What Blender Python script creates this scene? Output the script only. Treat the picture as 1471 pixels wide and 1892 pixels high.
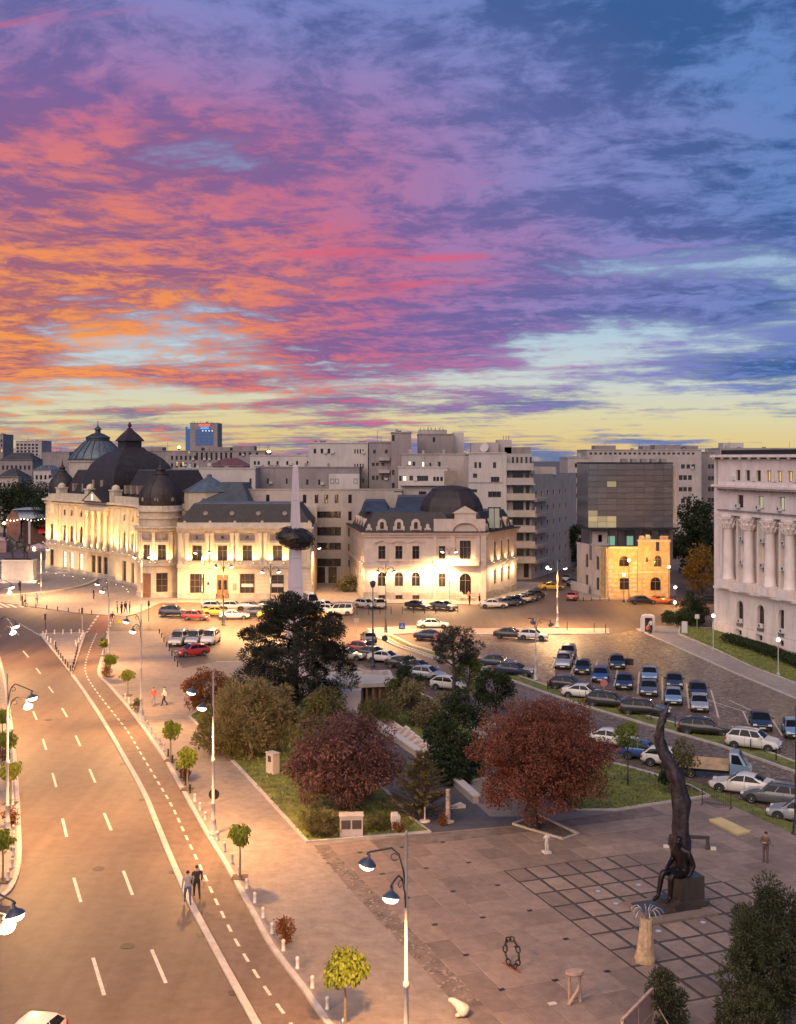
import bpy, math, random
from math import sin, cos, pi, atan2, hypot, radians as R
from mathutils import Vector, Matrix, noise as mnoise
random.seed(11)
sc = bpy.context.scene
for _o in list(bpy.data.objects): bpy.data.objects.remove(_o)
COL = sc.collection
# ------------------------------------------------------------------ camera
# survey constants: focal length in photo pixels, camera height, principal column, horizon row
F, CH, HX, HY = 2200.0, 24.0, 735.5, 845.0
cam_d = bpy.data.cameras.new('camera'); cam = bpy.data.objects.new('camera', cam_d); COL.objects.link(cam)
cam.location = (0, 0, CH); cam.rotation_euler = (R(90), 0, 0)
cam_d.sensor_fit = 'VERTICAL'; cam_d.sensor_height = 24.0; cam_d.lens = 24.0 * F / 1892.0
cam_d.shift_y = -(946 - HY) / 1892.0
cam_d.clip_start = 0.5; cam_d.clip_end = 9000
sc.camera = cam
sc.view_settings.view_transform = 'Standard'; sc.view_settings.look = 'None'
sc.view_settings.gamma = 1.0; sc.view_settings.exposure = 0.0; sc.view_settings.use_curve_mapping = False
sc.cycles.use_denoising = True
sc.cycles.max_bounces = 5; sc.cycles.diffuse_bounces = 3; sc.cycles.glossy_bounces = 2
sc.cycles.transmission_bounces = 2; sc.cycles.transparent_max_bounces = 6
sc.cycles.caustics_reflective = False; sc.cycles.caustics_refractive = False
sc.cycles.sample_clamp_indirect = 4.0
sc.cycles.use_light_tree = True

def S(r, g, b):                                       # 8-bit display colour to scene-linear
    f = lambda c: c / 12.92 if c <= 0.04045 else ((c + 0.055) / 1.055) ** 2.4
    return (f(r / 255), f(g / 255), f(b / 255), 1)

class NT:                                             # small node helper
    def __init__(s, tree): s.t = tree; s.n = tree.nodes; s.l = tree.links
    def new(s, typ, **kw):
        n = s.n.new(typ)
        for k, v in kw.items(): setattr(n, k, v)
        return n
    def put(s, sock, v):
        if hasattr(v, 'is_linked'): s.l.new(v, sock)
        elif v is not None:
            try: sock.default_value = v
            except Exception: sock.default_value = (v, v, v)
    def math(s, op, a, b=None, c=None, clamp=False):
        n = s.new('ShaderNodeMath', operation=op, use_clamp=clamp)
        for i, v in enumerate((a, b, c)):
            if v is not None: s.put(n.inputs[i], v)
        return n.outputs[0]
    def vmath(s, op, a, b=None):
        n = s.new('ShaderNodeVectorMath', operation=op); s.put(n.inputs[0], a)
        if b is not None: s.put(n.inputs[1], b)
        return n.outputs[0]
    def mix(s, fac, a, b, blend='MIX'):
        n = s.new('ShaderNodeMix', data_type='RGBA', blend_type=blend)
        s.put(n.inputs[0], fac); s.put(n.inputs[6], a); s.put(n.inputs[7], b); return n.outputs[2]
    def ramp(s, fac, stops, interp='LINEAR'):
        n = s.new('ShaderNodeValToRGB'); n.color_ramp.interpolation = interp; s.put(n.inputs[0], fac)
        e = n.color_ramp.elements
        while len(e) < len(stops): e.new(0.5)
        for i, (p, c) in enumerate(stops):
            e[i].position = p; e[i].color = c if len(c) == 4 else (*c, 1)
        return n.outputs[0]
    def noise(s, vec, scale, detail=4, rough=0.5, dist=0.0, lac=2.0, fac=True):
        n = s.new('ShaderNodeTexNoise'); s.put(n.inputs['Vector'], vec); n.inputs['Scale'].default_value = scale
        n.inputs['Detail'].default_value = detail; n.inputs['Roughness'].default_value = rough
        n.inputs['Distortion'].default_value = dist; n.inputs['Lacunarity'].default_value = lac
        return n.outputs[0] if fac else n.outputs[1]
    def remap(s, v, a, b, c=0.0, d=1.0, smooth=False):
        n = s.new('ShaderNodeMapRange', interpolation_type='SMOOTHSTEP' if smooth else 'LINEAR', clamp=True)
        s.put(n.inputs[0], v)
        for i, q in enumerate((a, b, c, d)): s.put(n.inputs[1 + i], q)
        return n.outputs[0]
    def comb(s, x, y, z=0.0):
        n = s.new('ShaderNodeCombineXYZ'); s.put(n.inputs[0], x); s.put(n.inputs[1], y); s.put(n.inputs[2], z); return n.outputs[0]

# ------------------------------------------------------------------ dusk sky
W = bpy.data.worlds.new('World'); sc.world = W; W.use_nodes = True
def sky_nodes():
    t = NT(W.node_tree); t.n.clear()
    tc = t.new('ShaderNodeTexCoord'); sep = t.new('ShaderNodeSeparateXYZ'); t.l.new(tc.outputs['Generated'], sep.inputs[0])
    X, Y, Z = sep.outputs
    el = t.math('MULTIPLY', t.math('ARCSINE', Z), 180 / pi)                       # degrees above the horizon
    az = t.math('MULTIPLY', t.math('ARCTAN2', X, Y), 180 / pi)                    # degrees right of the view axis
    # a cloud deck: where the direction pierces a layer overhead
    den = t.math('ADD', t.math('MAXIMUM', Z, 0.0), 0.075)
    cx, cy = t.math('DIVIDE', X, den), t.math('DIVIDE', Y, den)
    A = R(-14)
    u = t.math('ADD', t.math('MULTIPLY', cx, cos(A)), t.math('MULTIPLY', cy, sin(A)))
    v = t.math('ADD', t.math('MULTIPLY', cx, -sin(A)), t.math('MULTIPLY', cy, cos(A)))
    p1 = t.comb(t.math('MULTIPLY', u, 1.25), t.math('MULTIPLY', v, 1.05), 3.1)
    warp = t.noise(p1, 1.1, 3, 0.5, fac=False)
    wv = t.vmath('SCALE', t.vmath('SUBTRACT', warp, (0.5, 0.5, 0.5))); wv.node.inputs[3].default_value = 0.42
    pw = t.vmath('ADD', p1, wv)
    big = t.noise(pw, 0.62, 2, 0.5)                         # banks
    med = t.noise(pw, 2.3, 8, 0.62, 0.25)                    # lumps
    fine = t.noise(pw, 8.0, 8, 0.68, 0.2)                   # tufts
    # streaks run with the wind, long and thin
    p2 = t.comb(t.math('ADD', t.math('MULTIPLY', u, 0.55), 4.0), t.math('MULTIPLY', v, 2.3), 9.0)
    streak = t.noise(t.vmath('ADD', p2, wv), 1.25, 6, 0.58, 0.25)
    # clear air: yellow on the horizon, pale green-white, pale cyan, blue
    hor = t.math('ADD', el, t.math('MULTIPLY', t.math('ABSOLUTE', t.math('SUBTRACT', az, -6)), 0.03))
    clear = t.ramp(t.math('DIVIDE', hor, 40.0), [(0.0, S(220, 182, 118)), (0.03, S(226, 200, 138)), (0.06, S(222, 212, 168)),
                   (0.10, S(204, 213, 208)), (0.16, S(180, 204, 222)), (0.30, S(142, 172, 212)), (1.0, S(90, 122, 184))])
    # angular distance from the afterglow; decides which colour lights the cloud undersides
    dx = t.math('MULTIPLY', t.math('SUBTRACT', az, -18.0), 0.72)
    dy = t.math('MULTIPLY', t.math('SUBTRACT', el, 5.5), 1.30)
    d = t.math('SQRT', t.math('ADD', t.math('MULTIPLY', dx, dx), t.math('MULTIPLY', dy, dy)))
    d = t.math('ADD', d, t.math('MULTIPLY', t.math('SUBTRACT', big, 0.5), 10.0))
    dn = t.math('DIVIDE', d, 40.0)
    lit = t.ramp(dn, [(0.0, S(244, 156, 84)), (0.12, S(240, 146, 92)), (0.22, S(226, 128, 112)), (0.31, S(198, 112, 142)), (0.41, S(164, 122, 174)),
                      (0.55, S(132, 134, 194)), (0.72, S(100, 134, 194)), (1.0, S(92, 126, 188))])
    shd = t.ramp(dn, [(0.0, S(172, 104, 112)), (0.12, S(160, 100, 124)), (0.24, S(142, 98, 142)), (0.36, S(124, 100, 156)), (0.52, S(98, 104, 162)),
                      (0.70, S(60, 94, 150)), (1.0, S(62, 94, 152))])
    shade = t.math('ADD', t.math('MULTIPLY', med, 0.55), t.math('MULTIPLY', fine, 0.45))
    shade = t.math('ADD', shade, t.math('MULTIPLY', t.math('SUBTRACT', streak, 0.5), 0.35))
    cloud = t.mix(t.remap(shade, 0.42, 0.60, smooth=True), shd, lit)
    # red rims on streaks at middle heights
    rim = t.math('MULTIPLY', t.remap(streak, 0.60, 0.70, smooth=True), t.math('MULTIPLY', t.remap(dn, 0.62, 0.42), t.remap(dn, 0.10, 0.28)))
    cloud = t.mix(t.math('MULTIPLY', rim, 0.75), cloud, S(218, 98, 124))
    # cover: open near the horizon, nearly closed overhead
    cov = t.math('ADD', t.math('MULTIPLY', big, 0.50), t.math('ADD', t.math('MULTIPLY', med, 0.34), t.math('MULTIPLY', streak, 0.30)))
    bias = t.ramp(t.math('DIVIDE', el, 40.0), [(0.0, (0.16,) * 3), (0.03, (0.09,) * 3), (0.06, (0.12,) * 3), (0.10, (0.165,) * 3), (0.15, (0.205,) * 3), (0.23, (0.215,) * 3), (0.33, (0.265,) * 3), (0.45, (0.36,) * 3), (1.0, (0.40,) * 3)])
    bias = t.math('SUBTRACT', bias, t.math('MULTIPLY', t.remap(az, 2, 12, smooth=True), t.math('MULTIPLY', t.remap(el, 11, 7, smooth=True), 0.07)))
    cov = t.math('ADD', cov, t.math('MULTIPLY', t.math('SUBTRACT', fine, 0.5), 0.16))
    mask = t.remap(t.math('ADD', cov, bias), 0.60, 0.75, smooth=True)
    # low banks seen edge-on at the horizon: blue grey
    low = t.remap(el, 4.0, 1.2, smooth=True)
    cloud = t.mix(t.math('MULTIPLY', low, t.remap(shade, 0.60, 0.48)), cloud, S(104, 122, 158))
    col = t.mix(mask, clear, cloud)
    below = t.remap(Z, 0.0, -0.06)
    col = t.mix(below, col, S(96, 82, 92))
    bg = t.new('ShaderNodeBackground'); t.l.new(col, bg.inputs[0]); bg.inputs[1].default_value = 1.0
    out = t.new('ShaderNodeOutputWorld'); t.l.new(bg.outputs[0], out.inputs[0])
sky_nodes()
# one very soft lamp for the bright dusk sky behind the camera (the sun itself is down)
sun_d = bpy.data.lights.new('sun', 'SUN'); sun = bpy.data.objects.new('sun', sun_d); COL.objects.link(sun)
sun_d.energy = 3.1; sun_d.angle = R(75); sun_d.color = (1.0, 0.79, 0.64)
sun.rotation_euler = Vector((0.35, 0.75, -0.75)).to_track_quat('-Z', 'Y').to_euler()

# ------------------------------------------------------------------ helpers
def G(px, py, z=0.0):                                 # a survey sight on the photograph to its point on the ground (or at height z)
    Y = F * (CH - z) / (py - HY); return ((px - HX) * Y / F, Y)
def XP(px, Y): return (px - HX) * Y / F
def ZP(py, Y): return CH - (py - HY) * Y / F
def tag(o, label=None, cat=None, group=None, kind=None):
    if label: o['label'] = label
    if cat: o['category'] = cat
    if group: o['group'] = group
    if kind: o['kind'] = kind
    return o
ORG = {}
def thing(name, label, cat, loc=(0, 0, 0), rz=0.0, group=None):
    o = bpy.data.objects.new(name, None); COL.objects.link(o); o.empty_display_size = 0.3
    o.location = loc; o.rotation_euler = (0, 0, rz); ORG[o.name] = Vector(loc)
    return tag(o, label, cat, group)
class MB:
    def __init__(s): s.v = []; s.f = []
    def add(s, vs, fs):
        k = len(s.v); s.v += [tuple(p) for p in vs]; s.f += [tuple(i + k for i in f) for f in fs]
    def quad(s, *p): s.add(p, [tuple(range(len(p)))])
    def box(s, x0, x1, y0, y1, z0, z1):
        s.add([(x0,y0,z0),(x1,y0,z0),(x1,y1,z0),(x0,y1,z0),(x0,y0,z1),(x1,y0,z1),(x1,y1,z1),(x0,y1,z1)],
              [(0,3,2,1),(4,5,6,7),(0,1,5,4),(1,2,6,5),(2,3,7,6),(3,0,4,7)])
        return s
    def hexa(s, b, t):                                # 4 bottom points, 4 top points
        s.add(list(b) + list(t), [(0,3,2,1),(4,5,6,7),(0,1,5,4),(1,2,6,5),(2,3,7,6),(3,0,4,7)]); return s
    def boxc(s, cx, cy, cz, sx, sy, sz, rz=0.0):
        c, q = cos(rz), sin(rz); P = []
        for z in (cz - sz/2, cz + sz/2):
            for (a, b) in ((-1,-1),(1,-1),(1,1),(-1,1)):
                x, y = a*sx/2, b*sy/2; P.append((cx + x*c - y*q, cy + x*q + y*c, z))
        return s.hexa(P[:4], P[4:])
    def prism(s, poly, z0, z1):
        n = len(poly); ar = sum(poly[i][0]*poly[(i+1)%n][1] - poly[(i+1)%n][0]*poly[i][1] for i in range(n))
        if ar < 0: poly = poly[::-1]
        s.add([(x,y,z0) for x,y in poly] + [(x,y,z1) for x,y in poly],
              [tuple(range(n-1,-1,-1)), tuple(range(n,2*n))] + [(i,(i+1)%n,n+(i+1)%n,n+i) for i in range(n)]); return s
    def lathe(s, prof, n=12, cx=0, cy=0, sx=1.0, sy=1.0, rot=0.0):
        m = len(prof); P = []
        for i in range(n):
            a = rot + 2*pi*i/n
            for r, z in prof: P.append((cx + r*cos(a)*sx, cy + r*sin(a)*sy, z))
        fs = [(i*m+j, ((i+1)%n)*m+j, ((i+1)%n)*m+j+1, i*m+j+1) for i in range(n) for j in range(m-1)]
        if prof[0][0] > 1e-4: fs.append(tuple(i*m for i in range(n-1,-1,-1)))
        if prof[-1][0] > 1e-4: fs.append(tuple(i*m+m-1 for i in range(n)))
        s.add(P, fs); return s
    def tube(s, pts, rad, n=6):
        pts = [Vector(p) for p in pts]; m = len(pts)
        if not isinstance(rad, (list, tuple)): rad = [rad]*m
        P = []; up = Vector((0.31, 0.17, 0.93))
        for i, p in enumerate(pts):
            d = (pts[min(i+1, m-1)] - pts[max(i-1, 0)])
            if d.length < 1e-6: d = Vector((0, 0, 1))
            d.normalize(); a = d.cross(up)
            if a.length < 0.05: a = d.cross(Vector((1, 0, 0)))
            a.normalize(); b = d.cross(a)
            for k in range(n):
                q = 2*pi*k/n; P.append(p + (a*cos(q) + b*sin(q))*rad[i])
        fs = [(i*n+k, i*n+(k+1)%n, (i+1)*n+(k+1)%n, (i+1)*n+k) for i in range(m-1) for k in range(n)]
        fs += [tuple(range(n-1,-1,-1)), tuple(range((m-1)*n, m*n))]
        s.add(P, fs); return s
    def ell(s, cx, cy, cz, rx, ry, rz, n=10, m=6, squash=None):
        prof = [(max(sin(pi*j/m), 0), -cos(pi*j/m)) for j in range(m+1)]
        k = len(s.v); s.lathe([(r, z) for r, z in prof], n)
        for i in range(k, len(s.v)):
            x, y, z = s.v[i]; s.v[i] = (cx + x*rx, cy + y*ry, cz + z*rz)
        return s
    def mesh(s, name, m, smooth=False, org=None):
        me = bpy.data.meshes.new(name)
        v = s.v if org is None else [(x-org[0], y-org[1], z-org[2]) for x, y, z in s.v]
        me.from_pydata(v, [], s.f); me.update()
        if m is not None: me.materials.append(m)
        if smooth: me.polygons.foreach_set('use_smooth', [True]*len(me.polygons))
        return me
    def build(s, name, m, parent=None, smooth=False, world=True, loc=None):
        org = None
        if parent is not None and world:
            q = parent
            while q.parent is not None: q = q.parent
            org = ORG.get(q.name)
        o = bpy.data.objects.new(name, s.mesh(name, m, smooth, org)); COL.objects.link(o)
        if parent is not None: o.parent = parent
        if loc is not None: o.location = loc
        return o
def inst(name, me, parent=None, loc=(0,0,0), rz=0.0, scale=None):
    o = bpy.data.objects.new(name, me); COL.objects.link(o); o.location = loc; o.rotation_euler = (0, 0, rz)
    if parent is not None: o.parent = parent
    if scale: o.scale = scale
    return o
def copy_tree(o, parent=None):
    c = o.copy(); COL.objects.link(c); c.parent = parent
    for ch in o.children: copy_tree(ch, c)
    return c
def dup(root, loc, rz=0.0, label=None, group=None, scale=None):
    c = copy_tree(root); c.location = loc; c.rotation_euler = (0, 0, rz)
    if scale: c.scale = scale
    return tag(c, label, None, group)
def structure(name, mb, m, smooth=False):
    return tag(mb.build(name, m, None, smooth), kind='structure')
MATS = {}
def mat(name, col, rough=0.8, metal=0.0, var=0.0, vscale=1.0, bump=0.0, bscale=20.0, emit=None, estr=1.0, coat=0.0, spec=0.5, dirt=None, island=0.0, objrand=0.0, detail=5):
    if name in MATS: return MATS[name]
    m = bpy.data.materials.new(name); m.use_nodes = True; t = NT(m.node_tree); b = t.n['Principled BSDF']
    col = col if len(col) == 4 else (*col, 1)
    b.inputs['Base Color'].default_value = col; b.inputs['Roughness'].default_value = rough
    b.inputs['Metallic'].default_value = metal; b.inputs['Specular IOR Level'].default_value = spec
    if coat: b.inputs['Coat Weight'].default_value = coat; b.inputs['Coat Roughness'].default_value = 0.06
    c = None
    if var or bump or dirt:
        tc = t.new('ShaderNodeTexCoord'); vec = tc.outputs['Object']
    if var:
        n = t.noise(vec, vscale, detail, 0.6)
        k = t.remap(n, 0.3, 0.7, 1 - var, 1 + var)
        mx = t.new('ShaderNodeVectorMath', operation='SCALE'); mx.inputs[0].default_value = col[:3]; t.l.new(k, mx.inputs[3]); c = mx.outputs[0]
    if dirt:                                          # streaks of grime with their own shape: (colour, scale, amount)
        mp = t.vmath('MULTIPLY', vec, (dirt[1], dirt[1], dirt[1]*0.16))
        n = t.noise(mp, 1.0, 5, 0.62)
        c = t.mix(t.math('MULTIPLY', t.remap(n, 0.48, 0.72), dirt[2]), c if c is not None else col, (*dirt[0], 1))
    if island or objrand:
        if island:
            g = t.new('ShaderNodeNewGeometry'); r_ = g.outputs['Random Per Island']; amt = island
        else:
            g = t.new('ShaderNodeObjectInfo'); r_ = g.outputs['Random']; amt = objrand
        k = t.remap(r_, 0, 1, 1 - amt, 1 + amt)
        mx = t.new('ShaderNodeVectorMath', operation='SCALE'); t.put(mx.inputs[0], c if c is not None else col[:3]); t.l.new(k, mx.inputs[3]); c = mx.outputs[0]
    if c is not None: t.l.new(c, b.inputs['Base Color'])
    if bump:
        bn = t.new('ShaderNodeBump'); bn.inputs['Strength'].default_value = bump; bn.inputs['Distance'].default_value = 0.05
        t.l.new(t.noise(vec, bscale, 5, 0.6), bn.inputs['Height']); t.l.new(bn.outputs[0], b.inputs['Normal'])
    if emit:
        b.inputs['Emission Color'].default_value = emit if len(emit) == 4 else (*emit, 1); b.inputs['Emission Strength'].default_value = estr
    MATS[name] = m; return m
def light(name, kind, loc, power, color, parent=None, aim=None, size=None, blend=0.5, radius=0.15):
    d = bpy.data.lights.new(name, kind); d.energy = power; d.color = color
    if kind in ('POINT', 'SPOT'): d.shadow_soft_size = radius
    if kind == 'SPOT': d.spot_size = R(size or 120); d.spot_blend = blend
    o = bpy.data.objects.new(name, d); COL.objects.link(o); o.location = loc
    o.rotation_euler = Vector(aim if aim else (0, 0, -1)).to_track_quat('-Z', 'Y').to_euler()
    if parent is not None: o.parent = parent
    return o
WARM = (1.0, 0.56, 0.24); GOLD = (1.0, 0.60, 0.22); SODIUM = (1.0, 0.47, 0.10)
# ------------------------------------------------------------------ ground materials
def ground_mat(name, col, col2, rough, kind='asphalt', cell=(0.6, 0.4), joint=0.8, ang=0.0, patch=0.05, bump=0.25, spec=0.4):
    m = bpy.data.materials.new(name); m.use_nodes = True; t = NT(m.node_tree); b = t.n['Principled BSDF']
    tc = t.new('ShaderNodeTexCoord'); vec = tc.outputs['Object']
    n1 = t.noise(vec, patch, 5, 0.6); n2 = t.noise(vec, 1.3, 6, 0.65); n3 = t.noise(vec, 22, 4, 0.7)
    c = t.mix(t.remap(n1, 0.35, 0.65), (*col, 1), (*col2, 1))
    c = t.mix(t.remap(n2, 0.35, 0.7), c, t.mix(1.0, c, (0.72, 0.70, 0.68, 1), 'MULTIPLY'))
    c = t.mix(t.math('MULTIPLY', t.remap(n3, 0.5, 0.75), 0.35), c, t.mix(1.0, c, (1.35, 1.33, 1.3, 1), 'MULTIPLY'))
    h = t.math('MULTIPLY', n3, 0.5)
    mp = t.new('ShaderNodeMapping'); t.l.new(vec, mp.inputs[0]); mp.inputs['Rotation'].default_value = (0, 0, ang)
    if kind == 'paver':
        br = t.new('ShaderNodeTexBrick'); t.l.new(mp.outputs[0], br.inputs[0]); br.inputs['Scale'].default_value = 1.0
        br.inputs['Brick Width'].default_value = cell[0]; br.inputs['Row Height'].default_value = cell[1]; br.inputs['Mortar Size'].default_value = 0.018
        br.inputs['Color1'].default_value = (1, 1, 1, 1); br.inputs['Color2'].default_value = (0.90, 0.89, 0.88, 1); br.inputs['Mortar'].default_value = (joint,) * 3 + (1,)
        c = t.mix(1.0, c, br.outputs[0], 'MULTIPLY'); h = t.math('SUBTRACT', h, t.math('MULTIPLY', br.outputs[1], 0.8))
    if kind == 'cobble':
        vo = t.new('ShaderNodeTexVoronoi', feature='DISTANCE_TO_EDGE'); t.l.new(mp.outputs[0], vo.inputs['Vector']); vo.inputs['Scale'].default_value = 1 / cell[0]
        vc = t.new('ShaderNodeTexVoronoi'); t.l.new(mp.outputs[0], vc.inputs['Vector']); vc.inputs['Scale'].default_value = 1 / cell[0]
        sp = t.new('ShaderNodeSeparateColor'); t.l.new(vc.outputs['Color'], sp.inputs[0])
        c = t.mix(1.0, c, t.mix(sp.outputs[0], (0.62, 0.62, 0.62, 1), (1.35, 1.33, 1.3, 1)), 'MULTIPLY')
        e = t.remap(vo.outputs['Distance'], 0.0, 0.16); c = t.mix(t.math('MULTIPLY', t.math('SUBTRACT', 1.0, e), 0.6), c, (0.03, 0.026, 0.022, 1))
        h = t.math('ADD', t.math('MULTIPLY', e, 1.2), t.math('MULTIPLY', sp.outputs[1], 1.6))
        rg = t.remap(sp.outputs[2], 0, 1, rough - 0.14, rough + 0.16); t.l.new(rg, b.inputs['Roughness'])
    if kind == 'asphalt':                              # tyre-worn bands and tar seams
        vo = t.new('ShaderNodeTexVoronoi', feature='DISTANCE_TO_EDGE'); vo.inputs['Scale'].default_value = 0.11
        t.l.new(t.vmath('ADD', vec, t.noise(vec, 0.5, 3, 0.6, fac=False)), vo.inputs['Vector'])
        c = t.mix(t.math('MULTIPLY', t.remap(vo.outputs['Distance'], 0.004, 0.0), 0.22), c, (0.05, 0.04, 0.035, 1))
        mp2 = t.new('ShaderNodeMapping'); t.l.new(vec, mp2.inputs[0]); mp2.inputs['Rotation'].default_value = (0, 0, R(-20)); mp2.inputs['Scale'].default_value = (1.0, 0.035, 1.0)
        trk = t.noise(mp2.outputs[0], 0.75, 4, 0.6); c = t.mix(t.math('MULTIPLY', t.remap(trk, 0.42, 0.68), 0.55), c, t.mix(1.0, c, (0.62, 0.60, 0.58, 1), 'MULTIPLY'))
        oil = t.noise(vec, 0.9, 7, 0.72); c = t.mix(t.math('MULTIPLY', t.remap(oil, 0.60, 0.78), 0.5), c, (0.05, 0.04, 0.033, 1))
    t.l.new(c, b.inputs['Base Color']); b.inputs['Specular IOR Level'].default_value = spec
    if kind != 'cobble': b.inputs['Roughness'].default_value = rough
    bn = t.new('ShaderNodeBump'); bn.inputs['Strength'].default_value = bump; bn.inputs['Distance'].default_value = 0.03
    t.l.new(h, bn.inputs['Height']); t.l.new(bn.outputs[0], b.inputs['Normal'])
    return m
M_ASPH = ground_mat('asphalt', (0.150, 0.105, 0.080), (0.122, 0.084, 0.063), 0.65)
M_BIKE = ground_mat('bike_asphalt', (0.190, 0.130, 0.096), (0.160, 0.108, 0.079), 0.8)
M_RED = ground_mat('red_asphalt', (0.24, 0.095, 0.065), (0.20, 0.085, 0.06), 0.8)
M_PAVE = ground_mat('pavement_pavers', (0.335, 0.270, 0.220), (0.275, 0.220, 0.178), 0.75, 'paver', (0.4, 0.2), 0.86, R(38), 0.12)
M_PAVE2 = ground_mat('concrete_paving', (0.34, 0.285, 0.25), (0.27, 0.225, 0.20), 0.75, 'paver', (0.8, 0.8), 0.7, R(10), 0.1)
M_COB = ground_mat('granite_cobbles', (0.235, 0.165, 0.120), (0.165, 0.115, 0.084), 0.42, 'cobble', (0.33, 0.33), ang=R(20), patch=0.09, bump=0.7, spec=0.42)
M_SLAB = None
def slab_mat():
    m = bpy.data.materials.new('terrazzo_slab'); m.use_nodes = True; t = NT(m.node_tree); b = t.n['Principled BSDF']
    tc = t.new('ShaderNodeTexCoord'); g = t.new('ShaderNodeNewGeometry'); oi = t.new('ShaderNodeObjectInfo')
    pos = g.outputs['Position']
    n1 = t.noise(pos, 0.16, 4, 0.6); n2 = t.noise(pos, 2.0, 6, 0.7); n3 = t.noise(pos, 30, 3, 0.7)
    c = t.mix(t.remap(n1, 0.35, 0.65), (0.295, 0.208, 0.155, 1), (0.235, 0.165, 0.124, 1))
    k = t.remap(oi.outputs['Random'], 0, 1, 0.76, 1.16)
    k = t.math('MULTIPLY', k, t.remap(n2, 0.3, 0.75, 0.72, 1.18)); k = t.math('MULTIPLY', k, t.remap(n3, 0.3, 0.7, 0.86, 1.14))
    sc_ = t.new('ShaderNodeVectorMath', operation='SCALE'); t.l.new(c, sc_.inputs[0]); t.l.new(k, sc_.inputs[3])
    t.l.new(sc_.outputs[0], b.inputs['Base Color']); b.inputs['Roughness'].default_value = 0.68
    bn = t.new('ShaderNodeBump'); bn.inputs['Strength'].default_value = 0.2; bn.inputs['Distance'].default_value = 0.02
    t.l.new(n3, bn.inputs['Height']); t.l.new(bn.outputs[0], b.inputs['Normal']); return m
M_SLAB = slab_mat()
M_KERB = mat('kerb_granite', (0.44, 0.38, 0.33), 0.75, var=0.2, vscale=1.5, bump=0.2)
M_DARKBASE = mat('dark_grout', (0.058, 0.046, 0.040), 0.9, var=0.3, vscale=2)
M_EARTH = mat('bare_earth', (0.11, 0.075, 0.05), 0.95, var=0.4, vscale=2.5, bump=0.5, bscale=8)
M_PAINT = mat('road_paint', (0.56, 0.49, 0.40), 0.6, var=0.3, vscale=3.0)
M_GRASS = mat('lawn', (0.135, 0.140, 0.028), 0.95, var=0.5, vscale=0.9, bump=0.8, bscale=14, detail=8)
def px(pts): return [G(*p) for p in pts]
def strip(mb, pts, w, z0, z1, off=0.0):               # a kerb of width w along a ground polyline, offset to the left by off
    n = len(pts); L, Rr = [], []
    for i, p in enumerate(pts):
        a, b = pts[max(i-1, 0)], pts[min(i+1, n-1)]; dx, dy = b[0]-a[0], b[1]-a[1]; l = hypot(dx, dy) or 1
        nx, ny = -dy/l, dx/l
        L.append((p[0]+nx*(off+w/2), p[1]+ny*(off+w/2))); Rr.append((p[0]+nx*(off-w/2), p[1]+ny*(off-w/2)))
    for i in range(n-1):
        q = [Rr[i], Rr[i+1], L[i+1], L[i]]
        mb.hexa([(x, y, z0) for x, y in q], [(x, y, z1) for x, y in q])
def walk(pts, step, start=0.0):                       # points every `step` metres along a polyline with the heading
    out = []; acc = -start
    for (a, b) in zip(pts, pts[1:]):
        l = hypot(b[0]-a[0], b[1]-a[1])
        if l < 1e-6: continue
        while acc <= l:
            if acc >= 0: out.append((a[0]+(b[0]-a[0])*acc/l, a[1]+(b[1]-a[1])*acc/l, atan2(b[1]-a[1], b[0]-a[0])))
            acc += step
        acc -= l
    return out
def smooth_line(pts, n=4):                            # Catmull-Rom through the surveyed points
    P = [pts[0]] + list(pts) + [pts[-1]]; out = []
    for i in range(1, len(P)-2):
        for k in range(n):
            t = k/n; a, b, c, d = P[i-1], P[i], P[i+1], P[i+2]
            out.append(tuple(0.5*((2*b[j]) + (c[j]-a[j])*t + (2*a[j]-5*b[j]+4*c[j]-d[j])*t*t + (3*b[j]-a[j]-3*c[j]+d[j])*t**3) for j in (0, 1)))
    out.append(pts[-1]); return out
def inside(p, poly):
    x, y = p; r = False; n = len(poly)
    for i in range(n):
        (x1, y1), (x2, y2) = poly[i], poly[(i+1) % n]
        if (y1 > y) != (y2 > y) and x < (x2-x1)*(y-y1)/(y2-y1)+x1: r = not r
    return r
# ------------------------------------------------------------------ terrain, roads, pavements
structure('ground', MB().prism([(-3500, -300), (3500, -300), (3500, 7000), (-3500, 7000)], -0.3, -0.02), mat('city_ground', (0.10, 0.085, 0.08), 0.95, var=0.3, vscale=0.02))
road = structure('road', MB().prism([(-140, 30), (75, 30), (75, 420), (-140, 420)], -0.02, 0.0), M_ASPH)
RK = smooth_line(px([(600,2130),(530,2000),(473,1892),(411,1779),(355,1674),(322,1600),(292,1528),(272,1478),(251,1437),(228,1397),(200,1348),(166,1294),(134,1248)]))
BK = smooth_line(px([(760,2130),(680,2010),(600,1892),(550,1820),(497,1749),(456,1674),(415,1600),(380,1543),(337,1465),(303,1405),(268,1354),(237,1311),(200,1268),(181,1247),(184,1225),(194,1190),(199,1168)]))
LK = smooth_line(px([(-160,1820),(-60,1715),(2,1664),(27,1637),(39,1592),(38,1520),(34,1450),(27,1370),(14,1280),(0,1215),(-30,1130)]))
bike = structure('bike_lane', MB().prism(RK + px([(157,1172),(199,1168)]) + BK[::-1], -0.01, 0.004), M_BIKE)
structure('bike_crossing', MB().prism(px([(157,1171),(199,1167),(213,1130),(184,1130)]), -0.01, 0.006), M_RED)
mb = MB(); strip(mb, RK, 0.34, 0.0, 0.10); structure('kerb_bike_lane', mb, M_KERB)
NK = px([(400,1224),(520,1222),(640,1228),(720,1257),(860,1318),(1000,1372),(1100,1402),(1200,1428),(1290,1455),(1380,1492),(1471,1535),(1640,1610)])
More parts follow.
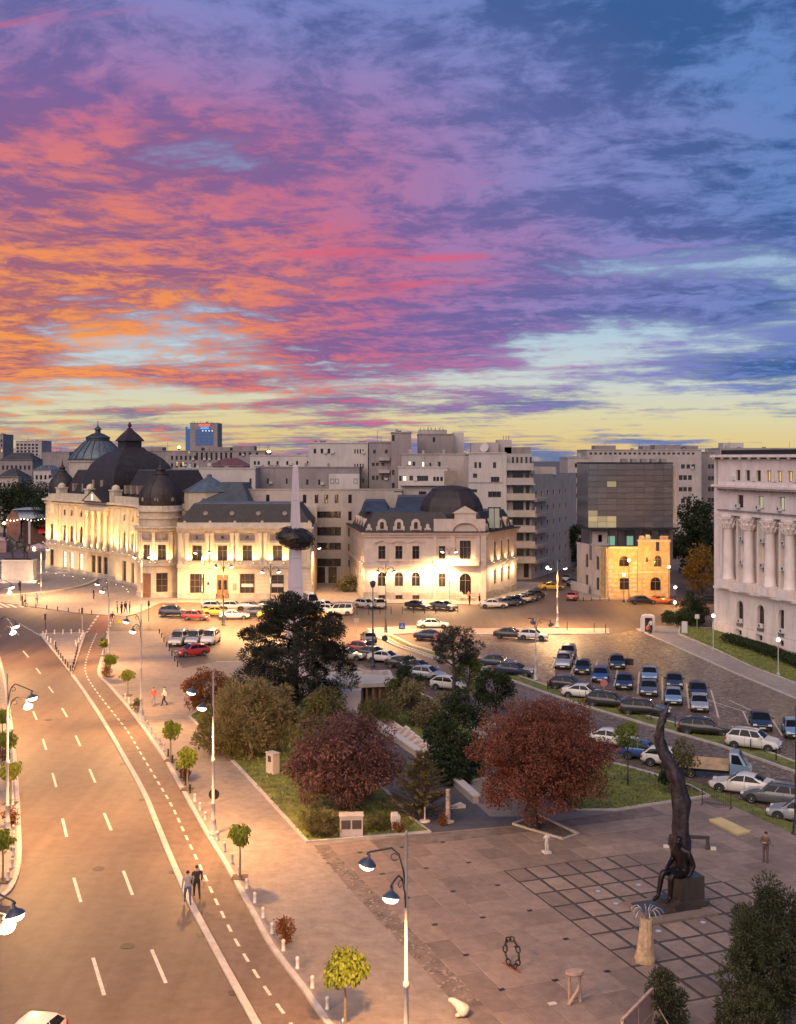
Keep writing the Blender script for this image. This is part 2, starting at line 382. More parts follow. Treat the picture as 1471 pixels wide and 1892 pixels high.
PAVE_POLY = BK + px([(297,1168),(337,1237)]) + NK + px([(1900,1900),(1900,2130)])
structure('pavement_boulevard', MB().prism(PAVE_POLY, 0.0, 0.12), M_PAVE)
mb = MB(); strip(mb, BK, 0.28, 0.0, 0.135, -0.12); structure('kerb_boulevard', mb, M_KERB)
mb = MB(); strip(mb, NK, 0.25, 0.0, 0.135, -0.1); structure('kerb_park_street', mb, M_KERB)
structure('pavement_left', MB().prism(LK + [(-60, 160), (-60, 35)], 0.0, 0.12), M_PAVE)
mb = MB(); strip(mb, LK, 0.28, 0.0, 0.135, 0.12); structure('kerb_left', mb, M_KERB)
ISL = px([(75,1172),(157,1170),(133,1247)])
structure('traffic_island', MB().prism(ISL, 0.0, 0.12), M_PAVE2)
mb = MB(); strip(mb, ISL + [ISL[0]], 0.3, 0.0, 0.135); structure('kerb_traffic_island', mb, M_KERB)
COBP = px([(860,1172),(1125,1172),(1178,1164),(1272,1207),(1352,1243),(1471,1293),(1640,1372),(1640,1608),(1471,1534),(1380,1491),(1290,1454),(1200,1427),(1100,1401),(1000,1371),(900,1334),(840,1240),(800,1206)])
structure('cobbled_square', MB().prism(COBP, -0.01, 0.004), M_COB)
RP = px([(1176,1163),(1205,1157),(1252,1158),(1253,1174),(1320,1203),(1388,1236),(1471,1267),(1640,1345),(1640,1372),(1471,1293),(1352,1243),(1272,1207)])
structure('pavement_ministry', MB().prism(RP, 0.0, 0.12), M_PAVE2)
mb = MB(); strip(mb, px([(1176,1163),(1272,1207),(1352,1243),(1471,1293),(1640,1372)]), 0.25, 0.0, 0.14, 0.1); structure('kerb_ministry', mb, M_KERB)
FC = px([(-200,1060),(-200,1085),(30,1118),(150,1134),(205,1138),(240,1139),(300,1114),(660,1114),(880,1118),(955,1102),(1010,1078),(960,1075),(700,1080),(300,1075),(90,1035)])
structure('pavement_forecourt', MB().prism(FC, 0.0, 0.10), M_PAVE2)
structure('pavement_corner', MB().prism(px([(1062,1108),(1180,1109),(1250,1100),(1250,1080),(1075,1085)]), 0.0, 0.12), M_PAVE2)
# monument roundabout
ex, ey = G(58, 1080); RING = [(ex + 11.2*cos(2*pi*i/48), ey + 20*sin(2*pi*i/48)) for i in range(48)]
structure('monument_island', MB().prism(RING, 0.0, 0.16), M_PAVE2)
mb = MB(); strip(mb, RING + [RING[0]], 0.6, 0.0, 0.45); structure('kerb_monument_island', mb, M_KERB)
# traffic refuge between road and car park
REF = px([(680,1163),(760,1158),(880,1163),(1125,1163),(1125,1172),(900,1173),(780,1170),(722,1173),(760,1192),(830,1212),(900,1232),(932,1246),(868,1236),(790,1214),(735,1196),(695,1177)])
structure('car_park_refuge', MB().prism(REF, 0.0, 0.12), M_PAVE2)
mb = MB(); strip(mb, REF + [REF[0]], 0.22, 0.0, 0.14); structure('kerb_car_park_refuge', mb, M_KERB)
# lawns
LAWNS = {'lawn_park': [(350,1326),(398,1375),(480,1463),(568,1560),(795,1541),(755,1512),(700,1450),(650,1380),(620,1330),(600,1300),(560,1288),(420,1288),(385,1305)],
 'lawn_memorial': [(665,1322),(740,1370),(800,1415),(850,1452),(900,1440),(900,1385),(870,1345),(800,1312),(720,1285),(670,1300)],
 'lawn_maple': [(1140,1500),(1310,1474),(1275,1455),(1160,1420),(1060,1396),(990,1420),(1050,1500)],
 'lawn_median': [(930,1240),(1010,1268),(1100,1297),(1200,1325),(1340,1362),(1471,1410),(1640,1470),(1640,1495),(1471,1428),(1330,1378),(1190,1338),(1090,1308),(1005,1280),(925,1250)],
 'lawn_ministry': [(1256,1159),(1320,1163),(1400,1180),(1471,1213),(1640,1290),(1640,1340),(1471,1265),(1388,1234),(1320,1201),(1254,1173)],
 'lawn_refuge': [(700,1172),(722,1176),(760,1195),(830,1215),(905,1235),(868,1234),(790,1211),(740,1194)],
 'lawn_kerbside': [(1210,1427),(1290,1452),(1385,1489),(1471,1529),(1640,1604),(1640,1622),(1471,1546),(1375,1502),(1285,1464)],
 'lawn_street': [(640,1232),(720,1261),(800,1297),(785,1302),(705,1270),(640,1245)]}
GRASSPOLY = {}
for nm, pts in LAWNS.items():
    P = px(pts); GRASSPOLY[nm] = P; z = 0.10 if nm in ('lawn_median',) else 0.17
    structure(nm, MB().prism(P, 0.0, z), M_GRASS)
    if nm not in ('lawn_kerbside', 'lawn_street'):
        mb = MB(); strip(mb, P + [P[0]], 0.24, 0.0, z + 0.05); structure('kerb_' + nm, mb, M_KERB)
# grass blades standing on the lawns: uncountable
M_BLADE = mat('grass_blade', (0.15, 0.165, 0.034), 0.9, island=0.45)
rng = random.Random(5); gm = MB()
for nm, P in GRASSPOLY.items():
    xs = [p[0] for p in P]; ys = [p[1] for p in P]; area = abs(sum(P[i][0]*P[(i+1)%len(P)][1]-P[(i+1)%len(P)][0]*P[i][1] for i in range(len(P))))/2
    for _ in range(int(min(area*26, 9000))):
        x, y = rng.uniform(min(xs), max(xs)), rng.uniform(min(ys), max(ys))
        if not inside((x, y), P) or x < -22 or abs(x) > 0.36*y: continue
        a = rng.uniform(0, pi); h = rng.uniform(0.05, 0.17); w = rng.uniform(0.05, 0.12); z = 0.10 if nm == 'lawn_median' else 0.17
        lx, ly = rng.uniform(-.08, .08), rng.uniform(-.08, .08)
        gm.quad((x-w*cos(a), y-w*sin(a), z), (x+w*cos(a), y+w*sin(a), z), (x+lx, y+ly, z+h))
tag(gm.build('grass', M_BLADE), 'short patchy green grass on the park lawns', 'grass', kind='stuff')
# memorial walk
structure('memorial_path', MB().prism(px([(795,1542),(755,1513),(700,1450),(650,1380),(625,1325),(660,1320),(735,1373),(800,1420),(850,1460),(905,1512),(1000,1512),(985,1526)]), 0.10, 0.125), ground_mat('path_asphalt', (0.125, 0.115, 0.12), (0.095, 0.088, 0.095), 0.6, 'paver', (0.4, 0.4), 0.75, R(20)))
structure('tree_pit', MB().prism(px([(948,1527),(1040,1552),(1062,1545),(995,1512)]), 0.1, 0.15), M_EARTH)
mb = MB(); q = px([(948,1527),(1040,1555),(1068,1545),(995,1510)]); strip(mb, q+[q[0]], 0.16, 0.1, 0.24); structure('kerb_tree_pit', mb, M_KERB)
# ------------------------------------------------------------------ painted marks
M_DIRTY = mat('worn_paint', (0.52, 0.44, 0.35), 0.7, var=0.3, vscale=3)
def dash(parent, a, b, w, z, name='lane_mark', m=None):
    (x0, y0), (x1, y1) = a, b; l = hypot(x1-x0, y1-y0); nx, ny = -(y1-y0)/l*w/2, (x1-x0)/l*w/2
    mb = MB(); mb.quad((x0-nx, y0-ny, z), (x1-nx, y1-ny, z), (x1+nx, y1+ny, z), (x0+nx, y0+ny, z))
    return mb.build(name, m or M_PAINT, parent)
Z4 = lambda x, y: G(x*.2855, 1200+y*.2855)
Z3 = lambda x, y: G(x*.3739, 1450+y*.3739)
for a, b in [((235,120),(262,158)),((315,240),(345,280)),((402,380),(435,437)),((490,558),(520,625)),((580,775),(617,862)),((150,10),(185,50)),
             ((215,400),(238,455)),((278,580),(300,650)),((340,800),(365,890)),((405,1095),(432,1212))]: dash(road, Z4(*a), Z4(*b), 0.17, 0.005)
for a, b in [((515,140),(550,225)),((610,425),(655,545)),((750,815),(820,980)),((365,460),(400,580)),((460,855),(515,1040)),((905,1190),(985,1350)),((560,1200),(640,1420))]:
    dash(road, Z3(*a), Z3(*b), 0.17, 0.005)
for y in range(4): dash(road, G(12+y*6, 1140+y*9), G(17+y*6, 1147+y*9), 0.17, 0.005)
BD = smooth_line(px([(605,1990),(531,1882),(490,1825),(440,1745),(402,1670),(372,1605),(346,1550),(318,1490),(292,1445),(262,1395),(235,1350),(205,1312),(180,1280),(161,1250),(158,1228),(168,1195),(178,1172)]))
for x, y, a in walk(BD, 1.9): dash(bike, (x, y), (x+1.0*cos(a), y+1.0*sin(a)), 0.15, 0.009)
for k in range(7):                                     # edges of the red crossing
    for e in ((160,187),(198,214)):
        t0, t1 = k/7, k/7+0.07; dash(road, G(e[0]+(e[1]-e[0])*t0, 1169-40*t0), G(e[0]+(e[1]-e[0])*t1, 1169-40*t1), 0.3, 0.011)
for k in range(5):                                     # zebra at the left edge
    dash(road, G(-18+k*13, 1113-k*0.3), G(4+k*13, 1123-k*0.3), 0.55, 0.005, 'zebra_bar')
for k in range(9): dash(road, G(36+k*4.5, 1152+k*2.6), G(38.2+k*4.5, 1153.3+k*2.6), 0.25, 0.005)
Z6 = lambda x, y: G(1000+x*.3202, 1150+y*.3202)
lot = bpy.data.objects['cobbled_square']
for a, b in [((112,160),(60,262)),((212,195),(172,295)),((325,222),(290,330)),((443,265),(420,368)),((566,285),(557,410)),((698,318),(700,450)),((838,350),(853,497)),((980,390),(1023,546)),
             ((1165,512),(1203,598)),((1335,562),(1392,655)),((980,455),(1185,518)),((730,570),(830,580)),((0,330),(70,335)),((895,650),(1050,690)),((1085,450),(1330,560))]: dash(lot, Z6(*a), Z6(*b), 0.14, 0.010)
# ------------------------------------------------------------------ plaza of big slabs
E1 = (cos(R(20.5)), sin(R(20.5))); E2 = (sin(R(20.5)), -cos(R(20.5))); CA, CB = 1.35, 1.98
AO = G(930, 1613)
def gp(i, j): return (AO[0] + E1[0]*CA*i + E2[0]*CB*j, AO[1] + E1[1]*CA*i + E2[1]*CB*j)
PLAZA = px([(580,1566),(795,1544),(985,1527),(1140,1503),(1312,1477),(1400,1505),(1480,1545),(1640,1620),(1900,1900),(1900,2060),(985,2060),(850,1870),(735,1742),(640,1640)])
plaza = structure('plaza', MB().prism(PLAZA, 0.09, 0.126), mat('plaza_joint', (0.17, 0.125, 0.10), 0.9, var=0.35, vscale=1.2))
DARK = [gp(-0.04, -0.04), gp(6.05, -0.04), gp(8.0, 3.0), gp(10.0, 5.0), gp(10.0, 9.0), gp(-0.04, 9.05)]
structure('plaza_dark_joints', MB().prism(DARK, 0.10, 0.130), M_DARKBASE)
def slab_mesh(gap, h):
    a, b = CA/2-gap/2, CB/2-gap/2; e = 0.012
    mb = MB(); P = [(-a,-b),(a,-b),(a,b),(-a,b)]; Q = [(-a+e,-b+e),(a-e,-b+e),(a-e,b-e),(-a+e,b-e)]
    mb.add([(x,y,0) for x,y in P]+[(x,y,h-e) for x,y in P]+[(x,y,h) for x,y in Q], [(0,1,5,4),(1,2,6,5),(2,3,7,6),(3,0,4,7),(4,5,9,8),(5,6,10,9),(6,7,11,10),(7,4,8,11),(8,9,10,11)])
    return mb
ms_wide = slab_mesh(0.23, 0.030).mesh('slab', M_SLAB); ms_fine = slab_mesh(0.035, 0.022).mesh('slab', M_SLAB)
cells = []
for i in range(-14, 34):
    for j in range(-8, 16):
        c = gp(i+.5, j+.5)
        if all(inside(gp(i+a, j+b), PLAZA) for a in (0, 1) for b in (0, 1)) and abs(c[0]) < 0.55*c[1] and c[1] > 44:
            cells.append((c[1] + (0 if abs(c[0]) < 0.34*c[1] and c[1] > 50 else 500), i, j, c))
cells.sort(); rest = MB(); rng = random.Random(3)
sang = atan2(E1[1], E1[0])
for k, (_, i, j, c) in enumerate(cells):
    wide = 0 <= i < 10 and 0 <= j < 9 and inside(c, DARK)
    if k < 300: inst('slab', ms_wide if wide else ms_fine, plaza, (c[0], c[1], 0.118 + rng.uniform(-.003, .004)), sang)
    else:
        s_ = slab_mesh(0.23 if wide else 0.035, 0.026); cc, ss = cos(sang), sin(sang)
        rest.add([(c[0]+x*cc-y*ss, c[1]+x*ss+y*cc, z+0.118) for x, y, z in s_.v], s_.f)
if rest.v: tag(rest.build('paving_slabs', M_SLAB, plaza), kind='stuff')
M_INLAY = mat('black_inlay', (0.02, 0.018, 0.018), 0.6)
for i in range(-13, 1, 2):
    for j in range(-5, 9, 2):
        c = gp(i+0.02, j+0.02)
        if inside(c, PLAZA) and not inside(c, DARK): MB().boxc(c[0], c[1], 0.145, 0.30, 0.22, 0.012, sang).build('inlay_tile', M_INLAY, plaza)
# rubble strip where the slabs stop
mb = MB(); rng = random.Random(9); ln = px([(590,1580),(640,1636),(735,1738),(790,1800),(850,1868)])
for x, y, a in walk(ln, 0.22):
    for _ in range(3):
        o = rng.uniform(-0.1, 1.2); s_ = rng.uniform(.03, .10)
        mb.boxc(x+o*.75, y+o*.5+rng.uniform(-.2,.2), 0.13, s_*2, s_*1.4, s_*.7, rng.uniform(0, 3))
tag(mb.build('rubble', mat('rubble_stone', (0.24, 0.18, 0.145), 0.95, island=0.4), None), 'crumbled stone rubble along the plaza edge', 'rubble', kind='stuff')

# iron covers, drains and repair patches in the carriageway
M_COVER = mat('cast_iron_cover', (0.05, 0.04, 0.035), 0.6, 0.4, var=0.3, vscale=6)
for p in ((182, 1605), (90, 1330), (236, 1748)):
    x, y = G(*p); MB().lathe([(0, .004), (.36, .004), (.36, .012), (0, .013)], 18, x, y).build('manhole_cover', M_COVER, road)
for p in ((262, 1478), (318, 1612), (372, 1728), (226, 1412), (430, 1835)):
    x, y = G(*p); MB().boxc(x, y, .008, .5, .34, .01, R(110)).build('drain_grate', M_COVER, road)
# ------------------------------------------------------------------ building kit
M_LIME = mat('limestone', (0.53, 0.425, 0.30), 0.85, var=0.16, vscale=0.6, bump=0.15, bscale=6, dirt=((0.26, 0.21, 0.17), 1.3, 0.35))
M_LIME2 = mat('limestone_trim', (0.57, 0.47, 0.345), 0.85, var=0.16, vscale=0.9, dirt=((0.28, 0.23, 0.18), 1.8, 0.4))
M_STUC = mat('villa_stucco', (0.54, 0.425, 0.355), 0.85, var=0.12, vscale=0.7, dirt=((0.30, 0.24, 0.20), 1.1, 0.35))
M_PLINTH = mat('plinth_stone', (0.40, 0.34, 0.28), 0.9, var=0.25, vscale=1.0, dirt=((0.2, 0.16, 0.13), 1.3, 0.5))
M_SLATE = mat('dark_slate', (0.026, 0.018, 0.016), 0.6, var=0.35, vscale=1.4, bump=0.3, bscale=4, dirt=((0.05, 0.037, 0.032), 1.2, 0.5))
M_ZINC = mat('zinc_roof', (0.105, 0.125, 0.15), 0.45, 0.2, var=0.3, vscale=0.8, dirt=((0.06, 0.07, 0.085), 1.2, 0.6))
M_ZINCD = mat('dark_zinc_roof', (0.050, 0.057, 0.068), 0.5, 0.2, var=0.35, vscale=0.7, dirt=((0.025, 0.028, 0.035), 1.0, 0.6))
M_GLASS = mat('window_glass', (0.022, 0.020, 0.022), 0.12, spec=0.7, objrand=0.6)
M_WARMP = mat('lit_window_warm', (0.2, 0.12, 0.05), 0.3, emit=(1.0, 0.62, 0.26), estr=0.75)
M_GREENP = mat('lit_window_pale', (0.2, 0.22, 0.16), 0.3, emit=(0.75, 0.80, 0.55), estr=0.5)
M_WHITEP = mat('lit_window_white', (0.4, 0.4, 0.4), 0.3, emit=(1.0, 0.93, 0.80), estr=1.1)
M_FRAME = mat('brown_window_frame', (0.13, 0.08, 0.05), 0.6, var=0.2, vscale=2)
M_FRAMEW = mat('white_window_frame', (0.5, 0.47, 0.44), 0.6)
M_DOOR = mat('oak_door', (0.20, 0.09, 0.04), 0.55, var=0.3, vscale=3)
M_BULB = mat('flood_lens', (1, 0.9, 0.7), 0.3, emit=(1.0, 0.80, 0.52), estr=9.0)
M_IRON = mat('dark_iron', (0.03, 0.03, 0.033), 0.5, 0.6)
_wc = {}
def win_mesh(w, h, nv, nh, arch, fm):
    key = (round(w, 2), round(h, 2), nv, nh, arch, fm.name)
    if key in _wc: return _wc[key]
    f = min(0.09, w*0.09); mb = MB(); zs = h - w/2 if arch else h
    mb.box(-w/2, -w/2+f, -.03, .03, 0, zs); mb.box(w/2-f, w/2, -.03, .03, 0, zs); mb.box(-w/2+f, w/2-f, -.03, .03, 0, f)
    if arch:
        n = 8
        for i in range(n):
            a, b = pi*i/n, pi*(i+1)/n; q = []
            for r, t in ((w/2-f, a), (w/2, a), (w/2, b), (w/2-f, b)): q.append((r*cos(t), zs + r*sin(t)))
            mb.hexa([(x, -.03, z) for x, z in q], [(x, .03, z) for x, z in q])
    else: mb.box(-w/2+f, w/2-f, -.03, .03, h-f, h)
    for i in range(1, nv): x = -w/2 + w*i/nv; mb.box(x-f*.4, x+f*.4, -.025, .025, f, (h-f) if not arch else h-f)
    for i in range(1, nh): z = h*i/nh if nh != 2 else h*0.66; mb.box(-w/2+f, w/2-f, -.02, .02, z-f*.4, z+f*.4)
    fr = mb.mesh('window', fm)
    mb = MB()
    if arch: mb.quad(*([(-w/2, .04, 0), (w/2, .04, 0)] + [(w/2*cos(pi*i/8), .04, zs + w/2*sin(pi*i/8)) for i in range(9)]))
    else: mb.quad((-w/2, .04, 0), (w/2, .04, 0), (w/2, .04, h), (-w/2, .04, h))
    pn = {k: mb.mesh('pane', m) for k, m in (('d', M_GLASS), ('w', M_WARMP), ('g', M_GREENP), ('x', M_WHITEP))}
    _wc[key] = (fr, pn); return _wc[key]
class Fac:
    """a facade: u runs left to right as seen from outside, d outward, z up"""
    def __init__(s, bld, x, y, ang, bow=None): s.b = bld; s.x = x; s.y = y; s.a = ang; s.bow = bow
    def pt(s, u, d, z):
        if s.bow: d = d + s.bow(u)
        return (s.x + u*cos(s.a) + d*sin(s.a), s.y + u*sin(s.a) - d*cos(s.a), z)
    def ang(s, u): return s.a
    def wall(s, mb, u0, u1, z0, z1, ops=(), d=0.0, dep=0.28, du=None):
        us = sorted(set([u0, u1] + [q for o in ops for q in (o[0], o[1])])); zs = sorted(set([z0, z1] + [q for o in ops for q in (o[2], o[3])]))
        if du:
            n = int((u1-u0)/du); us = sorted(set(us + [u0 + (u1-u0)*i/n for i in range(n+1)]))
        for a, b in zip(us, us[1:]):
            for c, e in zip(zs, zs[1:]):
                m, k = (a+b)/2, (c+e)/2
                if any(o[0] < m < o[1] and o[2] < k < o[3] for o in ops): continue
                mb.quad(s.pt(a, d, c), s.pt(b, d, c), s.pt(b, d, e), s.pt(a, d, e))
        for o in ops:
            a, b, c, e = o[:4]; arch = len(o) > 4 and o[4]; r = (b-a)/2; zt = e - r if arch else e; i_ = d - dep
            for (p, q) in (((a, c), (a, zt)), ((b, zt), (b, c)), ((b, c), (a, c))):
                mb.quad(s.pt(p[0], d, p[1]), s.pt(q[0], d, q[1]), s.pt(q[0], i_, q[1]), s.pt(p[0], i_, p[1]))
            if arch:
                n = 8; m = (a+b)/2; arc = [(m + r*cos(pi*i/n), zt + r*sin(pi*i/n)) for i in range(n+1)]
                for (p, q) in zip(arc, arc[1:]): mb.quad(s.pt(p[0], d, p[1]), s.pt(q[0], d, q[1]), s.pt(q[0], i_, q[1]), s.pt(p[0], i_, p[1]))
                mb.quad(*([s.pt(b, d, e)] + [s.pt(p[0], d, p[1]) for p in arc[:n//2+1][::-1]])); mb.quad(*([s.pt(a, d, e)] + [s.pt(p[0], d, p[1]) for p in arc[n//2:]]))
            else: mb.quad(s.pt(a, d, e), s.pt(b, d, e), s.pt(b, i_, e), s.pt(a, i_, e))
    def box(s, mb, u0, u1, d0, d1, z0, z1, seg=1):
        for i in range(seg):
            a, b = u0 + (u1-u0)*i/seg, u0 + (u1-u0)*(i+1)/seg
            mb.hexa([s.pt(a,d1,z0), s.pt(b,d1,z0), s.pt(b,d0,z0), s.pt(a,d0,z0)], [s.pt(a,d1,z1), s.pt(b,d1,z1), s.pt(b,d0,z1), s.pt(a,d0,z1)])
        return mb
    def part(s, name, m, *boxes, seg=1, parent=None):
        mb = MB()
        for b in boxes: s.box(mb, *b, seg=seg)
        return mb.build(name, m, parent or s.b)
    def window(s, u, z, w, h, nv=2, nh=2, lit='d', arch=False, dep=0.22, fm=None, d=0.0, sill=False):
        fr, pn = win_mesh(w, h, nv, nh, arch, fm or M_FRAME)
        p = Vector(s.pt(u, d-dep, z)) - ORG[s.b.name]
        o = inst('window', fr, s.b, p, s.ang(u)); inst('pane', pn[lit], o)
        if sill: 
            mb = MB().box(-w/2-.12, w/2+.12, -dep-.16, -.0, -.14, 0.0); sm = _wc.get(('sill', round(w,2), dep)) or _wc.setdefault(('sill', round(w,2), dep), mb.mesh('sill', M_LIME2)); inst('sill', sm, o)
        return o
    def flood(s, u, z, power=180, d=0.35, color=GOLD, out=0.10):
        p = Vector(s.pt(u, d, z)) - ORG[s.b.name]
        o = inst('floodlight', FLOOD, s.b, p, s.ang(u)); inst('lens', FLENS, o)
        light('flood_beam', 'SPOT', (0, 0, 0.16), power, color, o, aim=(0, out, 1), size=135, blend=0.8, radius=0.12)
class Drum(Fac):
    def __init__(s, bld, cx, cy, r, th0): s.b = bld; s.cx = cx; s.cy = cy; s.r = r; s.t0 = th0
    def th(s, u): return s.t0 + u/s.r
    def pt(s, u, d, z): t = s.th(u); return (s.cx + (s.r+d)*cos(t), s.cy + (s.r+d)*sin(t), z)
    def ang(s, u): return s.th(u) + pi/2
FLOOD = MB().box(-.12, .12, -.10, .10, 0, .12).mesh('floodlight', M_IRON)
FLENS = MB().box(-.10, .10, -.08, .08, .121, .135).mesh('lens', M_BULB)
def dome_profile(r, h):
    return [(r*q, h*z) for z, q in ((0, .95), (.06, .97), (.18, 1.0), (.32, 1.0), (.46, .96), (.60, .86), (.72, .72), (.82, .56), (.90, .42), (.96, .33), (1.0, .28))]
def dome(parent, cx, cy, z, r, h, n=16, name='dome', rot=0.0, m=None, finial=True):
    mb = MB().lathe([(a, z+b) for a, b in dome_profile(r, h)], n, cx, cy, rot=rot)
    o = mb.build(name, m or M_SLATE, parent, smooth=(n > 12))
    ribs = MB()
    for i in range(0, n, 2 if n > 10 else 1):
        a = rot + 2*pi*i/n; ribs.tube([(cx + q*1.01*cos(a), cy + q*1.01*sin(a), z+b) for q, b in dome_profile(r, h)], 0.07, 4)
    ribs.build('rib', m or M_SLATE, o)
    if finial:
        t = z + h; f = MB().lathe([(r*.30, t-.15), (r*.34, t), (r*.34, t+.12), (r*.22, t+.16), (r*.20, t+.7), (r*.28, t+.75), (r*.16, t+1.0), (r*.07, t+1.4), (.12, t+1.7), (.14, t+1.95), (.03, t+2.3), (.02, t+2.7)], 10, cx, cy)
        f.build('finial', m or M_SLATE, o, smooth=True)
    return o
def mansard(parent, pts, z0, z1, inset, m=None, mt=None, name='roof'):
    """sloped roof over a convex quad; pts counter-clockwise"""
    c = (sum(p[0] for p in pts)/len(pts), sum(p[1] for p in pts)/len(pts)); n = len(pts)
    lines = []
    for i in range(n):
        a, b = pts[i], pts[(i+1) % n]; l = hypot(b[0]-a[0], b[1]-a[1]); nx, ny = -(b[1]-a[1])/l, (b[0]-a[0])/l
        if (c[0]-a[0])*nx + (c[1]-a[1])*ny < 0: nx, ny = -nx, -ny
        lines.append(((a[0]+nx*inset, a[1]+ny*inset), (b[0]-a[0], b[1]-a[1])))
    top = []
    for i in range(n):
        (p, d), (q, e) = lines[i-1], lines[i]; den = d[0]*e[1]-d[1]*e[0]; t = ((q[0]-p[0])*e[1]-(q[1]-p[1])*e[0])/den
        top.append((p[0]+d[0]*t, p[1]+d[1]*t))
    mb = MB()
    for i in range(n): j = (i+1) % n; mb.quad((*pts[i], z0), (*pts[j], z0), (*top[j], z1), (*top[i], z1))
    o = mb.build(name, m or M_SLATE, parent)
    t2 = MB(); t2.prism(top, z1-.05, z1+.12); t2.build('roof_deck', mt or M_ZINC, o)
    return o, top
M_PANEL = mat('dark_stone_panel', (0.24, 0.19, 0.16), 0.8, var=0.2)
# ------------------------------------------------------------------ the domed library
def library():
    b = thing('library_building', 'long floodlit cream library with dark domes and mansard roofs, left of the obelisk', 'building', (-45, 212, 0))
    # south wing
    W = Fac(b, -37.3, 201.5, 0.0); L = 22.6
    bays = [3.3, 7.6, 11.8, 16.9]
    ops1 = [(u-.8, u+.8, 6.5, 9.1) for u in bays]
    ops0 = [(u-1.25, u+1.25, 1.0, 4.3) for u in (3.3, 11.8)] + [(6.6, 8.6, 0.12, 4.1), (15.8, 18.0, 1.0, 4.1)]
    mb = MB(); W.wall(mb, 0, L, 0.9, 5.7, [o for o in ops0 if o[2] > .5] + [(6.6, 8.6, 0.9, 4.1)]); W.wall(mb, 0, L, 5.7, 11.4, ops1)
    x1, y1 = -37.3+L, 201.5
    mb.quad((x1, y1, 0), (x1, y1+15, 0), (x1, y1+15, 12.3), (x1, y1, 12.3)); mb.build('wall', M_LIME, b)
    W.part('plinth', M_PLINTH, (0, 6.5, -.1, .14, 0, .9), (8.7, L, -.1, .14, 0, .9))
    for k in range(1, 8):                               # rusticated courses of the ground floor
        z = .9 + k*.6
        for a, c in ((0, 1.9), (4.7, 6.4), (8.8, 10.4), (13.2, 15.6), (18.2, L)):
            if z < 4.6: W.part('stone_course', M_LIME2, (a, c, -.02, .06, z-.53, z-.03))
    W.part('string_course', M_LIME2, (-.1, L+.1, -.05, .32, 5.55, 5.85), (-.1, L+.1, -.05, .18, 5.3, 5.55))
    W.part('cornice', M_LIME2, (-.1, L+.15, -.05, .2, 11.25, 11.5), (-.1, L+.25, -.05, .45, 11.5, 11.72), (-.1, L+.45, -.05, .75, 11.95, 12.2), (-.1, L+.3, -.05, .55, 11.72, 11.95))
    par = W.part('parapet', M_LIME2, (-.1, L+.1, -.35, .1, 12.2, 12.95))
    for u in (1.2, 5.5, 9.7, 14.3, 19.5, 22.3): W.part('urn', M_LIME2, (u-.2, u+.2, -.3, .12, 12.95, 13.25), parent=par)
    pil = None
    for u in (0.5, 1.6, 5.05, 5.85, 9.25, 10.05, 13.95, 14.85, 18.9, 20.2, 22.2):
        mbp = MB(); W.box(mbp, u-.28, u+.28, -.02, .2, 6.2, 10.7); W.box(mbp, u-.36, u+.36, -.02, .28, 5.86, 6.2); W.box(mbp, u-.36, u+.36, -.02, .3, 10.7, 11.24); mbp.build('pilaster', M_LIME2, b)
    for u in bays:
        W.window(u, 6.5, 1.6, 2.6, 2, 2); W.part('panel', M_PANEL, (u-1.25, u+1.25, -.02, .03, 9.95, 10.95))
        mb = MB(); P = [W.pt(u+.27*cos(t*pi/6), .06, 10.45+.27*sin(t*pi/6)) for t in range(12)]; mb.quad(*P); mb.build('oculus', M_GLASS, b)
        W.part('window_surround', M_LIME2, (u-1.05, u-.82, -.02, .12, 6.3, 9.3), (u+.82, u+1.05, -.02, .12, 6.3, 9.3), (u-1.3, u+1.3, -.02, .3, 9.3, 9.55), (u-1.2, u+1.2, -.02, .25, 5.86, 6.3))
        for s_ in (-1.15, 1.15): W.flood(u + s_, 6.05, 1900, 0.8)
    for u in (3.3, 11.8): W.window(u, 1.0, 2.5, 3.3, 3, 3)
    W.window(16.9, 1.0, 2.2, 3.1, 2, 3)
    for u in (11.8, 16.9): W.part('banner', M_FRAMEW, (u-1.0, u+1.0, -.2, -.12, 2.05, 2.6))
    dr = W.part('door', M_DOOR, (6.65, 7.57, -.2, -.1, .12, 4.05), (7.63, 8.55, -.2, -.1, .12, 4.05))
    W.part('door_panel', M_GLASS, (6.85, 7.37, -.1, -.08, 1.6, 3.2), (7.83, 8.35, -.1, -.08, 1.6, 3.2), parent=dr)
    W.part('plaque', M_PANEL, (9.3, 9.95, .07, .11, 1.6, 2.7)); W.part('plaque', M_IRON, (5.0, 5.4, .07, .12, 2.4, 2.9))
    mansard(b, [(-37.3, 202.0), (x1-.2, 202.0), (x1-.2, 216), (-37.3, 216)], 12.9, 16.0, 2.2)
    for u in (4.5, 9, 13.5, 18):
        mb = MB(); mb.lathe([(.0, -.02), (.35, -.02), (.42, .05), (.42, .12)], 10); me = mb.mesh('roof_oculus', M_PANEL)
        o = inst('roof_oculus', me, b, Vector((-37.3+u, 203.0, 14.4)) - ORG[b.name]); o.rotation_euler = (R(55), 0, 0)
    # corner rotunda
    Rr = 3.95; D = Drum(b, -41.25, 206.8, Rr, pi); arc = pi*Rr*1.05
    uu = lambda deg: R(deg-180)*Rr
    wins = [uu(245), uu(285)]
    mb = MB(); D.wall(mb, 0, arc, .9, 5.7, [(wins[0]-.85, wins[0]+.85, .9, 4.2), (wins[1]-1.0, wins[1]+1.0, 1.0, 4.3)], du=.6)
    D.wall(mb, 0, arc, 5.7, 11.4, [(w-.7, w+.7, 6.5, 9.1) for w in wins], du=.6)
    D.wall(mb, 0, 2*pi*Rr, 12.2, 14.9, [], d=-.25, du=.7); mb.build('rotunda_wall', M_LIME, b)
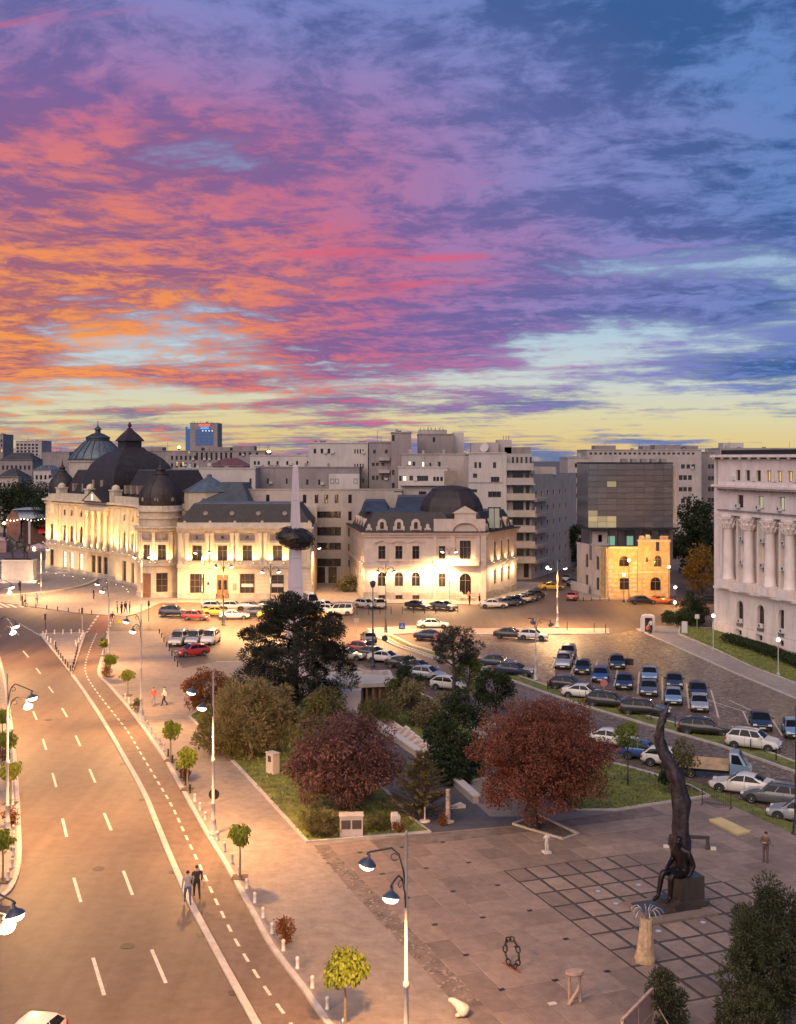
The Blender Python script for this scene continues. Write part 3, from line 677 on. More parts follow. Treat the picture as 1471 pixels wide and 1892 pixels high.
    D.part('rotunda_plinth', M_PLINTH, (0, wins[0]-.85, -.1, .14, 0, .9), (wins[0]+.85, arc, -.1, .14, 0, .9), seg=6)
    D.part('rotunda_cornice', M_LIME2, (0, arc, -.05, .32, 5.5, 5.85), (0, arc, -.05, .4, 11.4, 11.8), (0, arc, -.05, .75, 11.9, 12.2), seg=14)
    D.part('drum_cornice', M_LIME2, (0, 2*pi*Rr, -.3, .05, 13.5, 13.75), (0, 2*pi*Rr, -.3, .15, 14.7, 15.0), seg=24)
    D.part('rotunda_parapet', M_LIME2, (0, 2*pi*Rr, -.5, -.15, 15.0, 15.7), seg=24)
    for w in wins:
        D.window(w, 6.5, 1.4, 2.6, 2, 2); D.part('panel', M_PANEL, (w-1.05, w+1.05, -.02, .05, 9.95, 10.95), seg=4)
        D.part('window_surround', M_LIME2, (w-.95, w-.74, -.02, .12, 6.3, 9.3), (w+.74, w+.95, -.02, .12, 6.3, 9.3), (w-1.1, w+1.1, -.02, .3, 9.3, 9.55))
        for s_ in (-1.0, 1.0): D.flood(w+s_, 6.05, 1900, 0.8)
    for dg in (222, 265, 307): u = uu(dg); D.part('pilaster', M_LIME2, (u-.28, u+.28, -.02, .2, 5.86, 11.3))
    D.window(wins[1], 1.0, 2.0, 3.3, 2, 3); D.part('door', M_DOOR, (wins[0]-.8, wins[0]+.8, -.2, -.1, .1, 4.15))
    dm = dome(b, -41.25, 206.8, 15.2, 3.7, 5.9, 20, 'corner_dome')
    for dg in (225, 270, 315):
        t = R(dg); mb = MB().lathe([(0, .0), (.33, .0), (.42, -.06), (.42, -.3)], 10); o = inst('dome_oculus', mb.mesh('dome_oculus', M_PANEL), dm, Vector((-41.25+3.68*cos(t), 206.8+3.68*sin(t), 16.8)) - ORG[b.name]); o.rotation_euler = (R(90), 0, t+pi/2)
    # curved link between rotunda and portico
    Lk = hypot(9.6, 20.3); C = Fac(b, -54.4, 228.6, atan2(-20.3, 9.6), bow=lambda u: -1.6*sin(pi*min(max(u/Lk, 0), 1)))
    us = [4.2, 8.6, 13.0, 17.4]
    mb = MB(); C.wall(mb, 0, Lk, 0, 5.7, [(u-.9, u+.9, .6, 4.4) for u in us], du=1.2); C.wall(mb, 0, Lk, 5.7, 15.2, [(u-.75, u+.75, 6.9, 10.2, True) for u in us] + [(u-.5, u+.5, 12.0, 13.4, True) for u in us], du=1.2); mb.build('link_wall', M_LIME, b)
    C.part('link_cornice', M_LIME2, (0, Lk, -.05, .35, 5.5, 5.85), (0, Lk, -.05, .35, 14.3, 14.6), (0, Lk, -.05, .8, 14.9, 15.3), seg=14)
    C.part('link_plinth', M_PLINTH, (0, Lk, -.05, .16, 0, .55), seg=14)
    C.part('link_parapet', M_LIME2, (0, Lk, -.3, .05, 15.3, 16.6), seg=14)
    for u in us:
        C.window(u, .6, 1.8, 3.8, 2, 2); C.window(u, 6.9, 1.5, 3.3, 2, 2, arch=True); C.window(u, 12.0, 1.0, 1.4, 2, 1, arch=True)
    for u in (2.0, 6.4, 10.8, 15.2, 19.6, 21.8):
        C.part('pilaster', M_LIME2, (u-.35, u+.35, -.02, .3, 5.86, 14.2)); C.flood(u, 5.95, 3600, 1.2)
    for u in (2, 6.4, 10.8, 15.2, 19.6): C.flood(u, .12, 1100, 2.4, out=.5)  # ground-level floods added to wash the lower link wall gold
    # main front with portico
    A = atan2(-25.2, 20.7); Lm = hypot(20.7, 25.2); M = Fac(b, -75.1, 253.8, A)
    us = [13.0, 17.6]; cols = [21.9, 24.6, 27.3, 30.0]; mids = [23.25, 25.95, 28.65]
    mb = MB(); M.wall(mb, 0, Lm, 0, 5.7, [(u-.9, u+.9, 1.2, 4.6) for u in (3.2, 9.6, *us, *mids)])
    M.wall(mb, 0, Lm, 5.7, 15.2, [(u-.75, u+.75, 6.7, 10.2, True) for u in (3.2, 9.6, *us, *mids)] + [(u-.5, u+.5, 12.0, 13.4, True) for u in (9.6, *us, *mids)]); mb.build('main_wall', M_LIME, b)
    M.part('main_cornice', M_LIME2, (0, Lm, -.05, .35, 5.5, 5.85), (0, Lm, -.05, .35, 14.3, 14.6), (0, Lm, -.05, .85, 14.9, 15.3))
    M.part('main_plinth', M_PLINTH, (0, Lm, -.05, .16, 0, 1.1))
    M.part('balustrade', M_LIME2, (6.5, 20.6, -.35, .0, 15.3, 16.6), (31, Lm, -.35, 0, 15.3, 16.6))
    for u in (6.6, 20.4, 31.6):
        mb = MB(); M.box(mb, u-.9, u+.9, -1.6, .15, 15.3, 17.5); M.box(mb, u-1.05, u+1.05, -1.75, .3, 17.5, 17.75)
        c = M.pt(u, -.75, 0); mb.lathe([(.85, 17.75), (.8, 18.2), (.5, 18.55), (.1, 18.7)], 10, c[0], c[1]); mb.build('corner_block', M_LIME2, b)
    for u in cols:
        c = M.pt(u, 0.7, 0); mb = MB().lathe([(.55, 5.85), (.55, 6.2), (.42, 6.3), (.40, 9.5), (.34, 12.6), (.38, 12.7), (.55, 13.4), (.58, 13.6)], 12, c[0], c[1]); mb.build('column', M_LIME2, b, smooth=True)
    M.part('portico_beam', M_LIME2, (21.2, 30.7, -.05, 1.3, 13.6, 14.3)); M.part('balcony', M_LIME2, (21.2, 30.7, -.05, 1.5, 5.5, 5.85))
    mb = MB(); a, c = 20.9, 31.0
    for d0, d1 in ((0.2, 1.5),):
        mb.add([M.pt(a, d1, 15.3), M.pt(c, d1, 15.3), M.pt((a+c)/2, d1, 17.7), M.pt(a, -2, 15.3), M.pt(c, -2, 15.3), M.pt((a+c)/2, -2, 17.7)], [(0,1,2), (1,4,5,2), (0,2,5,3)])
    mb.build('pediment_roof', M_SLATE, b)
    mb = MB(); mb.quad(M.pt(a+.9, 1.52, 15.45), M.pt(c-.9, 1.52, 15.45), M.pt((a+c)/2, 1.52, 17.3)); mb.build('pediment', M_LIME2, b)
    mb = MB(); P = [M.pt(26+.45*cos(t*pi/6), 1.56, 16.2+.65*sin(t*pi/6)) for t in range(12)]; mb.quad(*P); mb.build('lit_clock', M_WHITEP, b)
    for u in (3.2, 9.6, *us, *mids):
        M.window(u, 1.2, 1.8, 3.4, 2, 2, lit='x' if u in (9.6, 13.0, 17.6) else 'd'); M.window(u, 6.7, 1.5, 3.5, 2, 2, arch=True)
        if u > 4: M.window(u, 12.0, 1.0, 1.4, 2, 1, arch=True)
    for u in (1.4, 5.0, 7.6, 11.3, 15.3, 19.4, 21.9, 24.6, 27.3, 30.0, 31.8): M.flood(u, 5.95, 3600, 1.2 if u < 21 else 1.7)
    for u in (6.5, 7.8, 11.3, 15.3, 19.4, 31.9): M.part('pilaster', M_LIME2, (u-.35, u+.35, -.02, .3, 5.86, 14.2))
    for u in (1, 6.5, 11.3, 15.3, 19.5, 24.6, 29): M.flood(u, .12, 1300, 2.6, out=.5)  # added ground floods, standing in for street-lamp glow on the ground floor
    # left pavilion with small dome
    pc = M.pt(2.6, -2.6, 0)
    mb = MB().lathe([(3.1, 12.2), (3.1, 15.2), (3.4, 15.3), (3.4, 15.6), (2.9, 15.6), (2.9, 16.4)], 14, pc[0], pc[1]); mb.build('pavilion_drum', M_LIME2, b, smooth=False)
    dome(b, pc[0], pc[1], 16.0, 2.9, 5.0, 16, 'pavilion_dome')
    # body behind the fronts, roofs
    def q(u, d): p = M.pt(u, d, 0); return (p[0], p[1])
    mb = MB(); mb.prism([q(.5, -1), q(46, -1), q(46, -16), q(.5, -16)], 0, 15.25); mb.build('rear_wall', M_LIME, b)
    mansard(b, [q(5, -1.2), q(19.3, -1.2), q(19.3, -15), q(5, -15)], 15.3, 21.3, 2.6)
    mansard(b, [q(31.5, -1.6), q(45.5, -1.6), q(45.5, -15), q(31.5, -15)], 15.3, 21.5, 2.6)
    c = M.pt(22.6, -8.2, 0); hw = [(6.7, 15.3), (6.85, 17.0), (6.9, 18.4), (6.75, 19.8), (6.4, 21.2), (5.8, 22.5), (4.9, 23.7), (3.7, 24.7), (2.5, 25.4), (2.05, 26.0)]
    mb = MB().lathe([(r*1.414, z) for r, z in hw], 4, c[0], c[1], rot=A+pi/4); big = mb.build('central_dome', M_SLATE, b)
    mb = MB().lathe([(r*1.414, z) for r, z in [(1.75, 25.9), (1.75, 27.2), (2.15, 27.3), (2.1, 27.5), (1.3, 28.6), (.45, 29.6), (.25, 30.0)]], 4, c[0], c[1], rot=A+pi/4)
    mb.lathe([(.1, 30), (.4, 30.3), (.35, 30.7), (.05, 31.2)], 8, c[0], c[1]); mb.build('lantern', M_SLATE, big)
    for u in (20.6, 24.4):                              # dormers on the dome and the mansard
        mb = MB(); M.box(mb, u-.45, u+.45, -2.6, -1.15, 18.2, 19.5); mb.build('dormer', M_PANEL, big)
    for u in (10, 14.5, 33.5, 36, 38.5, 41): M.part('dormer', M_PANEL, (u-.4, u+.4, -3, -1.7, 17.0, 18.6))
    # roofs behind the wing
    mb = MB().lathe([(5.0, 17.6), (4.9, 17.7), (.5, 20.3), (.5, 20.7), (0.02, 20.9)], 8, -35.5, 224); sk = mb.build('skylight_roof', M_ZINC, b)
    MB().lathe([(4.7, 14), (4.7, 17.6)], 8, -35.5, 224).build('skylight_wall', M_LIME, b)
    mb = MB(); mb.add([(-37, 218, 15), (-27, 218, 15), (-27, 234, 15), (-37, 234, 15), (-34, 222, 19.2), (-29, 222, 19.2), (-29, 232, 19.2), (-34, 232, 19.2)], [(0,1,5,4), (1,2,6,5), (3,0,4,7), (2,3,7,6), (4,5,6,7)]); mb.build('hip_roof', M_ZINCD, b)
    MB().prism([(-37.3, 216), (-14.7, 216), (-16, 232), (-40, 232)], 0, 15).build('rear_wing_wall', M_LIME, b)
library()
# ------------------------------------------------------------------ corner villa with floodlit ground floor
def villa():
    b = thing('corner_villa', 'floodlit stone villa with dormers and dark dome, right of the obelisk', 'building', (5, 200, 0))
    V = Fac(b, -5.6, 200.2, 0.0); L = 20.4
    us = [2.9, 5.75, 8.6]; z_e = 11.4
    def cx(p): return XP(p, 200.2) + 5.6
    u4, u5 = cx(817), cx(860)
    ops0 = [(u-.72, u+.72, 2.3, 4.7, True) for u in us] + [(u4-.6, u4+.6, 2.2, 4.5), (u5-1.0, u5+1.0, .9, 4.5, True)] + [(u-.6, u+.6, .12, .85) for u in us]
    ops1 = [(u-.6, u+.6, 6.9, 9.1) for u in us] + [(u4-.55, u4+.55, 6.9, 9.1), (u5-.95, u5+.95, 6.6, 10.0)]
    mb = MB(); V.wall(mb, 0, L, 0, 5.8, ops0); V.wall(mb, 0, L, 5.8, z_e, ops1); 
    S2 = Fac(b, -9.2, 226, atan2(-25.8, 3.6)); Ls = hypot(25.8, 3.6)
    su = [4, 8, 12, 16, 20, 23.5]
    S2.wall(mb, 0, Ls, 0, 5.8, [(u-.7, u+.7, 2.3, 4.7, True) for u in su]); S2.wall(mb, 0, Ls, 5.8, z_e, [(u-.6, u+.6, 6.9, 9.1) for u in su])
    E = Fac(b, 14.8, 200.2, atan2(14.6, 6.6)); Le = hypot(14.6, 6.6); eu = [4.6, 8.2, 11.8]
    E.wall(mb, 0, Le, 0, 5.8, [(u-.72, u+.72, 2.3, 4.9, True) for u in eu] + [(u-.5, u+.5, .2, .9) for u in eu]); E.wall(mb, 0, Le, 5.8, z_e, [(u-.6, u+.6, 6.7, 9.5) for u in eu])
    mb.build('wall', M_STUC, b)
    for fc, ll in ((V, L), (S2, Ls), (E, Le)):
        k = 0
        for z in (.1, .42, .74, 1.06):
            if fc is not V or True:
                segs = [(0, ll)] if fc is S2 else ([(0, us[0]-.65), (us[0]+.65, us[1]-.65), (us[1]+.65, us[2]-.65), (us[2]+.65, u5-1.05), (u5+1.05, ll)] if fc is V else [(0, eu[0]-.55), (eu[0]+.55, eu[1]-.55), (eu[1]+.55, eu[2]-.55), (eu[2]+.55, ll)])
                for a, c in segs: fc.part('plinth_course', M_PLINTH, (a, c, -.02, .16, z, z+.28))
        fc.part('string_course', M_STUC, (-.02, ll+.02, -.05, .3, 5.65, 5.9), (-.02, ll+.02, -.05, .16, 5.4, 5.65))
        fc.part('eaves_cornice', M_STUC, (-.02, ll+.02, -.05, .25, 10.6, 10.85), (-.02, ll+.02, -.05, .6, 11.15, 11.4), (-.02, ll+.02, -.05, .4, 10.9, 11.15))
        fc.part('gutter', M_SLATE, (-.05, ll+.05, -.05, .75, 11.4, 11.56))
        for k in range(1, 9): fc.part('stucco_band', M_STUC, (0.02, ll-.02, -.02, .025, 5.9+k*.5, 5.9+k*.5+.4)) if fc is S2 else None
    for u in us:
        V.window(u, 2.3, 1.44, 2.4, 2, 2, arch=True, fm=M_PANEL); V.window(u, 6.9, 1.2, 2.2, 2, 2); V.window(u, .12, 1.2, .73, 2, 1)
        mb = MB(); V.box(mb, u-.85, u-.62, -.02, .12, 6.7, 9.3); V.box(mb, u+.62, u+.85, -.02, .12, 6.7, 9.3); V.box(mb, u-1.0, u+1.0, -.02, .22, 6.55, 6.72)
        for sgn in (-1, 1): mb.hexa([V.pt(u+sgn*1.25, .3, 9.6), V.pt(u, .3, 10.05), V.pt(u, -.02, 10.05), V.pt(u+sgn*1.25, -.02, 9.6)], [V.pt(u+sgn*1.25, .3, 9.75), V.pt(u, .3, 10.22), V.pt(u, -.02, 10.22), V.pt(u+sgn*1.25, -.02, 9.75)])
        mb.build('window_surround', M_STUC, b)
    V.window(u4, 2.2, 1.2, 2.3, 2, 2); V.window(u4, 6.9, 1.1, 2.2, 2, 2); V.window(u5, 6.6, 1.9, 3.4, 3, 2)
    V.window(u5, .9, 2.0, 3.6, 2, 2, arch=True, lit='d')
    V.part('steps', M_PLINTH, (u5-1.6, u5+1.6, .1, .9, .1, .5), (u5-1.6, u5+1.6, .1, 1.4, .08, .3))
    for u in su: S2.window(u, 2.3, 1.4, 2.4, 2, 2, arch=True); S2.window(u, 6.9, 1.2, 2.2, 2, 2)
    for u in eu:
        E.window(u, 2.3, 1.44, 2.6, 2, 2, arch=True, fm=M_PANEL); E.window(u, 6.7, 1.2, 2.8, 2, 2); E.window(u, .2, 1.0, .7, 2, 1)
        E.part('window_hood', M_STUC, (u-.95, u+.95, -.02, .45, 9.7, 9.95))
    # centre bay with curved pediment and balcony
    V.part('bay_pilaster', M_STUC, (u5-2.4, u5-1.8, -.02, .3, 5.9, 11.4)); V.part('bay_pilaster', M_STUC, (u5+1.8, u5+2.4, -.02, .3, 5.9, 11.4))
    V.part('bay_pilaster', M_STUC, (u4-1.5, u4-.95, -.02, .3, .1, 11.4)); V.part('bay_pilaster', M_STUC, (L-.9, L-.02, -.02, .35, .1, 11.4))
    V.part('balcony', M_STUC, (u5-2.2, u5+2.2, -.02, 1.2, 5.9, 6.15), (u5-2.2, u5+2.2, 1.05, 1.2, 6.15, 7.0))
    V.part('attic_wall', M_STUC, (u4-1.4, L-.1, -1.0, -.12, 11.56, 13.6))
    mb = MB(); n = 10
    for i in range(n):
        a, c = pi*i/n, pi*(i+1)/n
        def ap(t, r, d): return V.pt(u5 + 2.5*r*cos(t), d, 11.5 + 1.75*r*sin(t))
        mb.hexa([ap(a, .86, .55), ap(a, 1, .55), ap(c, 1, .55), ap(c, .86, .55)], [ap(a, .86, -.3), ap(a, 1, -.3), ap(c, 1, -.3), ap(c, .86, -.3)])
    mb.build('arched_pediment', M_STUC, b)
    V.part('arched_panel', M_STUC, (u5-1.9, u5+1.9, -.3, .1, 11.5, 12.7))
    mb = MB(); V.box(mb, u5-1.8, u5+1.8, -1.2, -.05, 13.0, 14.6)
    mb.add([V.pt(u5-2.1, .1, 14.6), V.pt(u5+2.1, .1, 14.6), V.pt(u5, .1, 15.8), V.pt(u5-2.1, -1.2, 14.6), V.pt(u5+2.1, -1.2, 14.6), V.pt(u5, -1.2, 15.8)], [(0,1,2), (0,2,5,3), (1,4,5,2), (3,5,4)]); mb.build('gable', M_STUC, b)
    # roofs
    mansard(b, [(-5.6, 200.4), (9.5, 200.4), (9.5, 222), (-8.6, 222)], 11.5, 14.6, 1.7, mt=M_ZINCD)
    mansard(b, [(10.5, 201), (14.7, 201), (21.0, 214.2), (13, 220)], 11.5, 14.6, 1.6, mt=M_ZINCD)
    mb = MB()
    for (a, c, y0, y1, h) in ((-6.5, -1.5, 206, 224, 16.2), (-.5, 6.5, 208, 226, 16.9)):
        mb.add([(a, y0, 14.6), (c, y0, 14.6), (c, y1, 14.6), (a, y1, 14.6), (a+.5, y0+4, h), (c-1, y0+6, h), (c-1, y1, h), (a+.5, y1, h)], [(0,1,5,4), (1,2,6,5), (3,0,4,7), (4,5,6,7)])
    mb.build('rear_roof', M_ZINCD, b)
    ccx, ccy = XP(834, 207.5), 207.5
    hw = [(5.25, 13.4), (5.3, 14.4), (5.1, 15.6), (4.5, 17.0), (3.5, 18.1), (3.3, 18.25), (3.3, 18.5), (2.2, 18.9), (.2, 19.2)]
    dm = MB().lathe([(r*1.08, z) for r, z in hw], 12, ccx, ccy, rot=pi/12).build('dome', M_SLATE, b)
    MB().prism([(ccx-1.2, ccy-.5), (ccx+1.0, ccy-.5), (ccx+1.0, ccy+.8), (ccx-1.2, ccy+.8)], 18.8, 21.6).build('chimney', M_PANEL, dm)
    MB().lathe([(5.5, 11.5), (5.5, 13.5)], 12, ccx, ccy, rot=pi/12).build('dome_drum', M_STUC, b)
    def dormer(fc, u, w, h, z=11.6, d=-.35):
        mb = MB(); fc.box(mb, u-w/2, u+w/2, d-1.4, d, z, z+h*.62); n = 8
        arc = [(u + w/2*cos(pi*i/n), z + h*.62 + h*.38*sin(pi*i/n)) for i in range(n+1)]
        for (p, q) in zip(arc, arc[1:]): mb.quad(fc.pt(p[0], d, p[1]), fc.pt(q[0], d, q[1]), fc.pt(q[0], d-1.4, q[1]), fc.pt(p[0], d-1.4, p[1]))
        mb.quad(*[fc.pt(p[0], d, p[1]) for p in arc]); fc.box(mb, u-w/2-.22, u-w/2, d-.5, d+.05, z, z+h*.4); fc.box(mb, u+w/2, u+w/2+.22, d-.5, d+.05, z, z+h*.4)
        o = mb.build('dormer', M_STUC, b)
        if w > 1: fc.window(u, z+.35, w*.42, h*.6, 2, 1, arch=True, dep=-.04, d=d, lit='d')
    for u in us: dormer(V, u, 1.5, 2.0)
    for u in (.7, 10.6): dormer(V, u, .6, 1.2)
    for u in eu: dormer(E, u, 1.2, 1.9)
    for u in (1.6, 14.4): dormer(E, u, .6, 1.2)
    for u in su[1:5]: dormer(S2, u, 1.1, 1.8)
    for k, p in enumerate((908, 918)): 
        mb = MB().box(XP(p, 203)-.4, XP(p, 203)+.4, 202.6, 203.4, 12, 15.3); mb.build('chimney', mat('green_chimney', (0.32, 0.36, 0.28), 0.8), b)
    # floodlights fixed between the windows, shining down and along the walls
    def down(fc, u, z, pw, d=.9):
        p = Vector(fc.pt(u, d, z)) - ORG[b.name]; o = inst('floodlight', FLOOD, b, p, fc.ang(u)); o.rotation_euler = (pi, 0, fc.ang(u)); inst('lens', FLENS, o)
        light('flood_beam', 'POINT', (0, 0, .25), pw, (1.0, 0.70, 0.36), o, radius=.1)
    for u in (1.4, 4.3, 7.2): down(V, u, 4.35, 260)
    for u, w in ((10.3, 700), (11.7, 700), (14.7, 260)): down(V, u, 4.6, w, 1.1)
    V.flood(17.9, 6.2, 500)
    for u in (2.6, 6.4, 10.0, 13.6): down(E, u, 4.6, 420)
    for u in (3, 6.4, 10, 13.6): E.flood(u, 5.95, 420)
    for u in (22.0, 25): down(S2, u, 4.5, 200); S2.flood(u, 5.95, 250)
villa()
# ------------------------------------------------------------------ blocks behind the square
M_GREY = mat('grey_render', (0.42, 0.35, 0.32), 0.9, var=0.14, vscale=0.3, dirt=((0.22, 0.19, 0.18), 0.9, 0.45))
M_GREY2 = mat('brown_grey_render', (0.28, 0.23, 0.22), 0.9, var=0.16, vscale=0.3, dirt=((0.15, 0.12, 0.115), 0.9, 0.5))
M_PALE = mat('pale_render', (0.52, 0.45, 0.41), 0.9, var=0.10, vscale=0.3, dirt=((0.30, 0.27, 0.25), 0.9, 0.4))
M_TAN = mat('tan_stone_cladding', (0.44, 0.36, 0.30), 0.85, var=0.12, vscale=0.4, dirt=((0.25, 0.2, 0.17), 0.9, 0.4))
M_DKROOF = mat('tar_roof', (0.05, 0.045, 0.048), 0.9, var=0.3, vscale=0.6)
M_REDROOF = mat('red_metal_roof', (0.14, 0.05, 0.04), 0.6, var=0.3, vscale=0.7)
def block(name, label, x0, x1, Y, y1, wins=(), m=None, depth=14.0, z0=0.0, cap=True, fm=None, dep=.25, extra=None, cat='building', side=None):
    X0, X1 = XP(x0, Y), XP(x1, Y); z1 = ZP(y1, Y)
    b = thing(name, label, cat, (X0, Y, 0)); f = Fac(b, X0, Y, 0.0); m = m or M_GREY
    ops, W = [], []
    for w in wins:
        c, ya, yb, wp = w[:4]; u = XP(c, Y)-X0; hw = wp*Y/F/2; za, zb = ZP(yb, Y), ZP(ya, Y); ops.append((u-hw, u+hw, za, zb)); W.append((u, za, 2*hw, zb-za, w[4] if len(w) > 4 else 'd', w[5] if len(w) > 5 else 2))
    mb = MB(); f.wall(mb, 0, X1-X0, z0, z1, ops, dep=dep)
    mb.quad((X0, Y, z0), (X0, Y+depth, z0), (X0, Y+depth, z1), (X0, Y, z1)); mb.quad((X1, Y, z0), (X1, Y+depth, z0), (X1, Y+depth, z1), (X1, Y, z1)); mb.quad((X0, Y+depth, z0), (X1, Y+depth, z0), (X1, Y+depth, z1), (X0, Y+depth, z1))
    mb.build('wall', m, b)
    MB().box(X0+.02, X1-.02, Y+.02, Y+depth-.02, z1-.4, z1-.3).build('roof', M_DKROOF, b)
    if cap:
        for q in ((X0-.12, X1+.12, Y-.14, Y+.2), (X0-.12, X0+.2, Y+.2, Y+depth), (X1-.2, X1+.12, Y+.2, Y+depth)): MB().box(*q, z1, z1+.22).build('parapet', m, b)
    for (u, z, w, h, lit, nv) in W: f.window(u, z, w, h, nv, 1 if h < 1.8 else 2, lit=lit, fm=fm or M_FRAME, dep=dep-.04)
    rg = random.Random(int(x0*7+y1)); wd = X1-X0
    for k in range(int(min(6, 2+wd/5))):                # flues, aerials and air units on the roof
        u = rg.uniform(.6, max(.7, wd-1)); v = rg.uniform(1.5, 5); q = rg.random()
        if q < .4: MB().box(X0+u, X0+u+rg.uniform(.4, .8), Y+v, Y+v+.6, z1-.3, z1+rg.uniform(.5, 1.2)).build('chimney', m, b)
        elif q < .75: MB().tube([(X0+u, Y+v, z1-.3), (X0+u, Y+v, z1+rg.uniform(1.2, 2.6))], .04, 4).build('aerial', M_IRON, b)
        else: MB().box(X0+u, X0+u+.9, Y+v, Y+v+.7, z1-.3, z1+.55).build('air_unit', M_GREY2, b)
    for (u, z, w, h, lit, nv) in W:
        if rg.random() < .3 and h > .8 and u+w/2+.9 < wd: f.part('air_unit', M_FRAMEW, (u+w/2+.1, u+w/2+.8, 0, .35, z, z+.5))
    return b, f
def roofbox(b, x0, x1, Y, y0, y1, d=3.0, m=None, name='roof_hut'):
    return MB().box(XP(x0, Y), XP(x1, Y), Y, Y+d, ZP(y0, Y), ZP(y1, Y)).build(name, m or M_GREY, b)
def row(xs, ya, yb, w, lit='d', nv=2): return [(x, ya, yb, w, lit, nv) for x in xs]
# strip-windowed office with a curved corner, right behind the obelisk
def office():
    Y = 226; b = thing('strip_window_office', 'beige office with long dark strip windows and rounded corner behind the obelisk', 'building', (XP(440, Y), Y, 0))
    X0, X1 = XP(440, Y), XP(598, Y); f = Fac(b, X0, Y, 0.0); z1 = ZP(905, Y)
    bands = [(945, 957), (974, 990), (1003, 1016), (1032, 1047)]
    nar = [(XP(p, Y)-X0) for p in (495, 563, 585)]
    mb = MB(); ub0, ub1 = XP(562, Y)-X0, XP(630, Y)-X0
    f.wall(mb, 0, ub1+.2, ZP(936, Y), z1, [(u-.35, u+.35, ZP(930, Y), ZP(914, Y)) for u in nar + [XP(603, Y)-X0, XP(622, Y)-X0]])
    f.wall(mb, 0, ub1+.2, 0, ZP(936, Y), [(ub0, ub1, ZP(c, Y), ZP(a, Y)) for a, c in bands] + [(ub0, ub0+1.6, .1, 3.2), (ub0+2.4, ub0+4, .1, 3.2), (ub0+4.6, ub0+6.2, .1, 3.2)], dep=.5)
    Xc = X0+ub1+.2; D = Fac(b, Xc, Y, R(8)); Ld = 11.5; us = [1.6]
    D.wall(mb, 0, Ld, 0, z1, [(1.2, 1.9, ZP(c, Y), ZP(a, Y)) for a, c in ((914, 930), (945, 962), (976, 992), (1005, 1018), (1035, 1048))])
    mb.quad((X0, Y, 0), (X0, Y+30, 0), (X0, Y+30, z1), (X0, Y, z1)); mb.build('wall', M_TAN, b)
    for u in nar + [XP(603, Y)-X0, XP(622, Y)-X0]: f.window(u, ZP(930, Y), .7, ZP(914, Y)-ZP(930, Y), 1, 1)
    for a, c in bands:
        n = 7
        for k in range(n):
            w = (ub1-ub0)/n; f.window(ub0 + w*(k+.5), ZP(c, Y), w-.04, ZP(a, Y)-ZP(c, Y), 1, 1, dep=.42, fm=M_IRON, lit='x' if (a, k) in ((945, 0), (1032, 2)) and False else 'd')
    for a, c in ((914, 930), (945, 962), (976, 992), (1005, 1018), (1035, 1048)): D.window(1.55, ZP(c, Y), .7, ZP(a, Y)-ZP(c, Y), 1, 1)
    for k in range(3): f.part('entrance_bay', M_GLASS, (ub0+k*2.3, ub0+1.6+k*2.3, -.5, -.42, .1, 3.2))
    MB().prism([(X0, Y+.1), (Xc, Y+.1), (Xc+Ld, Y+1.6), (Xc+Ld, Y+26), (X0, Y+26)], z1-.5, z1-.3).build('roof', M_DKROOF, b)
    f.part('parapet', M_TAN, (0, ub1+.2, -.2, .12, z1, z1+.2)); D.part('parapet', M_TAN, (0, Ld, -.2, .12, z1, z1+.2))
    roofbox(b, 608, 664, Y+5, 903, 876, 5, M_PALE, 'roof_cabin')
    w = Fac(b, XP(608, Y+5), Y+5, 0)
    for p in (614, 623, 657): w.window(XP(p, Y+5)-XP(608, Y+5), ZP(893, Y+5), .7, .9, 1, 1, dep=-.03)
office()
block('long_white_annex', 'low white windowless annex behind the library roof, pale blue in dusk', 330, 472, 240, 866, [(463, 884, 898, 4)], M_PALE, 12)
block('brown_flat_block', 'brown-grey flat slab with tiny windows behind obelisk tip', 470, 664, 246, 864, row((568, 590), 886, 896, 4, nv=1) + row((495, 530, 612, 640), 884, 894, 3, nv=1), M_GREY2, 12)
block('pale_terrace_block', 'pale pink flat-topped slab with a row of small windows', 462, 612, 268, 842, row((471, 478, 497, 513, 531, 549, 569, 588), 852, 859, 4, nv=1), M_PALE, 10)
b, f = block('stepped_pale_block', 'stepped pink-grey block with grouped slit windows left of the towers', 570, 680, 258, 819, row((582, 595, 608), 829, 838, 5, nv=1) + row((656, 661, 666, 671), 830, 838, 2.5, nv=1) + row((656, 661, 666, 671), 857, 865, 2.5, nv=1) + row((666, 671), 884, 892, 2.5, nv=1), M_PALE, 12)
roofbox(b, 580, 600, 262, 819, 814, 4, M_GREY2)
b, f = block('dark_balcony_block', 'dark brown-grey flats with small balconies beside a tall stair tower', 682, 724, 250, 818, row((692, 714), 831, 838, 5, nv=1) + row((690, 697, 708), 855, 861, 5) + row((690, 697, 707, 716), 879, 887, 5), M_GREY2, 14)
for y in (845, 868): MB().box(XP(700, 250), XP(720, 250), 248.8, 250, ZP(y+6, 250), ZP(y, 250)).build('balcony', M_GREY, b)
b, f = block('stair_tower_block', 'tall brown stair tower rising above the flats in the centre skyline', 723, 760, 248, 800, [(727, 804, 815, 5, 'd', 1), (727, 868, 878, 5, 'd', 1), (727, 892, 902, 5, 'd', 1)], M_GREY2, 12)
b, f = block('roof_terrace_tower', 'grey stepped tower with cluttered roof terrace, highest of the centre skyline', 773, 838, 262, 803, row((802,), 808, 817, 5, nv=1), M_GREY2, 14)
roofbox(b, 774, 826, 264, 803, 794, 8, M_GREY, 'roof_terrace'); roofbox(b, 838, 857, 266, 862, 799, 10, M_PALE, 'lift_tower')
for k in range(7): MB().box(XP(776+k*7, 263.9), XP(777+k*7, 263.9), 263.8, 263.95, ZP(794, 264), ZP(790, 264)).build('terrace_post', M_IRON, b)
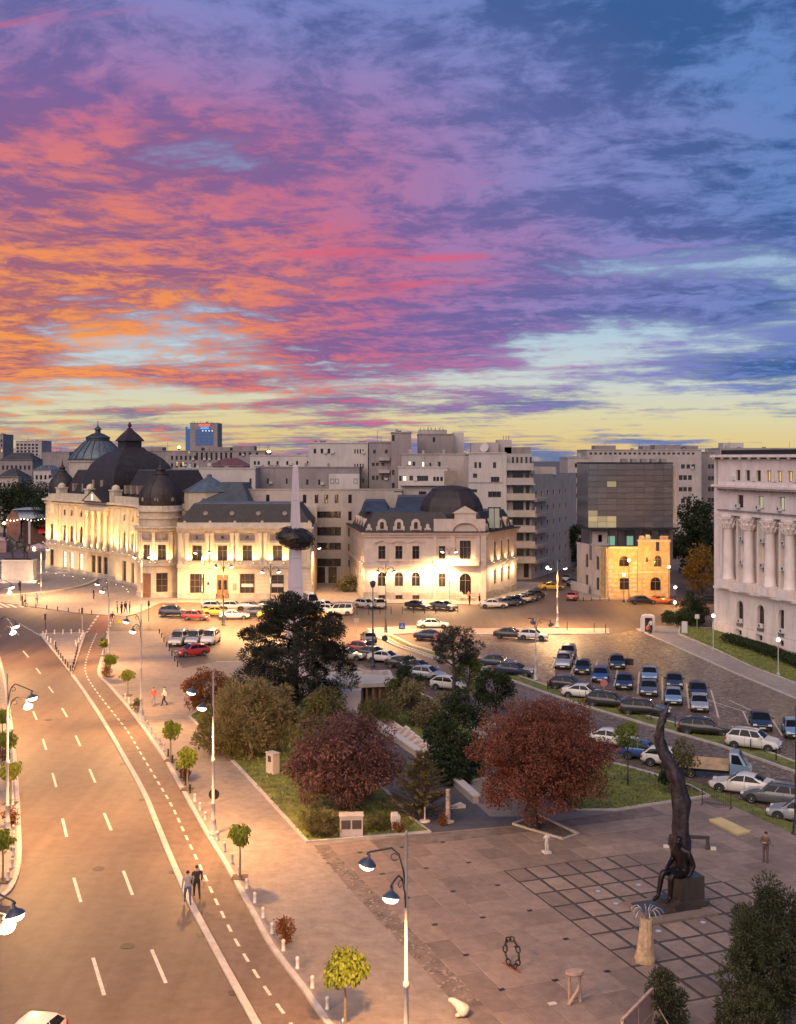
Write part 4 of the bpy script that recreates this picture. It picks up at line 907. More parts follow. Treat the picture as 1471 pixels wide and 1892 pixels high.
block('terrace_flats', 'grey flats under the roof terrace with a lit white window', 742, 864, 244, 840, [(757, 852, 862, 5, 'x', 1), (782, 853, 863, 5, 'x', 1), (795, 855, 862, 4, 'd', 1), (812, 853, 862, 5, 'd', 1), (765, 853, 861, 5, 'd', 1)], M_GREY, 12)
b, f = block('band_window_flats', 'pink-grey low flats with a long window band behind the villa roof', 736, 827, 238, 864, [(740, 879, 889, 5), (748, 879, 889, 7, 'x', 2), (760, 879, 888, 7), (781, 879, 889, 21, 'd', 5), (803, 881, 889, 5, 'd', 1), (809, 881, 889, 5, 'd', 1), (816, 881, 889, 5, 'd', 1), (781, 908, 914, 14, 'd', 4)], M_PALE, 14)
MB().box(XP(740, 238), XP(822, 238), 236.8, 238, ZP(897, 238), ZP(890, 238)).build('balcony', M_PALE, b)
block('dark_gable_flats', 'dark brown windowless party wall right of the villa dome', 826, 868, 252, 841, [], M_GREY2, 10)
# art-deco corner block
def deco():
    Y = 234; b = thing('deco_apartment_block', 'tall pink-grey corner apartment block with stacked curved balconies right of the villa', 'building', (XP(866, Y), Y, 0))
    X0 = XP(866, Y); f = Fac(b, X0, Y, 0.0); U = lambda p: XP(p, Y)-X0; z1 = ZP(838, Y); Q = lambda y: ZP(y, Y)
    wl = [(879, 854, 865, 5), (887, 854, 865, 5), (914, 854, 865, 6), (878, 875, 883, 8), (915, 881, 891, 16), (914, 908, 919, 24), (874, 904, 910, 16), (914, 937, 945, 24)]
    ops = [(U(c-w/2), U(c+w/2), Q(yb), Q(ya)) for c, ya, yb, w in wl]
    mb = MB(); f.wall(mb, 0, U(935), 0, z1, ops); mb.quad((X0, Y, 0), (X0, Y+30, 0), (X0, Y+30, z1), (X0, Y, z1)); mb.build('wall', M_PALE, b)
    for c, ya, yb, w in wl: f.window(U(c), Q(yb), U(c+w)-U(c), Q(ya)-Q(yb), 3 if w > 14 else 2, 1)
    f.part('corner_fin', M_PALE, (U(929), U(936), -.2, .5, 0, z1-.4))
    f.part('string_course', M_GREY2, (0, U(935), -.02, .12, Q(892), Q(891)))
    # balconied front, one storey set back above the other
    dA = 1.5; fl = [(838, 866, 938, 1000, -2.5), (866, 893, 936, 992, -.2), (893, 921, 934, 976, .0), (921, 952, 934, 983, .9), (952, 980, 946, 983, 1.1), (980, 1009, 952, 983, 1.1), (1009, 1037, 952, 984, 1.1), (1037, 1098, 952, 984, 0.6)]
    floors = [838, 866, 893, 921, 952, 980, 1009, 1037, 1098]
    ur = U(983)
    for i, (a, c) in enumerate(zip(floors, floors[1:])):
        zt, zb = Q(a), Q(c); mb = MB(); o = []
        if i == 0: o = [(U(p-2), U(p+2), zb+.9, zb+2.3) for p in (950, 958, 966, 975, 983)]
        elif i < 7: o = [(U(948), U(968), zb+1.0, zt-.5), (U(972), U(979), zb+1.0, zt-.5)]
        else: o = [(U(968), U(978), .3, 3.2)]
        set_ = -2.2 if i == 0 else (-1.2 if i == 1 else -.4)
        f.wall(mb, U(935), ur, zb, zt, o, d=set_); mb.build('storey_wall', M_GREY if i < 3 else M_TAN, b)
        for q in o: f.window((q[0]+q[1])/2, q[2], q[1]-q[0], q[3]-q[2], 3 if q[1]-q[0] > 1.5 else 1, 1, d=set_)
        if 0 < i < 8:
            f.part('balcony_slab', M_GREY if i < 3 else M_TAN, (U(935), ur+.5, set_-.05, 1.3, zt-.3, zt), (U(936), ur+.5, 1.15, 1.3, zt, zt+1.0) if i > 2 else (U(936), ur+.2, 1.0, 1.15, zt, zt+1.1))
    # side along the narrow street, receding
    Sx = X0+ur; S_ = Fac(b, Sx, Y, atan2(32, 13.5)); Ls = hypot(32, 13.5); zs = Q(877)
    cols = [3, 7, 11.5, 16, 21, 26]; rows_ = [(909, 918), (937, 946), (966, 975), (995, 1003), (1022, 1031), (1049, 1058)]
    ops = [(u-.6, u+.6, Q(c), Q(a)) for u in cols for a, c in rows_]
    mb = MB(); S_.wall(mb, 0, Ls, 0, zs, ops); mb.build('street_wall', M_TAN, b)
    for u in cols:
        for k, (a, c) in enumerate(rows_): S_.window(u, Q(c), 1.2, Q(a)-Q(c), 2, 1, lit='w' if (u == 3 and k == 1) else 'd')
    for k, y in enumerate((921, 950, 980, 1008, 1036)): S_.part('side_balcony', M_TAN, (0.0, 9.0, -.05, 1.0, Q(y+6), Q(y)))
    MB().prism([(X0+.2, Y+2.4), (Sx-.2, Y+2.4), (Sx+13, Y+32), (X0+.2, Y+32)], zs-.4, zs-.1).build('roof', M_DKROOF, b)
    MB().prism([(X0, Y+.3), (X0+U(935), Y+.3), (X0+U(935), Y+14), (X0, Y+14)], z1-.4, z1-.2).build('roof', M_DKROOF, b)
    f.part('parapet', M_PALE, (-.1, U(936), -.2, .15, z1, z1+.25))
    f.part('penthouse', M_GREY, (U(872), U(922), -7, -1.5, z1, Q(818))); f.part('penthouse', M_GREY2, (U(935), U(984), -9, -3, z1-.3, Q(826))); f.part('penthouse', M_GREY, (U(922), U(948), -8, -3, z1, Q(812)))
    f.part('stair_hut', M_GREY, (U(1003), U(1045), -22, -14, zs-.2, Q(864)))
    mb = MB(); c = f.pt(U(897), -1.2, 0); mb.lathe([(0, 0), (.5, .1), (.95, .35)], 14); dsh = inst('satellite_dish', mb.mesh('satellite_dish', M_PALE), b, Vector((c[0], c[1], Q(828))) - ORG[b.name]); dsh.rotation_euler = (R(70), 0, R(-30))
    for p in (934, 939, 944): f.part('roof_mast', M_IRON, (U(p), U(p)+.08, -5, -4.9, Q(812), Q(804)))
deco()
# ------------------------------------------------------------------ glass cube standing in the brick ruin
M_BRICK = mat('yellow_brick', (0.46, 0.32, 0.16), 0.9, var=0.3, vscale=1.4, bump=0.5, bscale=5, dirt=((0.22, 0.15, 0.09), 1.6, 0.5))
M_BRICK2 = mat('stone_quoin', (0.50, 0.40, 0.27), 0.9, var=0.25, vscale=1.2)
M_CUBE = mat('tinted_curtain_glass', (0.185, 0.18, 0.185), 0.17, 0.55, spec=0.6, objrand=0.12)
M_CUBEL = mat('lit_office_glass', (0.2, 0.18, 0.1), 0.2, emit=(1.0, 0.86, 0.55), estr=0.22, objrand=0.5)
def cube():
    b = thing('glass_cube_office', 'dark glass cube office standing on an old brick house', 'building', (33, 205, 0))
    Y = 207; X0, X1 = XP(1087, Y), XP(1243, Y); z0, z1 = ZP(975, Y), ZP(857, Y); f = Fac(b, X0, Y, 0.0); L = X1-X0
    MB().box(X0+.15, X1-.15, Y+.12, Y+13, z0, z1-.05).build('core_wall', mat('cube_core', (0.05, 0.045, 0.045), 0.7), b)
    nc, nr = 9, 11; w, h = L/nc, (z1-z0)/nr
    pm = MB().box(.03, w-.03, -.02, .05, .03, h-.03); PM = pm.mesh('glass_panel', M_CUBE); PL = pm.mesh('glass_panel', M_CUBEL)
    for i in range(nc):
        for j in range(nr):
            lit = (j in (0, 1) and i < 3) or (j == 2 and i == 0) or (j == 7 and i == 2)
            inst('glass_panel', PL if lit else PM, b, Vector((X0+i*w, Y, z0+j*h)) - ORG[b.name])
    # side returns
    for k in range(6):
        MB().box(X0-.06, X0+.02, Y+.1+k*2.1, Y+2.1+k*2.1, z0+.05, z1-.05).build('side_panel', M_CUBE, b)
        MB().box(X1-.02, X1+.06, Y+.1+k*2.1, Y+2.1+k*2.1, z0+.05, z1-.05).build('side_panel', M_CUBE, b)
    MB().box(X1-.05, X1+.9, Y+.8, Y+1.6, z0, z1-.3).build('edge_fin', M_TAN, b)
    MB().box(X0-.2, X1+.6, Y-.3, Y+13, z0-.45, z0-.02).build('soffit', M_IRON, b); MB().box(X0-.05, X1+.1, Y-.05, Y+13, z1, z1+.25).build('roof_edge', M_IRON, b)
    MB().box(X0+.6, X1+.4, Y+1.6, Y+12, 6, z0-.45).build('recessed_storey', M_CUBE, b)
    for k in range(10): MB().box(X0+1+k*1.45, X0+1.1+k*1.45, Y+1.45, Y+1.6, 6, z0-.45).build('mullion', M_IRON, b)
    for k in range(3): MB().box(X0+3.8+k*3.2, X0+4.9+k*3.2, Y+1.50, Y+1.58, 8.6, 10.2).build('lit_pane', mat('green_glow', (0.1, 0.2, 0.15), 0.3, emit=(0.35, 0.62, 0.45), estr=0.5), b)
    for k in range(5): MB().box(XP(1150+k*18, Y+4), XP(1160+k*18, Y+4), Y+4, Y+6, z1+.25, z1+.9).build('roof_unit', M_GREY2, b)
    h_ = thing('brick_house_shell', 'ornate old brick house shell lit yellow by sodium lamps under the glass cube', 'building', (36, 201, 0))
    Yb = 201.5; x0 = XP(1124, Yb); B = Fac(h_, x0, Yb, 0.0); U = lambda p: XP(p, Yb)-x0; Q = lambda y: ZP(y, Yb); Lb = U(1237)
    ops = [(U(1144), U(1163), Q(1047), Q(1027), True), (U(1145), U(1163), Q(1090), Q(1068)), (U(1207), U(1222), Q(1047), Q(1026), True), (U(1201), U(1221), Q(1091), Q(1066), True), (U(1193), U(1197), Q(1038), Q(1030)), (U(1211), U(1218), Q(1018), Q(1001))]
    mb = MB(); B.wall(mb, 0, U(1178), 0, Q(1012), [o for o in ops if o[0] < U(1178)], dep=.4); B.wall(mb, U(1178), Lb, 0, Q(1000), [o for o in ops if o[0] > U(1178)], d=.35, dep=.4); mb.build('wall', M_BRICK, h_)
    for k, o in enumerate(ops[:4]): B.window((o[0]+o[1])/2, o[2], o[1]-o[0], o[3]-o[2], 2, 2, arch=len(o) > 4, dep=.3, d=0 if k < 2 else .35)
    for k in range(8):
        z = Q(1100) + k*.75
        if z+.35 < Q(1012): B.part('quoin', M_BRICK2, (.0, .55 if k % 2 else .85, -.02, .1, z, z+.45)); B.part('quoin', M_BRICK2, (U(1178)-.85, U(1178)-.02, -.02, .1, z, z+.45))
        if z < Q(1066): B.part('brick_band', M_BRICK2, (.9, U(1143), -.02, .06, z, z+.3)); B.part('brick_band', M_BRICK2, (U(1165), U(1177)-.6, -.02, .06, z, z+.3))
        if z+.4 < Q(1030): B.part('quoin', M_BRICK2, (U(1188), U(1192), .33, .42, z, z+.4))
    B.part('cornice', M_BRICK2, (0, U(1178), -.2, .35, Q(1014), Q(1010))); B.part('cornice', M_BRICK2, (U(1177), Lb+.1, -.1, .7, Q(1001), Q(997)))
    B.part('string_course', M_BRICK2, (0, U(1178), -.02, .15, Q(1060), Q(1058))); B.part('string_course', M_BRICK2, (U(1178), Lb, .3, .5, Q(1058), Q(1055)))
    B.part('parapet_wall', M_BRICK, (U(1178)+.2, U(1200), .0, .3, Q(997), Q(992)), (U(1219), Lb-.3, 0, .3, Q(1000), Q(990)))
    for k, (p, y) in enumerate(((1185, 990), (1196, 988))): B.part('broken_pier', M_BRICK2, (U(p)-.3, U(p)+.4, -.3, .4, Q(997), Q(y)))
    S_ = Fac(h_, x0-3.2, Yb+14, atan2(-14, 3.2)); Ls = hypot(14, 3.2); mb = MB(); S_.wall(mb, 0, Ls, 0, Q(1012), [(9, 10.4, 4.5, 7, True), (9, 10.4, 1, 3.2), (4, 5.4, 4.5, 7, True), (4, 5.4, 1, 3.2)]); mb.build('side_wall', M_GREY, h_)
    for u in (4.7, 9.7): S_.window(u, 4.5, 1.4, 2.5, 2, 2, arch=True); S_.window(u, 1, 1.4, 2.2, 2, 1)
    for u in (11.6, 12.6, 13.7): S_.part('pier', M_BRICK, (u, u+.5, -.02, .3, 0, Q(1012)))
    t = Fac(h_, XP(1095, 208), 208, 0); mb = MB(); t.box(mb, 0, 2.6, -2.6, 0, 0, 11.2); t.box(mb, -.2, 2.8, -2.8, .2, 8.6, 8.9); mb.build('corner_turret', M_GREY, h_); t.window(1.3, 9.2, .7, 1.3, 1, 1, dep=-.04)
    S_.part('fence_wall', M_GREY, (-1, 7, .5, .8, 0, 1.6))
cube()
# ------------------------------------------------------------------ colonnaded ministry on the right
M_MIN = mat('ministry_stone', (0.74, 0.63, 0.575), 0.85, var=0.10, vscale=0.5, bump=0.1, bscale=5, dirt=((0.30, 0.25, 0.24), 1.2, 0.35))
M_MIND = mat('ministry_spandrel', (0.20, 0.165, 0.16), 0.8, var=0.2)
M_AC = mat('air_unit_white', (0.6, 0.58, 0.55), 0.6)
def ministry():
    b = thing('ministry_building', 'pink-grey stone ministry with giant columns and lit windows at the right edge', 'building', (44, 160, 0))
    A = atan2(-18.3, 5.23); f = Fac(b, 43.8, 165, A); L = 36.0
    cols = [3.9, 8.8, 13.7, 18.0, 22.9, 27.8, 32.7]; wn = [6.55, 11.4, 16.1, 20.6, 25.5, 30.3]
    g = [(u-.75, u+.75, 1.95, 4.9, True) for u in wn] + [(u-.7, u+.7, .25, .95) for u in wn]
    mid = [o for u in wn for o in ((u-.8, u+.8, 6.9, 9.0), (u-.8, u+.8, 10.3, 12.3), (u-.8, u+.8, 13.5, 15.7))]
    at = [(u-.75, u+.75, 17.3, 19.0) for u in wn]; up = [(u+s_-.55, u+s_+.55, 20.9, 22.3) for u in wn for s_ in (-1.15, 1.15)]
    mb = MB(); f.wall(mb, 0, L, 0, 6.3, g, dep=.45); f.wall(mb, 2.2, L, 6.3, 16.2, mid, d=-.9, dep=.3); f.wall(mb, 0, 2.2, 6.3, 16.2); f.wall(mb, 0, L, 16.2, 20, at, dep=.4); f.wall(mb, 0.4, L, 20, 24.2, up, d=-.4, dep=.35)
    f.box(mb, 2.1, 2.2, -.95, 0, 6.3, 16.2)
    bk = [f.pt(u, d, 0)[:2] for u, d in ((0, 0), (L, 0), (L, -22), (0, -22))]
    mb.quad((*bk[0], 0), (*bk[3], 0), (*bk[3], 24.2), (*bk[0], 24.2)); mb.build('wall', M_MIN, b)
    MB().prism(bk, 23.8, 24.0).build('roof', M_DKROOF, b)
    f.part('roof_cornice', M_MIN, (-.5, L, -1, .4, 24.0, 24.35)); f.part('roof_railing', M_IRON, (0, L, -1.2, -1.1, 24.4, 25.0))
    for k in range(16): f.part('cornice_bracket', M_MIN, (k*2.2, k*2.2+.3, -.3, .3, 23.75, 23.99))
    f.part('main_cornice', M_MIN, (1.0, L, -.05, 1.1, 20.0, 20.3), (1.2, L, -.05, .75, 19.75, 20.0)); f.part('main_cornice_cap', M_MIN, (2.0, L, -.05, .5, 20.3, 20.75))
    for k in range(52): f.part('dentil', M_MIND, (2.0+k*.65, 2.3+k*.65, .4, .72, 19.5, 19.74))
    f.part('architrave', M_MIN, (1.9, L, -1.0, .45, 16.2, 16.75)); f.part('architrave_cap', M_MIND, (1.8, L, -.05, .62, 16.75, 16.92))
    f.part('base_cornice', M_MIN, (.9, L, -.05, .7, 6.05, 6.35)); f.part('base_cornice', M_MIN, (-.02, L, -.05, .2, 1.1, 1.4))
    f.part('plinth', M_MIN, (-.02, 5.8, -.05, .25, 0, 1.1), *[(a+.75, c-.75, -.05, .25, 0, 1.1) for a, c in zip(wn, wn[1:])])
    for u in cols:
        c = f.pt(u, .15, 0); mb = MB().lathe([(.90, 7.5), (.90, 7.7), (.76, 7.9), (.73, 9), (.71, 11), (.62, 14.3), (.66, 14.4)], 20, c[0], c[1]); o = mb.build('column', M_MIN, b, smooth=True)
        cap = MB().lathe([(.74, 14.4), (.78, 14.7), (.95, 15.2), (.86, 15.3), (1.1, 15.9), (1.15, 16.0), (1.15, 16.2)], 12, c[0], c[1])
        for k in range(12):
            t = 2*pi*k/12; cap.tube([(c[0]+.8*cos(t), c[1]+.8*sin(t), 14.5), (c[0]+1.0*cos(t), c[1]+1.0*sin(t), 15.0), (c[0]+1.25*cos(t), c[1]+1.25*sin(t), 15.15)], [.12, .14, .08], 4)
            cap.tube([(c[0]+.85*cos(t+.26), c[1]+.85*sin(t+.26), 15.2), (c[0]+1.1*cos(t+.26), c[1]+1.1*sin(t+.26), 15.7), (c[0]+1.35*cos(t+.26), c[1]+1.35*sin(t+.26), 15.8)], [.12, .14, .08], 4)
        cap.build('capital', M_MIN, o); f.part('pedestal', M_MIN, (u-1.15, u+1.15, -.9, 1.2, 6.35, 7.5))
        f.part('pier', M_MIN, (u+1.2, u+1.6, -.95, -.3, 6.35, 16.1))
        f.part('rusticated_pier', M_MIN, (u-1.3, u+1.3, -.02, .12, 1.45, 6.0))
    lit = {(0, 2): 'd', (0, 0): 'w', (1, 1): 'w', (1, 0): 'w', (2, 1): 'w', (2, 0): 'w', (1, 2): 'g'}
    for k, u in enumerate(wn):
        f.window(u, 1.95, 1.5, 2.95, 2, 2, arch=True, dep=.38); f.window(u, .25, 1.4, .7, 2, 1, dep=.38)
        f.part('window_apron', M_MIND, (u-.75, u+.75, -.3, .1, 1.45, 1.95)); f.part('balustrade', M_MIN, (u-1.1, u+1.3, -.2, .5, 6.4, 7.2))
        for r_, (z, h) in enumerate(((6.9, 2.1), (10.3, 2.0), (13.5, 2.2))): f.window(u, z, 1.6, h, 2, 2, lit=lit.get((k, r_), 'd'), d=-.9, dep=.25, fm=M_FRAMEW if (k, r_) in lit else M_FRAME)
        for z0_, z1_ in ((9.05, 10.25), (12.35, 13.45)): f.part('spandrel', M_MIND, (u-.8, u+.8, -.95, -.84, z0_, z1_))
        f.window(u, 17.3, 1.5, 1.7, 2, 1, lit='g' if k in (1, 2) else 'd', dep=.34)
        for s_ in (-1.15, 1.15): f.window(u+s_, 20.9, 1.1, 1.4, 2, 1, lit='w' if (k, s_) in ((2, -1.15), (2, 1.15), (1, 1.15)) else 'd', d=-.4, dep=.3)
        for z, dd, du in ((12.9, -.75, -.5), (9.7, -.75, -.5), (17.25, .05, -.3), (2.0, .12, .4)):
            ac = MB(); f.box(ac, u+du-.4, u+du+.4, dd, dd+.38, z, z+.55); o = ac.build('air_unit', M_AC, b)
            fan = MB(); P = [f.pt(u+du-.05+.19*cos(t*pi/5), dd+.39, z+.28+.19*sin(t*pi/5)) for t in range(10)]; fan.quad(*P); fan.build('fan_grille', M_IRON, o)
        ac = MB(); f.box(ac, u-2.3, u-1.85, -.38, .0, 20.9, 21.45); ac.build('air_unit', M_AC, b)
ministry()
# ------------------------------------------------------------------ housing behind
b, f = block('slab_apartments', 'long pale apartment slab behind the glass cube, rows of small windows', 1084, 1296, 300, 832, row([1092+k*9 for k in range(22)], 836, 840, 5, nv=1) + row((1262, 1272, 1281), 858, 866, 7) + row((1258, 1266, 1275), 878, 887, 7) + row((1258, 1266, 1275), 900, 908, 7) + row((1262, 1272), 921, 930, 7), M_GREY, 16)
for x0, x1, y in ((1100, 1138, 823), (1188, 1202, 824), (1210, 1258, 822), (1268, 1290, 824)): roofbox(b, x0, x1, 304, 832, y, 6, M_GREY2)
block('left_apartments', 'pale apartment block with balconies between deco block and glass cube', 1049, 1089, 285, 846, row((1066, 1077, 1084), 856, 864, 8) + row((1066, 1077), 874, 883, 9) + row((1066, 1077, 1085), 893, 901, 8) + row((1066, 1077, 1084), 912, 920, 8) + row((1080,), 874, 883, 6, 'w'), M_GREY, 14)
block('brown_slab_apartments', 'dark brown apartment end wall left of the ministry', 1296, 1322, 312, 836, row((1311, 1317), 858, 866, 5) + row((1311, 1317), 880, 888, 5) + row((1311, 1317), 900, 908, 5) + row((1311, 1317), 920, 928, 5), M_GREY2, 14)
b, f = block('distant_flat_roofs', 'long grey flat-roofed block peeking above the ministry roof', 1330, 1480, 330, 829, row([1342+k*12 for k in range(11)], 833, 838, 5, nv=1), M_GREY, 14)
roofbox(b, 1336, 1374, 334, 829, 818, 5, M_PALE)
block('street_house', 'low old house with blue roof at the end of the narrow street', 1053, 1090, 270, 948, row((1062, 1072, 1082), 962, 978, 5), M_TAN, 12)
block('street_end_house', 'dim old house closing the narrow street', 1000, 1060, 400, 900, row((1020, 1035, 1050), 930, 940, 5), M_GREY2, 12)
# ------------------------------------------------------------------ skyline on the left
def ornate_row():
    b, f = block('old_hotel_row', 'long ornate grey building with arched attic windows on the left skyline', 255, 490, 330, 834, row([318+k*8.5 for k in range(6)], 842, 850, 4, nv=1) + row([318+k*8.5 for k in range(6)], 856, 864, 4, nv=1) + row([364+k*9 for k in range(8)], 836, 850, 4, nv=1) + [(349, 833.9, 838, 5, 'w', 1), (327, 853, 861, 4.5, 'w', 1), (338, 853, 861, 4.5, 'w', 1)] + row((444, 452, 462, 475), 836, 842, 5, nv=1), M_GREY2, 16)
    for x0, x1, y in ((262, 300, 826), (355, 372, 827), (385, 425, 826), (430, 470, 824)): roofbox(b, x0, x1, 335, 834, y, 6, M_GREY2)
ornate_row()
b, f = block('red_roof_house', 'low house with dark red hipped roof behind the library', 385, 450, 285, 862, [], M_GREY2, 12)
mb = MB(); x0, x1 = XP(380, 285), XP(455, 285); mb.add([(x0, 284.5, ZP(862, 285)), (x1, 284.5, ZP(862, 285)), (x1, 298, ZP(862, 285)), (x0, 298, ZP(862, 285)), (x0+4, 291, ZP(846, 285)), (x1-3, 291, ZP(846, 285))], [(0,1,5,4), (1,2,5), (2,3,4,5), (3,0,4)]); mb.build('hip_roof', M_REDROOF, b)
def tower():
    Y = 620; b, f = block('hotel_tower', 'distant blue-lit hotel tower with red rooftop sign', 351, 402, Y, 782, [], M_GREY2, 16)
    X0 = XP(351, Y); U = lambda p: XP(p, Y)-X0
    M_TB = mat('tower_blue_glass', (0.05, 0.09, 0.2), 0.2, emit=(0.06, 0.14, 0.36), estr=0.35)
    for i in range(6):
        for j in range(5): f.part('glass_bay', M_TB, (U(361+i*5.6), U(366+i*5.6), 0, .2, ZP(822-j*6, Y), ZP(817-j*6, Y)))
    MB().box(XP(341, Y), XP(350.5, Y), Y+3, Y+15, 0, ZP(788, Y)).build('side_tower', M_TB, b)
    f.part('red_sign', mat('sign_red', (0.5, 0.05, 0.04), 0.5, emit=(1.0, 0.12, 0.09), estr=1.0), (U(368), U(388), .1, .5, ZP(788, Y), ZP(783.5, Y)))
    f.part('blue_sign', mat('sign_blue', (0.05, 0.2, 0.5), 0.5, emit=(0.05, 0.40, 1.0), estr=0.9), (U(371), U(386), .1, .5, ZP(793, Y), ZP(789, Y)))
    MB().box(XP(345, Y), XP(350, Y), Y+2.8, Y+3, ZP(792, Y), ZP(788.5, Y)).build('blue_sign', MATS['sign_blue'], b)
    for k in range(4): f.part('lit_window', M_WHITEP, (U(374+k*5.8), U(376+k*5.8), 0, .3, ZP(797, Y), ZP(795, Y)))
    for k in range(8): f.part('roof_mast', M_IRON, (U(353+k*5), U(353.6+k*5), -3, -2.8, ZP(782, Y), ZP(777+(k % 3), Y)))
tower()
block('left_tower_block', 'grey balcony tower block on the far left skyline', 29, 77, 560, 815, [(33+i*7, 820+j*6, 824+j*6, 4.5, 'd', 1) for i in range(6) for j in range(4)], M_GREY, 16)
block('edge_tower', 'tall dark tower cut by the left picture edge', -14, 6, 600, 803, [(-2+i*5, 812+j*9, 817+j*9, 3, 'w' if j == 2 else 'd', 1) for i in range(2) for j in range(3)], M_GREY2, 16)
for nm, lb, x0, x1, Y, y1, m in (('far_low_house', 'low dark house under the left skyline tower', 0, 60, 480, 850, M_GREY2), ('long_dark_roof', 'long dark flat building left of the round dome', 78, 128, 520, 836, M_GREY2), ('gabled_house', 'small cream gabled house at the left', 62, 92, 400, 868, M_PALE),
        ('brown_house', 'brown old house with lit lamps at far left', -6, 34, 380, 882, M_TAN), ('pediment_house', 'white house with pediment beside the small library dome', 78, 118, 360, 892, M_PALE)):
    b, f = block(nm, lb, x0, x1, Y, y1, row([x0+6+k*8 for k in range(int((x1-x0-6)/8)+1)], y1+10, y1+18, 4, nv=1) if nm not in ('long_dark_roof',) else [], m, 14)
    X0, X1, z = XP(x0-1, Y), XP(x1+1, Y), ZP(y1, Y); mb = MB(); h = (X1-X0)*.25
    if nm in ('gabled_house', 'pediment_house'):
        mb.add([(X0, Y-.4, z), (X1, Y-.4, z), ((X0+X1)/2, Y-.4, z+h), (X0, Y+14, z), (X1, Y+14, z), ((X0+X1)/2, Y+14, z+h)], [(0,1,2), (0,2,5,3), (1,4,5,2), (3,5,4)]); mb.build('gable_roof', M_ZINC if nm == 'gabled_house' else M_PALE, b)
    elif nm != 'long_dark_roof':
        mb.add([(X0, Y-.4, z), (X1, Y-.4, z), (X1, Y+14, z), (X0, Y+14, z), (X0+3, Y+6, z+3), (X1-3, Y+6, z+3)], [(0,1,5,4), (1,2,5), (2,3,4,5), (3,0,4)]); mb.build('hip_roof', M_DKROOF, b)
def concert_hall():
    Y = 430; cx = XP(181, Y); b = thing('round_concert_hall', 'round hall with ribbed blue-grey dome and lantern behind the library', 'building', (cx, Y, 0)); s_ = Y/F
    z0 = ZP(851, Y); zm = ZP(812, Y); zt = ZP(796, Y)
    MB().lathe([(10.2, 0), (10.2, z0-.6), (10.6, z0-.4), (10.6, z0)], 32, cx, Y).build('drum_wall', M_TAN, b)
    prof = [(10.3, z0), (9.6, z0+1.4), (8.4, z0+3.0), (6.6, z0+4.9), (4.6, zm-.8), (4.2, zm-.6)]
    o = MB().lathe(prof, 40, cx, Y).build('dome', M_ZINC, b, smooth=True)
    for i in range(20):
        t = 2*pi*i/20; MB().tube([(cx+r*1.012*cos(t), Y+r*1.012*sin(t), z+.05) for r, z in prof], .16, 4).build('rib', M_ZINCD, o)
    MB().lathe([(4.2, zm-.6), (4.2, zm+.5), (4.5, zm+.6), (4.4, zm+.8), (2.2, zm+2.0), (1.0, zm+2.4), (.9, zm+3.4), (1.5, zm+3.5), (.5, zm+4.6), (.15, zm+5.0), (.1, zm+6.8)], 20, cx, Y).build('lantern', M_ZINCD, o)
concert_hall()
